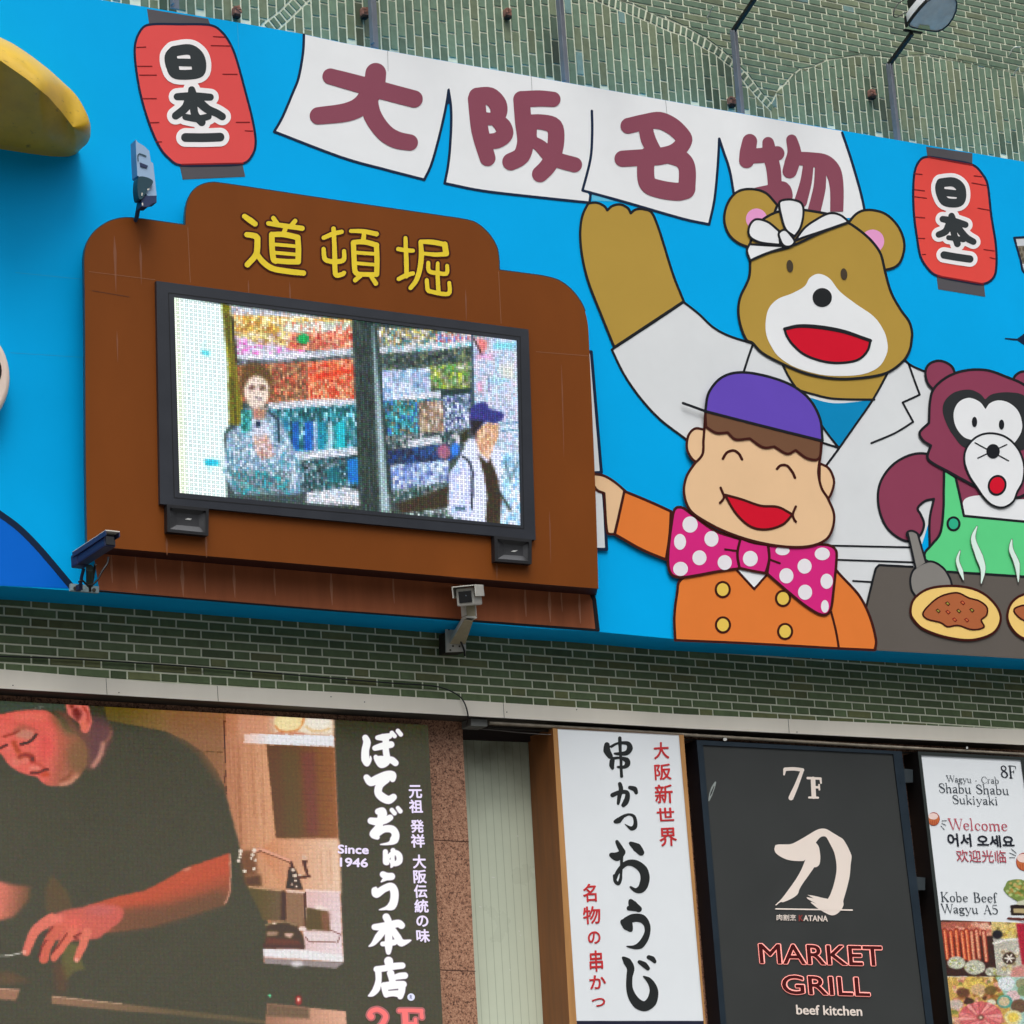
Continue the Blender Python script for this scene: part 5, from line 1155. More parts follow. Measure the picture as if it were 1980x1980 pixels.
# cook: shirt stays the dark of the unlit screen; head
pc.poly(c0((-160, 330), (700, 350), (690, 470), (520, 440), (330, 440), (-20, 480), (-160, 520)), (84, 92, 82), 2)
pc.poly(c0((560, 430), (720, 480), (850, 680), (960, 560), (1190, 640), (1210, 740), (1160, 880), (1080, 1060), (970, 1160), (900, 1100), (700, 560)), (124, 84, 74), 3)
pc.poly(c0((960, 560), (1000, 500), (1140, 560), (1200, 660), (1180, 820), (1060, 1080), (970, 1150), (940, 900), (960, 720)), (112, 78, 84), 6, .8)
pc.line([(*p, 4) for p in c0((1000, 1110), (1080, 980), (1110, 840))], (222, 152, 130), 2.2, .8); pc.line([(*p, 2) for p in c0((1110, 840), (1190, 760), (1200, 690))], (170, 112, 90), 2, .8)
face = [(-160, 520), (0, 490), (160, 455), (340, 440), (500, 455), (600, 540), (700, 680), (850, 760), (930, 900), (920, 1100), (850, 1230), (740, 1320), (620, 1345), (500, 1340), (420, 1290), (380, 1240), (260, 1210), (160, 1160), (60, 1080), (10, 990), (-160, 800)]
pc.poly(Z0(face), ((240, 104, 92), (142, 100, 74), Z0([(520, 800)])[0], Z0([(860, 860)])[0]), 1.4, sm=True)
pc.poly(c0((480, 470), (640, 520), (860, 740), (700, 760), (600, 640)), (128, 104, 76), 5, .75)
pc.poly(c0((700, 1150), (860, 1180), (740, 1310), (620, 1330)), (206, 122, 98), 4, .7)
pc.poly(c0((760, 800), (920, 900), (900, 1120), (780, 1150), (700, 1000)), (142, 104, 74), 7, .8)
pc.ell(c0((480, 880))[0], 15, 22, (250, 92, 88), 6, .7); pc.ell(c0((300, 520))[0], 34, 8, (246, 122, 104), 4, .7); pc.ell(c0((60, 900))[0], 9, 10, (246, 116, 102), 3, .7)
pc.ell(c0((250, 730))[0], 20, 10, (206, 132, 112), 3, .95, .2); pc.line([(*p, 2.2) for p in c0((120, 700), (210, 655), (300, 650), (370, 690))], (172, 92, 76), 2.2, .8); pc.line([(*p, 4) for p in c0((420, 700), (470, 800), (460, 960), (420, 1080))], (206, 78, 70), 5, .5); pc.line([(*p, 2) for p in c0((330, 1050), (400, 1090), (470, 1140))], (176, 64, 52), 2.4, .7); pc.line([(*p, 2.4) for p in c0((560, 560), (640, 760), (660, 1000), (600, 1240))], (176, 96, 70), 4, .6); pc.ell(c0((220, 640))[0], 14, 4, (176, 96, 74), 4, .7); pc.line([(*p, 2.0) for p in c0((20, 760), (100, 735), (190, 690))], (150, 56, 46), 1.5, .9)
pc.line([(*p, 2.8) for p in c0((205, 848), (270, 838), (330, 798), (374, 732))], (86, 12, 12), .9); pc.line([(*p, 1.6) for p in c0((260, 800), (340, 720))], (206, 120, 100), 1.6, .6)
pc.line([(*p, 2.6) for p in c0((-20, 900), (50, 862))], (96, 16, 16), 1.1)
pc.line([(*p, 4) for p in c0((130, 830), (160, 900), (180, 940))], (176, 70, 36), 2.6, .9); pc.line([(*p, 5) for p in c0((190, 1010), (260, 980), (320, 1000), (330, 1040))], (150, 50, 30), 2.2, .95); pc.ell(c0((330, 1025))[0], 3, 4, (110, 26, 20), 1.3)
pc.ell(c0((250, 1040))[0], 9, 6, (240, 128, 110), 3, .8); pc.ell(c0((150, 1060))[0], 9, 8, (236, 130, 110), 4, .8)
pc.line([(*p, 2.8) for p in c0((320, 1190), (390, 1190), (450, 1160), (500, 1150))], (110, 18, 14), 1.2); pc.ell(c0((470, 1210))[0], 9, 5, (206, 76, 50), 2, .8); pc.ell(c0((360, 1140))[0], 11, 4.5, (240, 140, 120), 2.5, .8)
pc.line([(*p, 3) for p in c0((640, 1290), (720, 1240), (760, 1180))], (120, 60, 40), 3, .6); pc.line([(*p, 3) for p in c0((640, 1330), (740, 1310), (820, 1230))], (236, 160, 130), 2.4, .8)
ear = [(700, 365), (780, 360), (930, 378), (965, 470), (982, 580), (950, 690), (910, 712), (870, 690), (850, 610), (800, 560), (750, 520), (710, 460)]
pc.poly(Z0(ear), (240, 122, 108), 1.4, sm=True); pc.poly(c0((760, 430), (820, 400), (880, 480), (860, 540), (830, 585), (770, 500)), (116, 56, 56), 2.5, .85); pc.line([(*p, 2.2) for p in c0((890, 400), (940, 480), (945, 590))], (150, 50, 46), 2, .7); pc.ell(c0((905, 620))[0], 8, 11, (238, 116, 92), 2.5, .8); pc.ell(c0((760, 395))[0], 5, 4, (110, 52, 46), 2, .8)
for l in ((350, 410), (400, 400)): pc.line([(*p, .7) for p in c0((l[0], 440), (l[0] + 20, l[1]), (l[0] + 60, 400))], (136, 136, 120), .8, .8)
# cook: arm and hand
pc.poly(q7((1242, 975), (1247, 1200), (1215, 1268), (1000, 1335), (800, 1395), (580, 1425), (500, 1430), (440, 1280), (600, 1226), (760, 1190), (850, 1145), (1000, 1058)), ((206, 88, 64), (124, 88, 68), P7([(860, 1200)])[0], P7([(920, 1370)])[0]), 1.6, sm=False)
pc.poly(q7((640, 1290), (900, 1270), (1200, 1180), (1225, 1265), (1000, 1340), (800, 1395), (560, 1425)), (118, 84, 66), 6, .75)
pc.line([(*p, 1.6) for p in q7((1243, 985), (1246, 1120), (1240, 1210), (1215, 1262))], (232, 160, 130), 1, .8); pc.poly(q7((960, 1080), (1030, 1050), (1010, 1075)), (236, 160, 130), 1.5, .8)
pc.poly(q7((0, 1140), (60, 1160), (155, 1165), (140, 1250), (60, 1340), (-100, 1380), (-100, 1140)), ((226, 120, 100), (120, 88, 66), P7([(10, 1220)])[0], P7([(140, 1240)])[0]), 3)
pc.poly(q7((262, 1100), (345, 1200), (375, 1300), (240, 1310), (230, 1200)), (106, 84, 62), 4, .8)
pc.poly(q7((330, 1480), (400, 1490), (420, 1580), (440, 1630), (385, 1640), (345, 1690), (310, 1650)), (112, 106, 66), 2, .9); pc.poly(q7((270, 1560), (340, 1620), (345, 1760), (290, 1760)), (104, 74, 62), 6, .7)
hand = [(270, 1345), (320, 1305), (420, 1285), (540, 1265), (640, 1290), (640, 1350), (560, 1420), (500, 1460), (300, 1470), (250, 1430)]
pc.poly(P7(hand), (220, 100, 88), 2.2, sm=True)
for pts, r, c in (([(262, 1350), (190, 1400), (158, 1450), (130, 1535)], (33, 28, 25, 21), (240, 118, 100)), ([(310, 1390), (262, 1450), (235, 1510), (222, 1575)], (32, 29, 27, 24), (226, 104, 84)),
                  ([(380, 1410), (330, 1480), (300, 1530), (275, 1568)], (30, 26, 23, 19), (238, 114, 92)), ([(450, 1425), (432, 1490), (412, 1540), (397, 1572)], (26, 23, 20, 17), (240, 120, 98))):
    pc.line([(P7([p])[0][0], P7([p])[0][1], rr*K) for p, rr in zip(pts, r)], c, 1.3)
for l in ([(270, 1395), (245, 1425), (225, 1440)], [(345, 1430), (300, 1500), (265, 1540)], [(235, 1470), (210, 1510), (195, 1560)], [(402, 1462), (380, 1450), (420, 1430)]): pc.line([(*p, 1.5) for p in P7(l)], (118, 36, 32), 1.3, .9)
pc.ell(q7((300, 1350))[0], 12, 9, (252, 126, 110), 4, .8); pc.ell(q7((380, 1370))[0], 20, 10, (248, 104, 90), 5, .7); pc.ell(q7((520, 1300))[0], 28, 8, (206, 104, 104), 6, .7)
for p in ((120, 1535), (395, 1578)): pc.ell(q7(p)[0], 4, 4.5, (250, 170, 150), 1.3, .8)
pc.line([(*p, 1.3) for p in q7((-20, 1558), (40, 1556), (104, 1538))], (206, 202, 188), .8)
# boards at the bottom
pc.poly(q7((-60, 1660), (40, 1640), (160, 1700), (-60, 1720)), (110, 84, 66), 4, .7); pc.poly(q7((-60, 1732), (95, 1742), (78, 1805), (-60, 1790)), (168, 120, 96), 1.3); pc.line([(*p, 1) for p in q7((-60, 1738), (95, 1746))], (220, 166, 140), 1)
pc.poly(q7((265, 1775), (600, 1815), (900, 1850), (1450, 1912), (1450, 1932), (900, 1880), (640, 1862), (262, 1822)), ((158, 118, 92), (110, 96, 74), P7([(300, 1800)])[0], P7([(1000, 1870)])[0]), 1.4)
pc.line([(*p, 1) for p in q7((270, 1782), (530, 1810), (640, 1822))], (206, 166, 136), .9, .9)
pc.poly(q7((1455, 1820), (1915, 1862), (1925, 1990), (1440, 1960)), ((176, 122, 96), (238, 176, 146), P7([(1450, 1880)])[0], P7([(1900, 1900)])[0]), 1); pc.poly(q7((1455, 1822), (1700, 1845), (1700, 1905), (1450, 1890)), (126, 100, 80), 2)
pc.ell(q7((1470, 1777))[0], 2.8, 2.8, (110, 240, 170), 1); pc.ell(q7((1637, 1802))[0], 6, 9, (190, 20, 20), 2); pc.ell(q7((1637, 1798))[0], 3.2, 4, (252, 190, 170), 1)
def mod2(col, X, Y):
    n = col.shape[:2]; br = RNG.normal(1, .02, n)
    br[:, ::3] *= .975; br[::3, :] *= .978
    d = (np.abs(col - np.array(DK)).sum(2) < 30)[..., None]
    g_ = col.mean(2, keepdims=True); col = np.where(d, col, (col*.90 + g_*.10) * .97)
    return col * br[..., None] + RNG.normal(0, 1, (*n, 3)) * np.where(d, 2.6, 2.0)
YV = YG - .07
Q = [(-40, 1352.6), (827.4, 1402), (856.6, 1992), (-26, 1992)]
V0 = thing('video_wall', 'large lit video wall showing a cook in dark clothes beside white brush lettering', 'video screen', U(400, 1992, YG))
LED2 = mat('lower_screen_lamps', (.062, .060, .052), rough=.55, var=.05, spec=.15, emit='attr', es=1.0)
scr2 = led_mesh('screen', V0, Q, YV, 300, 218, pc, LED2, mod=mod2, sub=.046)
pm = PM(); hs_ = mat('video_housing', S(26, 26, 26), rough=.6, var=.1)
prism(pm, [(p[0], p[1]) for p in Q], YV + .006, YG + .02, hs_); pm.build('housing', V0)
def lit(name, r, g, b, es=1.0): return mat(name, S(120, 120, 120), var=0, spec=.1, emit=S(r, g, b, 1), es=es)
LW = lit('lit_white', 238, 238, 236); LV = lit('lit_lilac', 226, 212, 246); LR = lit('lit_red', 250, 62, 58); LRD = lit('lit_dark_red', 150, 0, 4); LGL = lit('lit_purple_rim', 92, 60, 96, .8)
YT = YV - .003
B1 = crop(680, 1400, 300/1932); B2 = crop(680, 1680, 300/1932)
brush = [
 (B1, [[[(170, 170, 36), (190, 230, 46), (170, 330, 46), (172, 440, 50), (195, 500, 26), (235, 440, 14), (232, 405, 8)], [(320, 170, 26), (390, 165, 42), (470, 150, 34)], [(290, 300, 32), (380, 275, 42), (490, 255, 40)], [(425, 190, 40), (425, 320, 38), (440, 420, 40)],
        [(300, 410, 26), (320, 450, 34), (370, 505, 42), (430, 470, 46), (390, 430, 30), (330, 425, 26)], [(440, 440, 40), (500, 450, 42), (545, 485, 38)], [(500, 110, 26), (535, 150, 26)], [(575, 85, 26), (612, 130, 26)]],
       [[(185, 665, 36), (240, 720, 52), (330, 680, 52), (430, 640, 52), (500, 640, 54), (510, 690, 32)], [(430, 690, 46), (350, 760, 46), (330, 850, 46), (380, 910, 52), (460, 945, 50), (520, 910, 40)]],
       [[(330, 1090, 38), (380, 1085, 46), (400, 1120, 40)], [(240, 1205, 40), (320, 1215, 48), (420, 1195, 44), (480, 1165, 36)], [(370, 1110, 44), (360, 1200, 44), (330, 1290, 44), (270, 1370, 46), (320, 1410, 28)],
        [(310, 1370, 40), (400, 1310, 42), (500, 1310, 46), (545, 1370, 46), (530, 1440, 52), (470, 1485, 20), (360, 1500, 6)], [(500, 1070, 26), (535, 1112, 26)], [(575, 1045, 24), (605, 1085, 28)]],
       [[(420, 1590, 30), (420, 1650, 30), (425, 1720, 34), (450, 1735, 18)], [(430, 1720, 20), (470, 1640, 24), (540, 1600, 30), (590, 1640, 38), (590, 1710, 38), (530, 1740, 30), (470, 1700, 14)], [(515, 1575, 30), (510, 1660, 24), (510, 1740, 28), (490, 1785, 6)]]]),
 (B2, [[[(390, 70, 38), (440, 95, 46), (495, 95, 44)], [(370, 160, 8), (420, 120, 30)], [(290, 270, 42), (310, 310, 50), (400, 250, 44), (490, 220, 46), (530, 280, 50), (530, 380, 50), (500, 460, 52), (430, 490, 22), (345, 510, 5)], [(300, 235, 12), (300, 280, 30)]],
       [[(430, 600, 44), (455, 660, 44), (460, 800, 44), (460, 950, 48), (458, 1040, 28)], [(285, 725, 36), (370, 720, 46), (480, 700, 48), (580, 680, 46), (620, 705, 42)], [(400, 760, 44), (330, 850, 44), (270, 930, 26), (215, 965, 5)], [(510, 760, 40), (570, 850, 44), (620, 920, 46), (735, 890, 8)], [(385, 935, 28), (460, 930, 34), (530, 915, 36)]],
       [[(460, 1150, 54), (470, 1200, 48)], [(310, 1250, 36), (400, 1240, 38), (520, 1215, 42), (630, 1205, 38)], [(330, 1260, 40), (335, 1380, 36), (310, 1490, 44), (260, 1555, 32), (210, 1582, 6)], [(485, 1300, 44), (505, 1380, 40), (510, 1440, 40)], [(540, 1350, 32), (600, 1335, 40), (660, 1330, 40)],
        [(400, 1450, 36), (420, 1530, 38), (430, 1570, 32)], [(400, 1450, 34), (520, 1440, 42), (640, 1440, 44)], [(630, 1440, 44), (620, 1530, 42), (605, 1590, 34)], [(430, 1568, 30), (520, 1560, 26), (610, 1575, 30)], [(450, 1480, 26), (590, 1470, 20)], [(450, 1545, 24), (590, 1535, 24)]]]),
]
for c_, chars in brush:
    for st in chars:
        pm = PM(); q = rs(c_, st); stroke(pm, q, YT, LGL, grow=1.3, step=.9); stroke(pm, q, YT - .0012, LW, step=.8)
        pm.build('brush_letter', V0)
pm = PM()
for ch_, b in (('元', (705, 760, 880, 925)), ('祖', (710, 940, 890, 1110)), ('発', (728, 1190, 905, 1355)), ('祥', (733, 1370, 915, 1540)), ('大', (755, 1625, 930, 1800)), ('阪', (763, 1815, 938, 1985))):
    (a, b_), (c2, d) = B1([(b[0], b[1]), (b[2], b[3])]); text(pm, ch_, (a, b_, c2, d), YT - .001, LV, bold=.75, shx=1.5)
for ch_, b in (('伝', (770, 195, 945, 365)), ('統', (775, 380, 962, 548)), ('の', (800, 580, 960, 722)), ('味', (800, 750, 977, 917))):
    (a, b_), (c2, d) = B2([(b[0], b[1]), (b[2], b[3])]); text(pm, ch_, (a, b_, c2, d), YT - .001, LV, bold=.75, shx=1.5)
text(pm, 'Since', (653, 1633, 713, 1652), YT - .001, LV, bold=.8, shy=1.5); text(pm, '1946', (657, 1658, 711.5, 1677.5), YT - .001, LV, bold=.8, shy=1.5)
pm.build('small_lettering', V0)
pm = PM(); fill(pm, B2(ell(740, 1597, 46, 46)), YT, lit('lit_blue_white', 214, 216, 246)); text(pm, 'R', (792.5, 1924, 797, 1931.5), YT - .0015, mat('mark_grey', S(120, 120, 160), var=0), bold=.2); pm.build('round_mark', V0)
ZF = crop(640, 1900, 240/1932)
two = rs(ZF, [[(625, 530, 46), (600, 500, 36), (640, 440, 34), (730, 420, 34), (820, 470, 36), (850, 540, 40), (800, 640, 40), (720, 740, 40), (660, 860, 40)]])
eff = rs(ZF, [[(1065, 435, 30), (1240, 432, 28), (1410, 440, 30)], [(1405, 440, 26), (1415, 540, 30)], [(1150, 450, 44), (1160, 640, 44), (1160, 860, 44)], [(1180, 640, 26), (1320, 640, 26)], [(1315, 570, 24), (1310, 760, 24)]])
pm = PM(); stroke(pm, two + eff, YT, LRD, grow=3.2, step=.8); stroke(pm, two + eff, YT - .0012, LR, step=.8); pm.build('floor_number', V0)

# ================================================================== SIGNS
WOOD = mat('sign_wood', S(176, 128, 76, 1.1), rough=.5, var=.2, scale=6, streak=(3, 3, .25)); WOODD = mat('sign_wood_side', S(124, 76, 38, 1.15), rough=.5, var=.25, scale=6, streak=(3, 3, .25))
FACEW = mat('sign_face_white', S(222, 226, 228, 1.05), rough=.35, var=.02, spec=.3, emit=(.80, .87, .92), es=.06)
INK = mat('ink_black', S(26, 30, 30), rough=.6, var=.1); REDI = mat('ink_red', S(196, 42, 46, 1.1), rough=.6, var=.08)
NAVYP = mat('sign_navy_panel', S(34, 36, 56), rough=.4, var=.08)
def ring(pm, o, i_, y, m):
    for k in range(len(o)):
        j = (k+1) % len(o); fill(pm, [o[k], o[j], i_[j], i_[k]], y, m)
def sides(pm, o, yf, yb, ms):
    for k in range(len(o)):
        j = (k+1) % len(o); a, b = U(*o[k], yf), U(*o[j], yf); pm.face([a, b, Vector((b.x, yb, b.z)), Vector((a.x, yb, a.z))], ms[k] if isinstance(ms, list) else ms)
# white sign with black brush lettering
YS = -.03
t = thing('wooden_sign', 'tall white sign in a wooden frame with black brush lettering', 'sign', U(1230, 1974, .16))
oo = [(1069, 1408), (1322, 1421), (1372, 2080), (1115, 2080)]; ii = [(1078, 1409), (1312.8, 1421), (1360.5, 1974), (1115, 1974)]
pm = PM()
fill(pm, [oo[0], ii[0], ii[3], (1115-.4, 2080), (1107, 2080)], YS, WOOD); fill(pm, [ii[1], oo[1], oo[2], (1368, 2080), ii[2]], YS, WOOD)
sides(pm, [oo[0], oo[1], oo[2], (1107, 2080)], YS, .335, [WOOD, WOODD, WOODD, WOODD]); pm.build('frame', t)
pm = PM(); fill(pm, ii, YS + .006, FACEW); pm.build('face', t)
pm = PM(); fill(pm, [ii[3], ii[2], (1368, 2080), (1122, 2080)], YS + .004, NAVYP); pm.build('lower_panel', t)
C1 = crop(1120, 1400, 200/1288); C2 = crop(1120, 1680, 200/1288)
YI = YS + .004
B = [
 (C1, [[[(505, 175, 22), (508, 260, 22), (512, 350, 18), (520, 450, 18), (522, 560, 18), (528, 650, 20)], [(345, 260, 34), (345, 330, 44), (385, 400, 34)], [(400, 280, 18), (480, 240, 14), (600, 240, 26), (630, 300, 38), (590, 360, 30), (500, 370, 22), (440, 368, 12)], [(410, 460, 32), (405, 510, 32), (415, 550, 20)], [(420, 430, 20), (500, 420, 14), (590, 450, 34), (600, 500, 34), (560, 535, 22), (480, 535, 14)]],
       [[(415, 885, 28), (500, 850, 26), (590, 850, 26), (600, 910, 32), (580, 970, 36), (550, 1010, 26)], [(505, 745, 24), (520, 810, 28), (500, 900, 26), (485, 990, 18)], [(630, 790, 22), (690, 810, 32), (710, 855, 22)]],
       [[(450, 1215, 24), (490, 1200, 36), (550, 1150, 20), (620, 1125, 14), (680, 1150, 20), (700, 1220, 24), (690, 1280, 30), (650, 1300, 26), (600, 1270, 10), (570, 1245, 3)]],
       [[(470, 1465, 22), (505, 1530, 32), (540, 1590, 36)], [(400, 1630, 28), (470, 1650, 56), (540, 1600, 36)], [(530, 1640, 20), (525, 1760, 18), (520, 1890, 16)], [(640, 1485, 22), (720, 1540, 54), (770, 1600, 40)],
        [(450, 1920, 22), (470, 1860, 26), (520, 1790, 28), (600, 1730, 34), (700, 1740, 48), (790, 1810, 56), (820, 1910, 58), (800, 2010, 56), (760, 2060, 46), (700, 2070, 26), (640, 2030, 14)], [(440, 1890, 22), (450, 1960, 22), (490, 1985, 22), (515, 1930, 20), (520, 1880, 16)]]]),
 (C2, [[[(640, 400, 26), (670, 450, 54), (740, 500, 40)], [(620, 490, 30), (740, 500, 32)], [(545, 660, 34), (600, 700, 66), (640, 760, 26)], [(590, 650, 50), (680, 610, 52), (780, 620, 52), (840, 690, 40), (850, 780, 36), (820, 870, 42), (760, 950, 44), (680, 975, 24), (590, 965, 6)]],
       [[(545, 1105, 14), (600, 1160, 50), (640, 1240, 48), (625, 1350, 38), (625, 1480, 40), (660, 1590, 52), (730, 1680, 62), (820, 1710, 62), (900, 1650, 66), (930, 1540, 56), (910, 1450, 44), (860, 1380, 32), (800, 1340, 8)], [(750, 1160, 24), (810, 1195, 36), (855, 1240, 26)], [(865, 1100, 26), (910, 1120, 32), (940, 1155, 22)]]]),
]
for c_, chars in B:
    for st in chars:
        pm = PM(); stroke(pm, rs(c_, st), YI, INK, step=.75); pm.build('brush_letter', t)
for ch_, b in (('大', (920, 220, 1125, 440)), ('阪', (930, 490, 1152, 702)), ('新', (935, 745, 1172, 992)), ('世', (960, 1035, 1192, 1215)), ('界', (990, 1285, 1222, 1527))):
    (a, b_), (c2, d) = C1([(b[0], b[1]), (b[2], b[3])]); pm = PM(); text(pm, ch_, (a, b_, c2, d), YI, REDI, bold=.7, shx=2.0, shy=-1.5); pm.build('red_letter', t)
for ch_, b in (('名', (40, 180, 222, 417)), ('物', (40, 460, 272, 692)), ('の', (100, 772, 272, 940)), ('串', (120, 1010, 302, 1287)), ('か', (120, 1318, 340, 1502)), ('つ', (150, 1603, 332, 1722))):
    (a, b_), (c2, d) = C2([(b[0], b[1]), (b[2], b[3])]); pm = PM(); text(pm, ch_, (a, b_, c2, d), YI, REDI, bold=.7, shx=2.0, shy=-1.5); pm.build('red_letter', t)

# black 7F sign
BKF = mat('black_sign_frame', S(34, 46, 56), rough=.3, var=.15, scale=5, spec=.6); BKP = mat('black_sign_face', S(58, 60, 59), rough=.38, var=.06, scale=2, spec=.4); BKS = mat('black_sign_side', S(14, 16, 24), rough=.5, var=.1)
t = thing('black_sign', 'black framed restaurant sign reading 7F with a cream blade symbol', 'sign', U(1590, 1990, .16))
oo = [(1347, 1431), (1743.7, 1452.8), (1817, 2080), (1402, 2080)]; ii = [(1359.5, 1440.5), (1727, 1458), (1803.5, 2080), (1413, 2080)]
YS = -.02
pm = PM(); ring(pm, oo, ii, YS, BKF); sides(pm, oo, YS, .14, BKS); sides(pm, ii, YS, YS + .012, BKS)
br = [(1762, 1487, 1769, 1512), (1772, 1698, 1788, 1722)]
pm.build('frame', t)
for q in ([(1746, 1486), (1765, 1488), (1765, 1513), (1750, 1513)], [(1770, 1695), (1789, 1697), (1789, 1721), (1774, 1721)]): pm = PM(); prism(pm, q, .02, .16, mat('bracket_grey', S(54, 62, 66), rough=.5, var=.1)); pm.build('wall_bracket', t)
pm = PM(); fill(pm, ii, YS + .010, BKP); pm.build('face', t)
CREAM = mat('sign_cream', S(238, 224, 212, 1.05), rough=.5, var=.02); NEON = mat('letter_pink', S(248, 160, 150, 1.0), rough=.5, var=0, emit=S(255, 150, 140), es=.8); DRED = mat('letter_dark_red', S(74, 12, 14), rough=.4, var=0)
YI = YS + .007
ZT = crop(1480, 1580, 200/1756)
kat = [(150, 540, 1), (170, 475, 1), (230, 463), (330, 463), (430, 457), (520, 420), (680, 330), (850, 228), (950, 195), (1040, 205), (1150, 270), (1250, 330), (1320, 378), (1390, 490), (1450, 620), (1462, 685), (1448, 800), (1430, 1000), (1380, 1220), (1322, 1420), (1326, 1490), (1282, 1580), (1200, 1650), (1120, 1666), (1030, 1632), (900, 1558), (765, 1447, 1), (790, 1440, 1), (870, 1475, 1), (720, 1390), (697, 1358, 1), (815, 1378, 1), (712, 1318, 1), (840, 1338), (960, 1368), (1062, 1388, 1), (1112, 1290), (1172, 1100), (1207, 900), (1197, 730), (1160, 580), (1090, 440), (1042, 352), (1000, 326), (930, 345), (855, 432, 1), (905, 500), (925, 600), (932, 700), (917, 800), (872, 845), (828, 852, 1), (740, 980), (640, 1120), (580, 1220), (545, 1310), (450, 1380), (300, 1445), (258, 1442), (178, 1502, 1), (168, 1490, 1), (280, 1380), (400, 1220), (520, 1050), (610, 890), (680, 720, 1), (640, 745), (480, 742), (350, 715), (240, 660), (170, 600)]
pm = PM(); fill(pm, curve(ZT(kat), True, 4), YI, CREAM); stroke(pm, [[(*ZT([(178, 1557)])[0], 1.35), (*ZT([(1475, 1578)])[0], 1.35)]], YI - .001, CREAM, step=.6); pm.build('blade_symbol', t)
pm = PM()
x = ZT([(190, 1648), (522, 1762), (565, 1660), (642, 1768), (645, 1662), (1060, 1775)])
text(pm, '肉割烹', (*x[0], *x[1]), YI, CREAM, bold=.3, shy=1.0); text(pm, 'ATANA', (*x[4], *x[5]), YI, CREAM, bold=.4, shy=1.2)
text(pm, 'K', (*x[2], *x[3]), YI, mat('letter_rust', S(150, 62, 56), rough=.5, var=0), bold=.4); pm.build('small_lettering', t)
pm = PM()
seven = rs(P9, [[(574, 520, 5), (578, 492, 9)], [(580, 490, 10), (630, 488, 10), (678, 494, 10)], [(678, 494, 9), (645, 580, 12), (625, 625, 14), (613, 652, 14)]])
ef = rs(P9, [[(738, 545, 13), (742, 645, 13)], [(708, 540, 7), (780, 543, 7)], [(780, 543, 6), (783, 568, 5)], [(740, 592, 7), (770, 592, 7)], [(772, 578, 5), (774, 606, 5)], [(716, 650, 6), (766, 651, 6)]])
stroke(pm, seven + ef, YI, CREAM, step=.6); pm.build('floor_number', t)
pm = PM()
for w, b in (('MARKET', (425, 1473, 1140, 1607)), ('GRILL', (553, 1650, 1066, 1780))):
    (a, b_), (c2, d) = P9([(b[0], b[1]), (b[2], b[3])])
    text(pm, w, (a, b_, c2, d), YI, NEON, bold=2.45, shx=3.2, shy=5, n=12); text(pm, w, (a + 1.3, b_ + 1.3, c2 - 1.3, d - 1.3), YI - .0045, DRED, bold=.6, shx=3.2, shy=5)
pm.build('neon_lettering', t)
pm = PM(); (a, b_), (c2, d) = P9([(640, 1822), (1018, 1888)]); text(pm, 'beef kitchen', (a, b_, c2, d), YI, CREAM, bold=.6, shx=1.5, shy=3.0); pm.build('caption', t)
pm = PM(); SCR = mat('scuff_pale', S(150, 158, 154), rough=.7, var=.2)
sc = crop(1300, 1390, 200/1932); stroke(pm, rs(sc, [[(805, 1185, 14), (760, 1290, 34), (715, 1420, 30), (682, 1530, 9)]]), YI, SCR, step=.6); stroke(pm, rs(sc, [[(780, 1260, 6), (730, 1380, 14), (705, 1440, 4)]]), YI - .001, BKP, step=.5)
pm.build('scuff_mark', t)

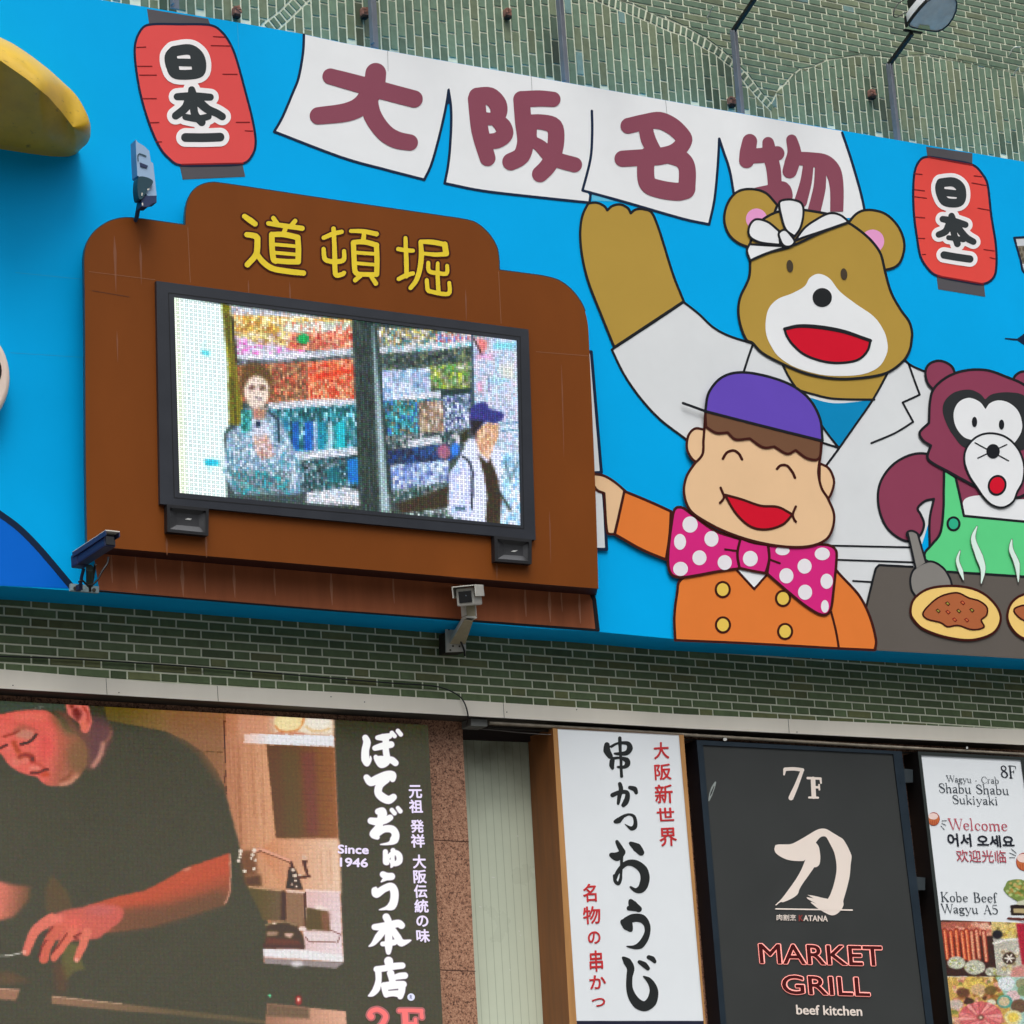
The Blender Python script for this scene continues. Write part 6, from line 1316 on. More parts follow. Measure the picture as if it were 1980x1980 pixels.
# white 8F sign: its own serif lettering is drawn from strokes
a_, i_ = .062, .024     # thick and thin stems
SER = {
 'W': (1.0, [[(0, 1, a_), (.27, 0, .03)], [(.27, 0, .03), (.5, .92, i_)], [(.5, .92, a_), (.75, 0, .03)], [(.75, 0, .03), (1, 1, i_)], [(-.08, 1, i_), (.12, 1, i_)], [(.4, 1, i_), (.6, 1, i_)], [(.9, 1, i_), (1.06, 1, i_)]]),
 'a': (.46, [[(.03, .5, .04), (.12, .6, i_), (.28, .6, .04), (.34, .48, a_), (.34, .05, a_), (.44, .02, i_)], [(.34, .38, i_), (.1, .28, .05), (.04, .14, a_), (.14, .02, .04), (.34, .14, i_)]]),
 'g': (.5, [[(.22, .6, .04), (.06, .5, a_), (.06, .36, a_), (.22, .25, .04), (.36, .36, a_), (.36, .5, a_), (.22, .6, .04)], [(.36, .57, i_), (.5, .6, .035)], [(.1, .25, .03), (.04, .12, .05), (.2, .06, a_), (.42, .0, .06), (.42, -.14, .05), (.2, -.24, .03), (.02, -.16, .045), (.06, -.02, i_)]]),
 'y': (.54, [[(.06, .6, a_), (.28, .03, .03)], [(.5, .6, i_), (.28, .03, i_), (.16, -.22, .03), (.05, -.2, .05)], [(-.02, .61, i_), (.16, .61, i_)], [(.4, .61, i_), (.56, .61, i_)]]),
 'u': (.56, [[(0, .59, i_), (.08, .6, .04), (.09, .18, a_), (.18, .02, .045), (.3, .04, i_), (.42, .16, i_)], [(.34, .59, i_), (.43, .6, .04), (.43, .04, a_), (.54, .02, i_)]]),
 'C': (.74, [[(.7, .7, .03), (.64, .92, .03), (.42, 1.0, i_), (.16, .85, .05), (.06, .5, .075), (.16, .14, .05), (.42, 0, i_), (.64, .1, i_), (.72, .26, i_)]]),
 'r': (.4, [[(.0, .59, i_), (.09, .6, .04), (.1, .02, a_)], [(.1, .4, i_), (.2, .57, .03), (.34, .58, .05)], [(0, .01, i_), (.24, .01, i_)]]),
 'b': (.54, [[(-.02, 1.04, i_), (.08, 1.04, .035), (.08, .04, a_)], [(.08, .45, i_), (.22, .59, .03), (.4, .52, .05), (.46, .3, a_), (.4, .08, .05), (.22, .0, .03), (.08, .08, i_)]]),
 'S': (.58, [[(.5, .72, .025), (.46, .92, .03), (.28, 1.0, .03), (.1, .9, .05), (.08, .72, .06), (.26, .56, .07), (.46, .42, .07), (.52, .24, .06), (.44, .06, .045), (.24, .0, .03), (.08, .08, .03), (.03, .3, .025)]]),
 'h': (.56, [[(-.02, 1.04, i_), (.08, 1.04, .035), (.08, .02, a_)], [(.08, .42, i_), (.22, .58, .03), (.38, .56, .05), (.42, .4, a_), (.42, .02, a_)], [(0, .01, i_), (.18, .01, i_)], [(.33, .01, i_), (.52, .01, i_)]]),
 'k': (.54, [[(-.02, 1.04, i_), (.08, 1.04, .035), (.08, .02, a_)], [(.1, .26, i_), (.42, .59, i_)], [(.2, .36, .04), (.46, .02, a_)], [(0, .01, i_), (.18, .01, i_)], [(.34, .6, i_), (.5, .6, i_)]]),
 'i': (.26, [[(0, .59, i_), (.1, .6, .04), (.1, .02, a_)], [(.1, .88, .065)], [(0, .01, i_), (.2, .01, i_)]]),
 'K': (.74, [[(.12, 1, a_), (.12, 0, a_)], [(.14, .36, i_), (.6, 1, i_)], [(.28, .54, .05), (.62, .02, .07)], [(0, 1, i_), (.24, 1, i_)], [(0, .0, i_), (.24, .0, i_)], [(.48, 1, i_), (.7, 1, i_)], [(.5, 0, i_), (.74, 0, i_)]]),
 'o': (.52, [[(.25, .6, i_), (.1, .5, .05), (.06, .3, a_), (.1, .1, .05), (.25, .0, i_), (.4, .1, .05), (.44, .3, a_), (.4, .5, .05), (.25, .6, i_)]]),
 'e': (.48, [[(.07, .34, i_), (.42, .36, i_), (.4, .5, .05), (.25, .6, i_), (.1, .5, .05), (.06, .3, a_), (.12, .1, .05), (.26, .01, .03), (.42, .12, i_)]]),
 'B': (.62, [[(.12, 1, a_), (.12, 0, a_)], [(0, 1, i_), (.32, 1, i_), (.47, .88, .06), (.46, .66, .06), (.3, .53, i_), (.12, .53, i_)], [(.3, .53, i_), (.52, .4, .07), (.52, .14, .07), (.34, 0, i_), (0, 0, i_)]]),
 'f': (.34, [[(.36, .94, .045), (.26, 1.03, .03), (.14, .92, .05), (.12, .6, a_), (.12, .02, a_)], [(0, .59, i_), (.28, .59, i_)], [(.02, .01, i_), (.24, .01, i_)]]),
 'A': (.72, [[(.06, 0, i_), (.36, 1, i_)], [(.36, 1, .03), (.62, 0, .075)], [(.17, .35, i_), (.52, .35, i_)], [(-.04, 0, i_), (.16, 0, i_)], [(.5, 0, i_), (.74, 0, i_)]]),
 '5': (.54, [[(.46, .98, .04), (.12, .98, .03)], [(.12, .98, i_), (.08, .56, i_)], [(.08, .56, i_), (.26, .62, .04), (.44, .5, .06), (.48, .28, .065), (.38, .06, .05), (.18, .0, .03), (.04, .1, .045)]]),
 'l': (.26, [[(0, 1.04, i_), (.1, 1.04, .035), (.1, .02, a_)], [(0, .01, i_), (.2, .01, i_)]]),
 'c': (.46, [[(.4, .46, .05), (.34, .58, .03), (.22, .6, i_), (.1, .5, .05), (.06, .3, a_), (.12, .1, .05), (.26, .01, .03), (.42, .14, i_)]]),
 'm': (.88, [[(0, .59, i_), (.08, .6, .04), (.09, .02, a_)], [(.09, .42, i_), (.22, .58, .03), (.38, .55, .05), (.42, .4, a_), (.42, .02, a_)], [(.42, .42, i_), (.55, .58, .03), (.71, .55, .05), (.75, .4, a_), (.75, .02, a_)], [(0, .01, i_), (.18, .01, i_)], [(.34, .01, i_), (.5, .01, i_)], [(.67, .01, i_), (.84, .01, i_)]]),
 '8': (.56, [[(.26, 1, .03), (.1, .88, .05), (.1, .7, .05), (.26, .55, .05), (.46, .38, .06), (.48, .16, .06), (.28, 0, .03), (.08, .14, .05), (.08, .36, .05), (.26, .55, .04), (.42, .7, .05), (.42, .88, .05), (.26, 1, .03)]]),
 'F': (.6, [[(.12, 1, a_), (.12, 0, a_)], [(0, 1, i_), (.52, 1, i_), (.55, .78, i_)], [(.12, .52, i_), (.38, .52, i_)], [(.38, .62, i_), (.38, .42, i_)], [(0, 0, i_), (.26, 0, i_)]]),
 '-': (.5, [[(.22, .33, .09)]]), ' ': (.3, []),
}
def serif(pm, txt, base0, base1, cap, y, m, up=(-.10, -1.0), wt=1.22, step=.45):
    """lettering along the line base0 -> base1, capitals cap pixels tall"""
    wid = sum(SER[c][0] + .08 for c in txt) - .08
    ux = np.array((base1[0]-base0[0], base1[1]-base0[1]), float) / wid; uy = np.array(up) * cap; x = 0; S_ = []
    for c in txt:
        w, st = SER[c]
        for s in st:
            n = 3; cp = curve([(p[0], p[1]) for p in s], False, n) if len(s) > 2 else [(p[0], p[1]) for p in s]
            rr = [p[2] for p in s]; R = []
            if len(s) > 2:
                for k in range(len(s)-1): R += [rr[k] + (rr[k+1]-rr[k])*q/n for q in range(n)]
                R.append(rr[-1])
            else: R = rr
            S_.append([(base0[0] + (x + p[0])*ux[0] + p[1]*uy[0], base0[1] + (x + p[0])*ux[1] + p[1]*uy[1], r*cap*.92*wt) for p, r in zip(cp, R)])
        x += w + .08
    stroke(pm, S_, y, m, step=step)
t = thing('white_sign', 'white framed sign reading 8F with serif lettering and food photographs', 'sign', U(1900, 1990, .16))
SF = mat('white_sign_frame', S(46, 52, 50), rough=.35, var=.1, spec=.5); SS = mat('white_sign_side', S(16, 13, 13), rough=.5, var=.1)
oo = [(1774.7, 1452.8), (1985, 1464), (2075, 2080), (1846, 2080)]; ii = [(1781.3, 1460.3), (1973.5, 1469.7), (2062, 2080), (1854, 2080)]
YS = -.05
pm = PM(); ring(pm, oo, ii, YS, SF); sides(pm, oo, YS, .14, SS); pm.build('frame', t)
pm = PM(); fill(pm, ii, YS + .008, FACEW); pm.build('face', t)
YI = YS + .005
Z8 = crop(1770, 1420, 210/1352); Z9 = crop(1720, 1700, 260/1794)
INKG = mat('ink_grey', S(84, 90, 96), rough=.6, var=.05); INKD = mat('ink_slate', S(56, 64, 72), rough=.6, var=.05); INKP = mat('ink_rose', S(186, 82, 96), rough=.6, var=.05); INKN = mat('ink_navy', S(20, 26, 40), rough=.6, var=.05)
pm = PM()
z = lambda x, y: Z8([(x, y)])[0]
serif(pm, 'Wagyu', z(398, 590), z(700, 603), 12.5, YI, INKG); serif(pm, '-', z(735, 600), z(785, 602), 11, YI, INKG); serif(pm, 'Crab', z(826, 606), z(1042, 614), 12.5, YI, INKG)
serif(pm, 'Shabu', z(298, 722), z(697, 736), 17.5, YI, INKD); serif(pm, 'Shabu', z(762, 738), z(1165, 752), 17.5, YI, INKD); serif(pm, 'Sukiyaki', z(468, 862), z(1032, 878), 16.5, YI, INKD)
serif(pm, 'Welcome', z(430, 1188), z(1150, 1202), 21.5, YI, INKP); serif(pm, '8F', z(1068, 536), z(1268, 546), 23, YI, INKN)
z = lambda x, y: Z9([(x, y)])[0]
serif(pm, 'Kobe', z(692, 298), z(1050, 304), 18, YI, INKD); serif(pm, 'Beef', z(1128, 305), z(1440, 310), 18, YI, INKD); serif(pm, 'Wagyu', z(705, 452), z(1185, 460), 17.5, YI, INKD); serif(pm, 'A5', z(1262, 460), z(1450, 466), 17.5, YI, INKD)
z = lambda *b: tuple(c for p in Z8([(b[0], b[1]), (b[2], b[3])]) for c in p)
text(pm, '어서', z(390, 1228, 705, 1400), YI, INKN, bold=.8, shx=2.5, shy=1); text(pm, '오세요', z(755, 1248, 1240, 1410), YI, INKN, bold=.8, shx=2.5, shy=1.5)
text(pm, '欢迎光临', z(500, 1432, 1138, 1600), YI, INKP, bold=.25, shx=2.5, shy=2)
stroke(pm, [[tuple(p) + (.7,) for p in Z8(l)] for l in ([(335, 1075), (390, 1073)], [(328, 1105), (378, 1130)], [(318, 1140), (360, 1185)], [(1168, 1533), (1235, 1533)], [(1175, 1475), (1248, 1508)], [(1195, 1425), (1255, 1478)])], YI, INKG, step=.5)
pm.build('lettering', t)
# plain wooden tub emblems (no face)
TUB = mat('tub_orange', S(206, 112, 62), rough=.5, var=.1); TUBR = mat('tub_rim', S(170, 60, 48), rough=.5, var=0); TUBW = mat('tub_cream', S(244, 216, 206), rough=.5, var=0)
for (cx, cy, k) in ((228, 1045, 1.0), (1355, 1575, 1.35)):
    pm = PM(); fill(pm, Z8(ell(cx, cy + 8*k, 76*k, 84*k)), YI, TUBR); fill(pm, Z8(ell(cx, cy + 12*k, 68*k, 74*k)), YI - .001, TUB); fill(pm, Z8(ell(cx - 6*k, cy - 25*k, 60*k, 40*k)), YI - .002, TUBW)
    stroke(pm, [[tuple(p) + (.45,) for p in Z8([(cx + d*k, cy + 28*k), (cx + d*k*.8, cy + 78*k)])] for d in (-40, -14, 14, 40)], YI - .003, TUBR, step=.5); pm.build('tub_emblem', t)
# food photographs printed on the sign
pp = Paint(1800, 1680, 2090, 2090, (224, 228, 230), 1.5)
q9 = lambda *p: Z9(list(p))
pp.poly(q9((670, 545), (1350, 555), (1430, 1310), (760, 1300)), (62, 40, 34), .6)
pp.poly(q9((680, 570), (1330, 560), (1350, 760), (690, 760)), (176, 96, 78), 1)
for i in range(14):
    x = 700 + RNG.random()*600; y = 590 + RNG.random()*120; pp.line([(*p, 3.2) for p in q9((x, y), (x + 60 - RNG.random()*40, y + 50*(RNG.random()-.3)), (x + 150, y + 60*(RNG.random()-.3)))], [(226, 160, 132), (206, 120, 96), (236, 186, 160)][i % 3], 1, .9)
for i, x in enumerate((735, 810, 885, 960, 1020, 1085, 1150, 1245)):
    w = 4.4; a, b = q9((x, 690 + 20*(i % 2)), (x + 40, 1060 + 30*(i % 3)))
    pp.line([(*a, w + .8), (*b, w)], (150, 50, 36), .7); pp.line([(*a, w*.6), (*b, w*.5)], (232, 110, 66) if i < 5 else (226, 150, 118), .8); pp.line([(a[0]-1, a[1], .9), (b[0]-1, b[1], .8)], (246, 190, 150), .7, .7)
for (x, y, r) in ((890, 1120, 17), (1130, 1180, 20), (1350, 1240, 12)):
    pp.ell(q9((x, y))[0], r, r*.72, (196, 196, 176), 1.2)
    for k in range(16): pp.ell((q9((x, y))[0][0] + RNG.normal(0, r*.45), q9((x, y))[0][1] + RNG.normal(0, r*.3)), 2.5, 2, [(226, 226, 210), (150, 156, 130), (176, 176, 90)][k % 3], .8, .8)
pp.poly(q9((1350, 555), (2700, 600), (2700, 1320), (1430, 1310)), (190, 186, 170), .6); pp.poly(q9((1350, 560), (1720, 570), (1720, 800), (1520, 800), (1360, 760)), (216, 192, 120), 1.4)
for k in range(26): pp.ell(q9((1400 + RNG.random()*320, 580 + RNG.random()*210))[0], 4, 3.4, [(236, 214, 140), (190, 150, 70), (226, 200, 90), (120, 100, 50)][k % 4], 1, .7)
pp.ell(q9((1430, 740))[0], 10, 9, (36, 34, 40), 1.2); pp.line([(*p, 2) for p in q9((1375, 860), (1560, 810), (1720, 800))], (236, 232, 220), .8)
for k in range(20): pp.ell(q9((1450 + RNG.random()*280, 930 + RNG.random()*330))[0], 5, 4, [(226, 214, 190), (206, 190, 130), (150, 130, 96), (236, 230, 214)][k % 4], 1, .8)
pp.ell(q9((1590, 1060))[0], 13, 12, (70, 52, 40), 1.2)
for k in range(6):
    a = k*math.pi/3; p = q9((1590, 1060))[0]; pp.line([(p[0], p[1], 1.6), (p[0] + 9*math.cos(a), p[1] + 8*math.sin(a), 1.3)], (240, 232, 220), .7)
pp.poly(q9((1680, 590), (2300, 600), (2300, 1160), (1760, 1150)), (176, 36, 56), 1.5); pp.poly(q9((1640, 1180), (1800, 1150), (2300, 1160), (2300, 1310), (1600, 1310)), (206, 140, 130), 2)
pp.poly(q9((765, 1310), (1440, 1312), (1900, 1950), (1900, 2700), (900, 2700), (840, 1950)), (206, 166, 86), .6)
for k in range(150): pp.ell(q9((790 + RNG.random()*640 + RNG.random()*120, 1320 + RNG.random()*620))[0], 3 + RNG.random()*4, 2.6 + RNG.random()*3, [(226, 190, 90), (150, 96, 50), (240, 220, 170), (120, 130, 60), (206, 130, 110), (90, 50, 40), (236, 206, 110), (226, 160, 146)][k % 8], 1, .85)
pp.poly(q9((1050, 1320), (1240, 1320), (1220, 1420), (1080, 1420)), (232, 206, 96), 3, .8)
for (x, y, r, c) in ((880, 1680, 14, (206, 190, 180)), (1180, 1480, 15, (206, 170, 130)), (980, 1520, 13, (96, 60, 44)), (1340, 1490, 12, (110, 90, 50)), (1060, 1640, 10, (60, 44, 36)), (1350, 1650, 9, (236, 230, 206))): pp.ell(q9((x, y))[0], r, r*.7, c, 1.2, .9)
pp.poly(q9((1410, 1312), (2600, 1320), (2600, 2400), (1700, 1950)), (170, 206, 190), .8)
for (x, y, r, c) in ((1550, 1400, 16, (224, 230, 232)), (1640, 1570, 14, (226, 190, 190)), (1760, 1400, 12, (150, 150, 110)), (1530, 1640, 15, (70, 160, 146)), (1520, 1640, 11, (214, 190, 150)), (1780, 1500, 12, (120, 140, 96)), (1720, 1700, 16, (110, 80, 60)), (1640, 1850, 17, (230, 216, 160)), (1640, 1850, 11, (240, 206, 90))): pp.ell(q9((x, y))[0], r, r*.85, c, 1, .95)
c_ = q9((1210, 1850))[0]; pp.ell(c_, 42, 30, (196, 92, 92), 1)
for k in range(18):
    a = k*2*math.pi/18; pp.line([(c_[0] + 10*math.cos(a), c_[1] + 8*math.sin(a), 1.2), (c_[0] + 38*math.cos(a+.25), c_[1] + 27*math.sin(a+.25), 4.0)], [(236, 140, 136), (214, 104, 106), (244, 166, 158)][k % 3], .9, .9)
pp.ell(c_, 6, 5, (120, 80, 70), 1); pp.ell(c_, 3, 2.6, (226, 200, 170), .8)
pp.ell(q9((1700, 150))[0], 28, 22, (120, 140, 70), .6)
for k in range(70): pp.ell((q9((1720, 140))[0][0] + RNG.normal(0, 13), q9((1720, 140))[0][1] + RNG.normal(0, 9)), 3.2, 2.4, [(150, 176, 90), (90, 120, 50), (190, 206, 140), (176, 130, 60), (206, 170, 100)][k % 5], .7, .85)
pp.poly(q9((1700, 300), (1840, 260), (1900, 360), (1690, 360)), (206, 206, 180), 1); pp.poly(q9((1610, 350), (1680, 340), (2300, 380), (2300, 500), (1620, 480)), (40, 28, 26), .6); pp.poly(q9((1650, 390), (2300, 400), (2300, 470), (1655, 450)), (190, 170, 124), .8); pp.poly(q9((1560, 510), (2300, 540), (2300, 590), (1570, 540)), (96, 40, 36), .6)
PRN = mat('food_print', (.5, .5, .5), rough=.45, var=0, spec=.3, attr='led')
Qp = [(1817.5, 1778.5), (2024, 1786), (2062, 2078), (1853.5, 2078)]
def mod3(col, X, Y): return col * RNG.normal(1, .10, col.shape[:2])[..., None] + RNG.normal(0, 7, col.shape)
led_mesh('food_photograph', t, Qp, YI, 150, 220, pp, PRN, mod=mod3)
Qd = [(1936, 1698), (2010, 1698), (2022, 1785), (1942, 1782)]
class Cut:                                          # the dish that stands above the row of photographs, cut out
    pass
pm = PM()
dish = q9((1545, 90), (1570, 30), (1640, 5), (1760, 0), (1900, 30), (2000, 120), (2000, 560), (1700, 545), (1560, 530), (1610, 480), (1605, 350), (1690, 330), (1700, 290), (1600, 230), (1520, 140))
cv_ = curve(dish, True, 2); tris = tessellate_polygon([[Vector((p[0], p[1], 0)) for p in cv_]])
bm = bmesh.new(); vs = [bm.verts.new((p[0], p[1], 0)) for p in cv_]
for tr in tris: bm.faces.new([vs[k] for k in tr])
for _ in range(3): bmesh.ops.subdivide_edges(bm, edges=[e for e in bm.edges if e.calc_length() > 2.6], cuts=1, use_grid_fill=False); bmesh.ops.triangulate(bm, faces=bm.faces[:])
for _ in range(4):
    bmesh.ops.subdivide_edges(bm, edges=[e for e in bm.edges if e.calc_length() > 2.2], cuts=1); bmesh.ops.triangulate(bm, faces=bm.faces[:])
for f in bm.faces: pm.face([U(v.co.x, v.co.y, YI - .001) for v in f.verts], PRN)
cen = [f.calc_center_median() for f in bm.faces]; bm.free()
o = pm.build('dish_photograph', t); ca = o.data.color_attributes.new('led', 'FLOAT_COLOR', 'CORNER')
cc = lina(pp.at(np.array([c.x for c in cen]), np.array([c.y for c in cen]))); arr = np.ones((len(o.data.loops), 4), np.float32)
for p, c in zip(o.data.polygons, cc): arr[p.loop_start:p.loop_start+p.loop_total, :3] = c
ca.data.foreach_set('color', arr.ravel())
# ================================================================== FITTINGS ON THE FACADE
OUT = Vector((0, -1, 0)); UPV = EZ
# conduit under the cornice, junction box and cables
PIPE = mat('conduit_grey', S(150, 140, 124), rough=.5, var=.35, scale=12, metal=.3); BOXG = mat('box_grey', S(120, 122, 118), rough=.5, var=.1); CAB = mat('cable_black', S(22, 22, 24), rough=.5, var=0); CABG = mat('cable_grey', S(110, 104, 100), rough=.6, var=0)
pm = PM(); yp = -.01
pts = [(946, 1398), (1160, 1410), (1320, 1420.5), (1480, 1430), (1660, 1441), (1832, 1450.5), (2020, 1461)]
tube(pm, [U(p[0], p[1], yp) for p in pts], .014, PIPE, 10); tube(pm, [U(p[0] - 3, p[1] + 9, yp + .05) for p in pts], .008, mat('conduit_dark', S(52, 48, 44), rough=.6, var=.2), 8)
for (x, y) in ((1157, 1410), (1346, 1422), (1695, 1443), (1856, 1452)): tube(pm, [U(x - 2, y - .2, yp), U(x + 2, y, yp)], .0155, PIPE, 10)
fill(pm, ell(1402, 1429.5, 4, 3.2, 12), yp - .02, mat('bird_white', S(206, 206, 200), rough=.8, var=.1)); fill(pm, ell(1870, 1446, 2.2, 2.6, 10), yp - .02, mat('bird_white', S(206, 206, 200), rough=.8, var=.1))
tag(pm.build('conduit_pipe'), 'grey conduit pipe running under the pale metal cornice', 'pipe')
pm = PM(); prism(pm, [(911, 1389.5), (942, 1391.5), (942.5, 1404.5), (911, 1403)], 0.0, .14, BOXG)
tag(pm.build('junction_box'), 'small grey junction box at the pipe\'s left end', 'junction box')
def cable(pxs, r, m, name, label, n=8):
    pm = PM(); c = curve([(p[0], p[1]) for p in pxs], False, n); ys = np.interp(np.linspace(0, 1, len(c)), np.linspace(0, 1, len(pxs)), [p[2] for p in pxs])
    tube(pm, [U(p[0], p[1], y) for p, y in zip(c, ys)], r, m, 7); o = pm.build(name); tag(o, label, 'cable'); return o
cable([(-90, 1263, -.03), (0, 1269, -.03), (137, 1274, -.03), (342, 1287, -.03), (500, 1299, -.03), (660, 1313, -.03), (760, 1321, -.03), (841, 1327, -.035), (879, 1340, -.05), (897, 1357, -.075), (905, 1384, -.07), (902, 1402, .05)], .0055, CAB, 'cable', 'thin black cable sagging along the lowest green bricks')
cable([(905, 1408, .03), (960, 1412, .04), (1010, 1417, .04), (1072, 1420.5, .0), (1140, 1416, .0)], .0035, CABG, 'cable', 'thin grey cable looping under the pipe to the white sign')

# lamp posts on the wall: one built, four copied along the wall
POST = mat('post_grey', S(116, 120, 128), rough=.5, var=.15, scale=6); ARM = mat('arm_black', S(20, 21, 24), rough=.5, var=0); LGLS = mat('lamp_glass', (.78, .77, .72), rough=.6, var=.25, scale=6, spec=.15); LRIM = mat('lamp_rim', S(18, 18, 20), rough=.4, var=0); LHOU = mat('lamp_housing', S(196, 198, 200), rough=.4, var=.08); LYEL = mat('lamp_tube', S(206, 196, 130), rough=.4, var=.1)
def lamp(label):
    yb = -.16
    b0, b1 = U(1737.5, 290, yb), U(1719.5, 124, yb)
    t = thing('floodlight', label, 'floodlight', b0, 'floodlights on posts along the wall')
    pm = PM(); h = (b1 - b0); u = h.normalized(); side_ = u.cross(OUT).normalized()
    obox(pm, (b0 + b1)/2 + u*.0, (side_, OUT, u), (.034, .008, h.length/2), POST, .002); obox(pm, (b0 + b1)/2 - side_*.030 + Vector((0, -.026, 0)), (side_, OUT, u), (.006, .024, h.length/2 - .02), POST, .002)
    pm.build('post', t)
    a1 = b1 + Vector((0, -.36, 0)); a1 = UP(1762, 66, a1, Vector((0, 1, 0)))
    pm = PM(); d = a1 - b1; dn = d.normalized(); sx = dn.cross(UPV).normalized(); obox(pm, (b1 + a1)/2, (sx, dn.cross(sx), dn), (.017, .017, d.length/2 + .01), ARM, .002); pm.build('arm', t)
    n = Vector((.12, -.42, -.90)).normalized()          # the glass looks down and out
    p0 = a1 + Vector((0, -.03, .03))
    prof = [(757, 47), (766, 34), (779, 18), (793, 3), (806, -5), (822, -9), (840, -8), (849, -2), (851.5, 8), (850, 22), (844, 36), (835, 49), (823, 59), (812, 62.5), (798, 61), (780, 57.5), (764, 54.5), (758, 52)]
    prof = [(p[0] + 1000, p[1]) for p in prof]
    cx, cy = np.mean([p[0] for p in prof]), np.mean([p[1] for p in prof])
    front = [UP(p[0], p[1], p0, n) for p in prof]; cen = sum(front, Vector())/len(front)
    pm = PM(); inner = [cen + (p - cen)*.955 for p in front]
    N = len(front)
    for k in range(N):
        j = (k+1) % N; pm.face([front[k], front[j], inner[j], inner[k]], LRIM); pm.face([front[k], front[j], front[j] - n*.03, front[k] - n*.03], LRIM)
    pm.build('rim', t)
    pm = PM(); pm.face([p - n*.008 for p in inner], LGLS); g = pm.build('glass', t)
    pm = PM(); tb = [UP(p[0], p[1], p0 - n*.004, n) for p in ((1778, 48), (1797, 50), (1799, 58), (1775, 55))]; pm.face(tb, LYEL); pm.build('lamp_tube', t)
    pm = PM(); r1 = [p - n*.03 for p in front]; r2 = [cen + (p - cen)*.86 - n*.12 for p in front]; r3 = [cen + (p - cen)*.45 - n*.19 for p in front]
    pm.grid([r1, r2, r3], LHOU, closed=True); pm.face(r3, LHOU)
    pm.build('housing', t)
    pm = PM(); q = UP(1767, 5, a1 + Vector((0, .06, 0)), Vector((0, 1, 0))); obox(pm, q, (EX, EY, EZ), (.034, .05, .035), LRIM, .004); pm.build('ballast', t)
    pm = PM(); q = UP(1765, 61, a1, Vector((0, 1, 0))); w = UP(1782, 66, a1, Vector((0, 1, 0))) - UP(1748, 60, a1, Vector((0, 1, 0)))
    obox(pm, q, (w, OUT, w.cross(OUT)), (w.length/2, .014, .008), LRIM, .002); obox(pm, UP(1752, 42, a1, Vector((0, 1, 0))), (EX, EY, EZ), (.008, .012, .05), ARM, .002); pm.build('yoke', t)
    pm = PM(); lp = [UP(p[0], p[1], a1 + Vector((0, .05, 0)), Vector((0, 1, 0))) for p in curve([(1755, -4), (1738, 6), (1729, 20), (1728, 31), (1735, 33), (1750, 25), (1762, 22)], False, 5)]; tube(pm, lp, .005, CAB, 6); pm.build('lamp_cable', t)
    return t
def copy_tree(o, dx, parent=None):
    c = o.copy(); COL.objects.link(c)
    if parent is None: c.location = o.location + Vector((dx, 0, 0))
    else: c.parent = parent
    for ch_ in o.children: copy_tree(ch_, dx, c)
    return c
LAMP = lamp('floodlight on a grey post, its whole head visible above the right lantern')
xr_ = U(1729, 200, -.16).x
for px_, py_, lb in ((1427, 140, 'floodlight on a grey post above the last banner letter, head cut off'), (1090, 90, 'grey lamp post above the third banner letter, bent black top just visible'), (723, 45, 'grey lamp post behind the left half of the white banner'), (339, 8, 'grey lamp post stub just right of the large lantern\'s cap')):
    c = copy_tree(LAMP, U(px_, py_, -.16).x - xr_); c['label'] = lb

# broken terracotta stubs and bent wire hooks left in the bricks
STB = mat('stub_terracotta', S(150, 104, 88), rough=.9, var=.5, scale=30); STD = mat('stub_hole', S(20, 14, 12), rough=.9, var=0)
def stub(x, y, label, dark=True):
    p = U(x, y, -.03); t = thing('wall_stub', label, 'wall stub', Vector((p.x, 0, p.z)), 'broken terracotta stubs in the green bricks')
    pm = PM(); obox(pm, p, (EX, EY, EZ), (.026, .03, .032), STB, .008)
    for k in range(7): obox(pm, p + Vector((random.uniform(-.02, .02), -.026, random.uniform(-.025, .03))), (EX + EZ*random.uniform(-.4, .4), EY, EZ), (.011, .010, .009), STB, .003)
    pm.build('stub_block', t)
    pm = PM(); obox(pm, p + Vector((0, -.004, -.043)), (EX, EY, EZ), (.024, .024, .012), STD, .004); pm.build('dark_hole', t)
for a in ((457, 22, 'rusty stub above the gap between lantern and banner'), (704, 24, 'rusty stub beside the post above the first banner letter'), (981, 25, 'pale rusty stub alone above the second banner letter'), (1414, 196, 'rusty stub touching the board beside the fourth post'), (1685, 181, 'pink rusty stub left of the rightmost post')): stub(*a)
HK = mat('hook_steel', S(170, 176, 168), rough=.35, metal=.6, var=.2)
for (pp_, lb) in (([(1367, 34), (1372, 26), (1377, 15), (1379, 12)], 'bent wire hook left of the fourth lamp post'), ([(1952, 106), (1957, 96), (1962, 91), (1974, 91)], 'upper bent wire hook near the right edge'), ([(1959, 146), (1963, 139), (1968, 132), (1971, 130)], 'lower bent wire hook near the right edge')):
    pm = PM(); tube(pm, [U(p[0], p[1], -.004 - .02*k) for k, p in enumerate(pp_)], .0055, HK, 6); tag(pm.build('wire_hook'), lb, 'hook', 'bent wire hooks in the bricks')

# security cameras ----------------------------------------------------
CW = mat('camera_white', S(206, 204, 194), rough=.45, var=.1, scale=10); CG = mat('camera_beige', S(170, 160, 132), rough=.5, var=.15, scale=12); CB_ = mat('camera_window', S(14, 14, 16), rough=.1, var=0, spec=.8); CN = mat('camera_navy', S(44, 52, 86), rough=.45, var=.2, scale=10); CPL = mat('camera_plate', S(150, 172, 176), rough=.5, var=.15); BOLT = mat('bolt_dark', S(70, 62, 50), rough=.5, var=.2)
tocam = (CAM - U(900, 1180)).normalized()
def frame_(d, up=EZ):
    d = d.normalized(); r = d.cross(up).normalized(); return r, d, r.cross(d).normalized()
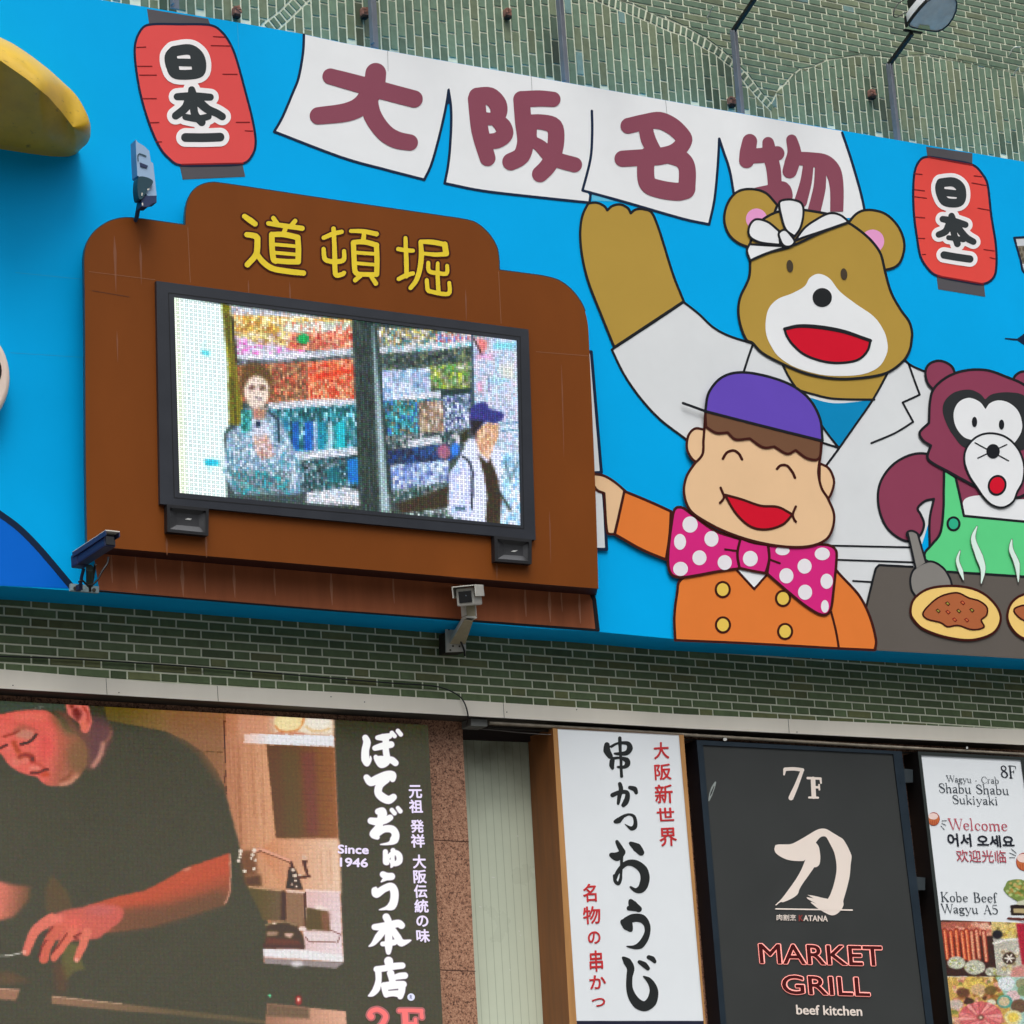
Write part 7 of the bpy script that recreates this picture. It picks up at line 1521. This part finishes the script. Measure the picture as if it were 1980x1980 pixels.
# white camera in the middle
Q5 = crop(840, 1110, 120/1288); zz = lambda x, y: Q5([(x, y)])[0]
pl = U(*zz(450, 1360), -.135); t = thing('security_camera', 'white box camera facing us on a square bracket below the cabinet', 'security camera', Vector((pl.x, 0, pl.z)), 'security cameras on the facade')
pm = PM(); prism(pm, [zz(240, 1112), zz(640, 1140), zz(660, 1600), zz(250, 1620)], -.135, -.12, CW)
for b in ((300, 1150), (330, 1578), (385, 1495), (520, 1500), (600, 1180)): fill(pm, [(q[0], q[1]) for q in ell(*zz(*b), 1.9, 1.9, 10)], -.137, BOLT)
prism(pm, [zz(255, 1200), zz(620, 1200), zz(640, 1610), zz(255, 1625)], -.12, -.001, mat('camera_base_dark', S(50, 44, 34), rough=.7, var=.2)); pm.build('wall_plate', t)
A = U(*zz(470, 1400), -.14); Bq = U(*zz(715, 890), -.52)
pm = PM(); d = Bq - A; r, dd, uu = frame_(d); s0 = [A + r*s*.060 + uu*v for s, v in ((-1, .022), (1, .022), (1, -.022), (-1, -.022))]; s1 = [Bq + r*s*.034 + uu*v for s, v in ((-1, .018), (1, .018), (1, -.018), (-1, -.018))]
for k in range(4): j = (k+1) % 4; pm.face([s0[k], s0[j], s1[j], s1[k]], CG if k in (2,) else CW)
pm.face(s1, CW); pm.face(s0, CG)
pm.build('arm', t)
nk = U(*zz(715, 790), -.54)
pm = PM(); obox(pm, nk, (EX, EY, EZ), (.036, .03, .052), CG, .006); obox(pm, nk + Vector((0, 0, -.045)), (EX, EY, EZ), (.046, .036, .007), CW, .003)
for s in (-1, 1): obox(pm, nk + Vector((s*.043, 0, .018)), (EX, EY, EZ), (.005, .03, .05), CW, .002)
pm.build('swivel', t)
fc = U(*zz(640, 475), -.72); vd = (tocam + Vector((-.22, 0, -.02))).normalized(); r, dd, uu = frame_(vd)
# a little roll so that the front stands as in the photograph
pm = PM(); L_ = .17
obox(pm, fc - dd*L_, (r, dd, uu), (.066, L_, .064), CW, .012); pm.build('camera_body', t)
pm = PM(); obox(pm, fc + dd*.003, (r, dd, uu), (.047, .004, .042), CB_, .002); pm.build('window', t)
pm = PM(); obox(pm, fc + dd*.008 + uu*.01 - r*.008, (r, dd, uu), (.004, .001, .004), mat('lens_glint', S(120, 130, 140), rough=.2, var=0), .0); pm.build('lens', t)  # pale spot on the window, a lens glint painted as colour
pm = PM(); hl = L_ + .02
obox(pm, fc - dd*(L_ - .02) + uu*.078, (r, dd, uu), (.086, hl, .004), CW, .002)
for s in (-1, 1): obox(pm, fc - dd*(L_ - .02) + uu*.040 + r*s*.083, (r, dd, uu), (.0035, hl, .042), CW, .002)
pm.build('sun_hood', t)
pm = PM(); tube(pm, [U(*zz(x, y), yy) for x, y, yy in ((490, 1250, -.2), (520, 1330, -.2), (570, 1460, -.17), (620, 1590, -.15), (630, 1690, -.10))], .0075, CAB, 7); pm.build('camera_cable', t)
# dark camera at the left end of the board's foot
Q6 = crop(60, 960, 240/1932); zz = lambda x, y: Q6([(x, y)])[0]
bp = U(*zz(840, 1440), MUR - .05); t = thing('security_camera', 'dark camera with a sunshade standing at the board\'s lower left edge', 'security camera', bp, 'security cameras on the facade')
bk = U(*zz(740, 1010), MUR - .16); ft = UP(*zz(1230, 690), bk + Vector((0, -.46, 0)), Vector((0, 1, 0)))
d = ft - bk; r, dd, uu = frame_(d); cen = (bk + ft)/2; hl = d.length/2
pm = PM(); obox(pm, cen, (r, dd, uu), (.042, hl, .040), CN, .012); obox(pm, bk + dd*.02, (r, dd, uu), (.046, .05, .046), CN, .014); pm.build('camera_body', t)
pm = PM(); obox(pm, ft + dd*.002, (r, dd, uu), (.032, .004, .03), CB_, .002); pm.build('window', t)
pm = PM(); obox(pm, cen + uu*.054 + dd*.03, (r, dd, uu), (.052, hl + .015, .004), CW, .002)
for s in (-1, 1): obox(pm, cen + uu*.036 + dd*.03 + r*s*.050, (r, dd, uu), (.003, hl + .015, .018), CN, .002)
pm.build('sun_hood', t)
pm = PM(); ym = MUR - .16; tube(pm, [U(*zz(760, 1440), ym + .1), U(*zz(790, 1240), ym), U(*zz(820, 1120), ym - .02)], .012, CN, 8); tube(pm, [U(*zz(915, 1370), ym + .08), U(*zz(912, 1110), ym - .12)], .026, mat('stand_dark', S(40, 62, 60), rough=.5, var=.1), 10); tube(pm, [U(*zz(950, 1350), ym + .06), U(*zz(1000, 1060), ym - .14)], .009, CAB, 8); pm.build('stand', t)
pm = PM(); tube(pm, [U(p[0], p[1], ym - .05) for p in curve([zz(1205, 940), zz(1190, 1040), zz(1110, 1160), zz(1040, 1290), zz(960, 1370), zz(880, 1375), zz(800, 1310), zz(740, 1330)], False, 5)], .007, CAB, 7); tube(pm, [U(*zz(915, 1380), ym + .05), U(*zz(920, 1470), ym + .1)], .010, CAB, 7); pm.build('camera_cable', t)
pm = PM(); prism(pm, [zz(615, 1352), zz(1060, 1400), zz(1060, 1500), zz(615, 1462)], MUR - .03, MUR - .005, CPL, back=True)
for b in ((690, 1430), (980, 1455)): fill(pm, ell(*zz(*b), 4, 4, 10), MUR - .033, BOLT)
obox(pm, U(*zz(750, 1420), MUR - .06), (EX, EY, EZ), (.014, .03, .02), CN, .003); pm.build('clamp_plate', t)
# pale camera on the cabinet's left shoulder
Q7_ = crop(220, 240, 120/1159); zz = lambda x, y: Q7_([(x, y)])[0]
yk = YP - .02; b0 = U(*zz(425, 1750), yk); t = thing('security_camera', 'pale grey camera on a thin pole above the cabinet\'s left shoulder', 'security camera', b0, 'security cameras on the facade')
PGL = mat('camera_pale', S(150, 178, 208), rough=.4, var=.1); PGD = mat('camera_teal_dark', S(22, 62, 76), rough=.5, var=.15); PNV = mat('camera_dark_blue', S(30, 46, 84), rough=.5, var=.1)
pm = PM(); tube(pm, [b0 + Vector((0, .06, -.03)), b0, U(*zz(470, 1500), yk - .04), U(*zz(490, 1300), yk - .08)], .016, mat('pole_navy', S(22, 50, 84), rough=.5, var=.1), 9); pm.build('pole', t)
yq = yk - .12
pm = PM(); prism(pm, [zz(410, 290), zz(455, 345), zz(560, 405), zz(662, 500), zz(690, 700), zz(735, 730), zz(800, 1335), zz(620, 1345), zz(500, 1000), zz(440, 960), zz(418, 560)], yq, yq + .09, PGL, mat('camera_pale_side', S(80, 130, 180), rough=.4, var=.1), back=True); pm.build('camera_body', t)
pm = PM(); prism(pm, curve([zz(505, 975), zz(610, 990), zz(700, 1030), zz(735, 1080), zz(700, 1150), zz(640, 1205), zz(600, 1290), zz(520, 1400), zz(470, 1380), zz(442, 1200), zz(455, 1010)], True, 3), yq - .02, yq + .06, PGD, back=True); pm.build('sleeve', t)
pm = PM(); prism(pm, [zz(560, 1340), zz(800, 1335), zz(800, 1465), zz(720, 1480), zz(640, 1545), zz(515, 1540), zz(520, 1420)], yq - .01, yq + .07, PNV, back=True); pm.build('rear_block', t)
pm = PM(); stroke(pm, rs(Q7_, [[(455, 690, 9), (452, 590, 10), (490, 556, 12), (600, 600, 12)]]), yq - .004, PGD, step=.5); pm.build('panel_line', t)
pm = PM(); prism(pm, [zz(490, 715), zz(640, 775), zz(615, 820), zz(500, 790)], yq - .006, yq, PNV); pm.build('label_plate', t)
pm = None
for b_ in ([(530, 1290, 12), (525, 1330, 10)], [(535, 1480, 14), (540, 1510, 12)], [(640, 1220, 16), (660, 1210, 8)]): pm = PM(); stroke(pm, rs(Q7_, [b_]), yq - .024, CW, step=.5); pm.build('bolt', t)

# ================================================================== MOULDED FIGURE AT THE LEFT EDGE
RYEL = mat('figure_yellow', S(196, 158, 26, 1.05), rough=.33, var=.16, scale=5, spec=.5); 
n = RYEL.node_tree.nodes; L = RYEL.node_tree.links; bs = n['Principled BSDF']; src = bs.inputs['Base Color'].links[0].from_socket
tc = n.new('ShaderNodeTexCoord'); mp = n.new('ShaderNodeMapping'); mp.inputs['Rotation'].default_value = (0, math.radians(-38), 0); mp.inputs['Scale'].default_value = (5, 5, 14); L.new(tc.outputs['Object'], mp.inputs[0])
nz = n.new('ShaderNodeTexNoise'); nz.inputs['Scale'].default_value = 2.2; nz.inputs['Detail'].default_value = 9; nz.inputs['Roughness'].default_value = .7; L.new(mp.outputs[0], nz.inputs['Vector'])
mr = n.new('ShaderNodeMapRange'); mr.inputs['From Min'].default_value = .60; mr.inputs['From Max'].default_value = .74; L.new(nz.outputs[0], mr.inputs[0])
mx = n.new('ShaderNodeMix'); mx.data_type = 'RGBA'; L.new(mr.outputs[0], mx.inputs[0]); L.new(src, mx.inputs[6]); mx.inputs[7].default_value = (*S(70, 48, 16), 1); L.new(mx.outputs[2], bs.inputs['Base Color'])
t = thing('moulded_figure', 'moulded yellow brim and pale eye of a giant figure at the left edge', 'figure', U(-60, 500, MUR))
ZY = crop(0, 60, 200/1486)
up_ = ZY([(-1200, -420), (-600, -190), (-300, -60), (0, 88), (200, 188), (470, 370), (700, 550), (900, 730), (1080, 905), (1200, 1090)])
tip = ZY([(1282, 1280), (1303, 1420), (1282, 1560), (1200, 1662)])
lo = ZY([(1050, 1735), (850, 1746), (500, 1705), (0, 1628), (-300, 1580), (-600, 1540), (-1200, 1480)])
outl = curve(up_ + tip + lo, False, 4); N = len(outl)
cum = np.concatenate(([0], np.cumsum([math.dist(a, b) for a, b in zip(outl[:-1], outl[1:])]))); cum /= cum[-1]
iy = [i for i, p in enumerate(outl)]
k_tip = max(range(N), key=lambda i: outl[i][0])
def sm_(t): t = min(max(t, 0), 1); return t*t*(3 - 2*t)
rim_d = [.34 - .26*sm_((i - k_tip*.80)/(N*.30)) for i in range(N)]
ridge = ZY([(-1200, -100), (-600, 110), (0, 420), (400, 700), (700, 950), (900, 1180), (1050, 1380)])
rx = [p[0] for p in ridge]; ry_ = [p[1] for p in ridge]
rows_ = []
for s in np.linspace(0, 1, 12):
    row = []
    for i, p in enumerate(outl):
        tx = min(p[0] - 8, rx[-1]); ty = float(np.interp(tx, rx, ry_))
        w_ = min(max((i - k_tip + .05*N)/(.16*N), 0), 1); w_ = w_*w_*(3 - 2*w_)
        f = math.sin(s*math.pi/2)*(1 - w_) + s**.8*w_
        g = (1 - math.cos(s*math.pi/2))*(1 - w_) + s*w_
        x, y = p[0] + (tx - p[0])*g, p[1] + (ty - p[1])*g
        rd_ = .74 - .34*sm_((tx - (rx[-1] - 75))/75); dep = rim_d[i] + (rd_ - rim_d[i])*f
        row.append(U(x, y, MUR - dep))
    rows_.append(row)
pm = PM(); pm.grid(rows_, RYEL)
back_ = [[Vector((q.x, MUR - .002, q.z)) for q in rows_[0]], rows_[0]]; pm.grid(back_, RYEL)
pm.build('brim', t)
EYW = mat('eye_cream', S(226, 206, 192), rough=.4, var=.05); EYB = mat('eye_black', S(20, 10, 12), rough=.35, var=0)
pm = PM(); pr = ell(-86, 731, 104.5, 112, 48); yf = MUR - .10
front = [U(p[0], p[1], yf) for p in pr]; cen = sum(front, Vector())/len(front)
r2 = [cen + (p - cen)*.965 + Vector((0, -.03, 0)) for p in front]; r3 = [cen + (p - cen)*.90 + Vector((0, -.035, 0)) for p in front]
pm.grid([[Vector((p.x, MUR - .002, p.z)) for p in front], front, r2, r3], EYW, closed=True); pm.face(r3, EYW); pm.build('eye', t)
pm = PM(); fill(pm, ell(-86, 717, 89.5, 62, 48), yf - .037, EYB); pm.build('pupil', t)
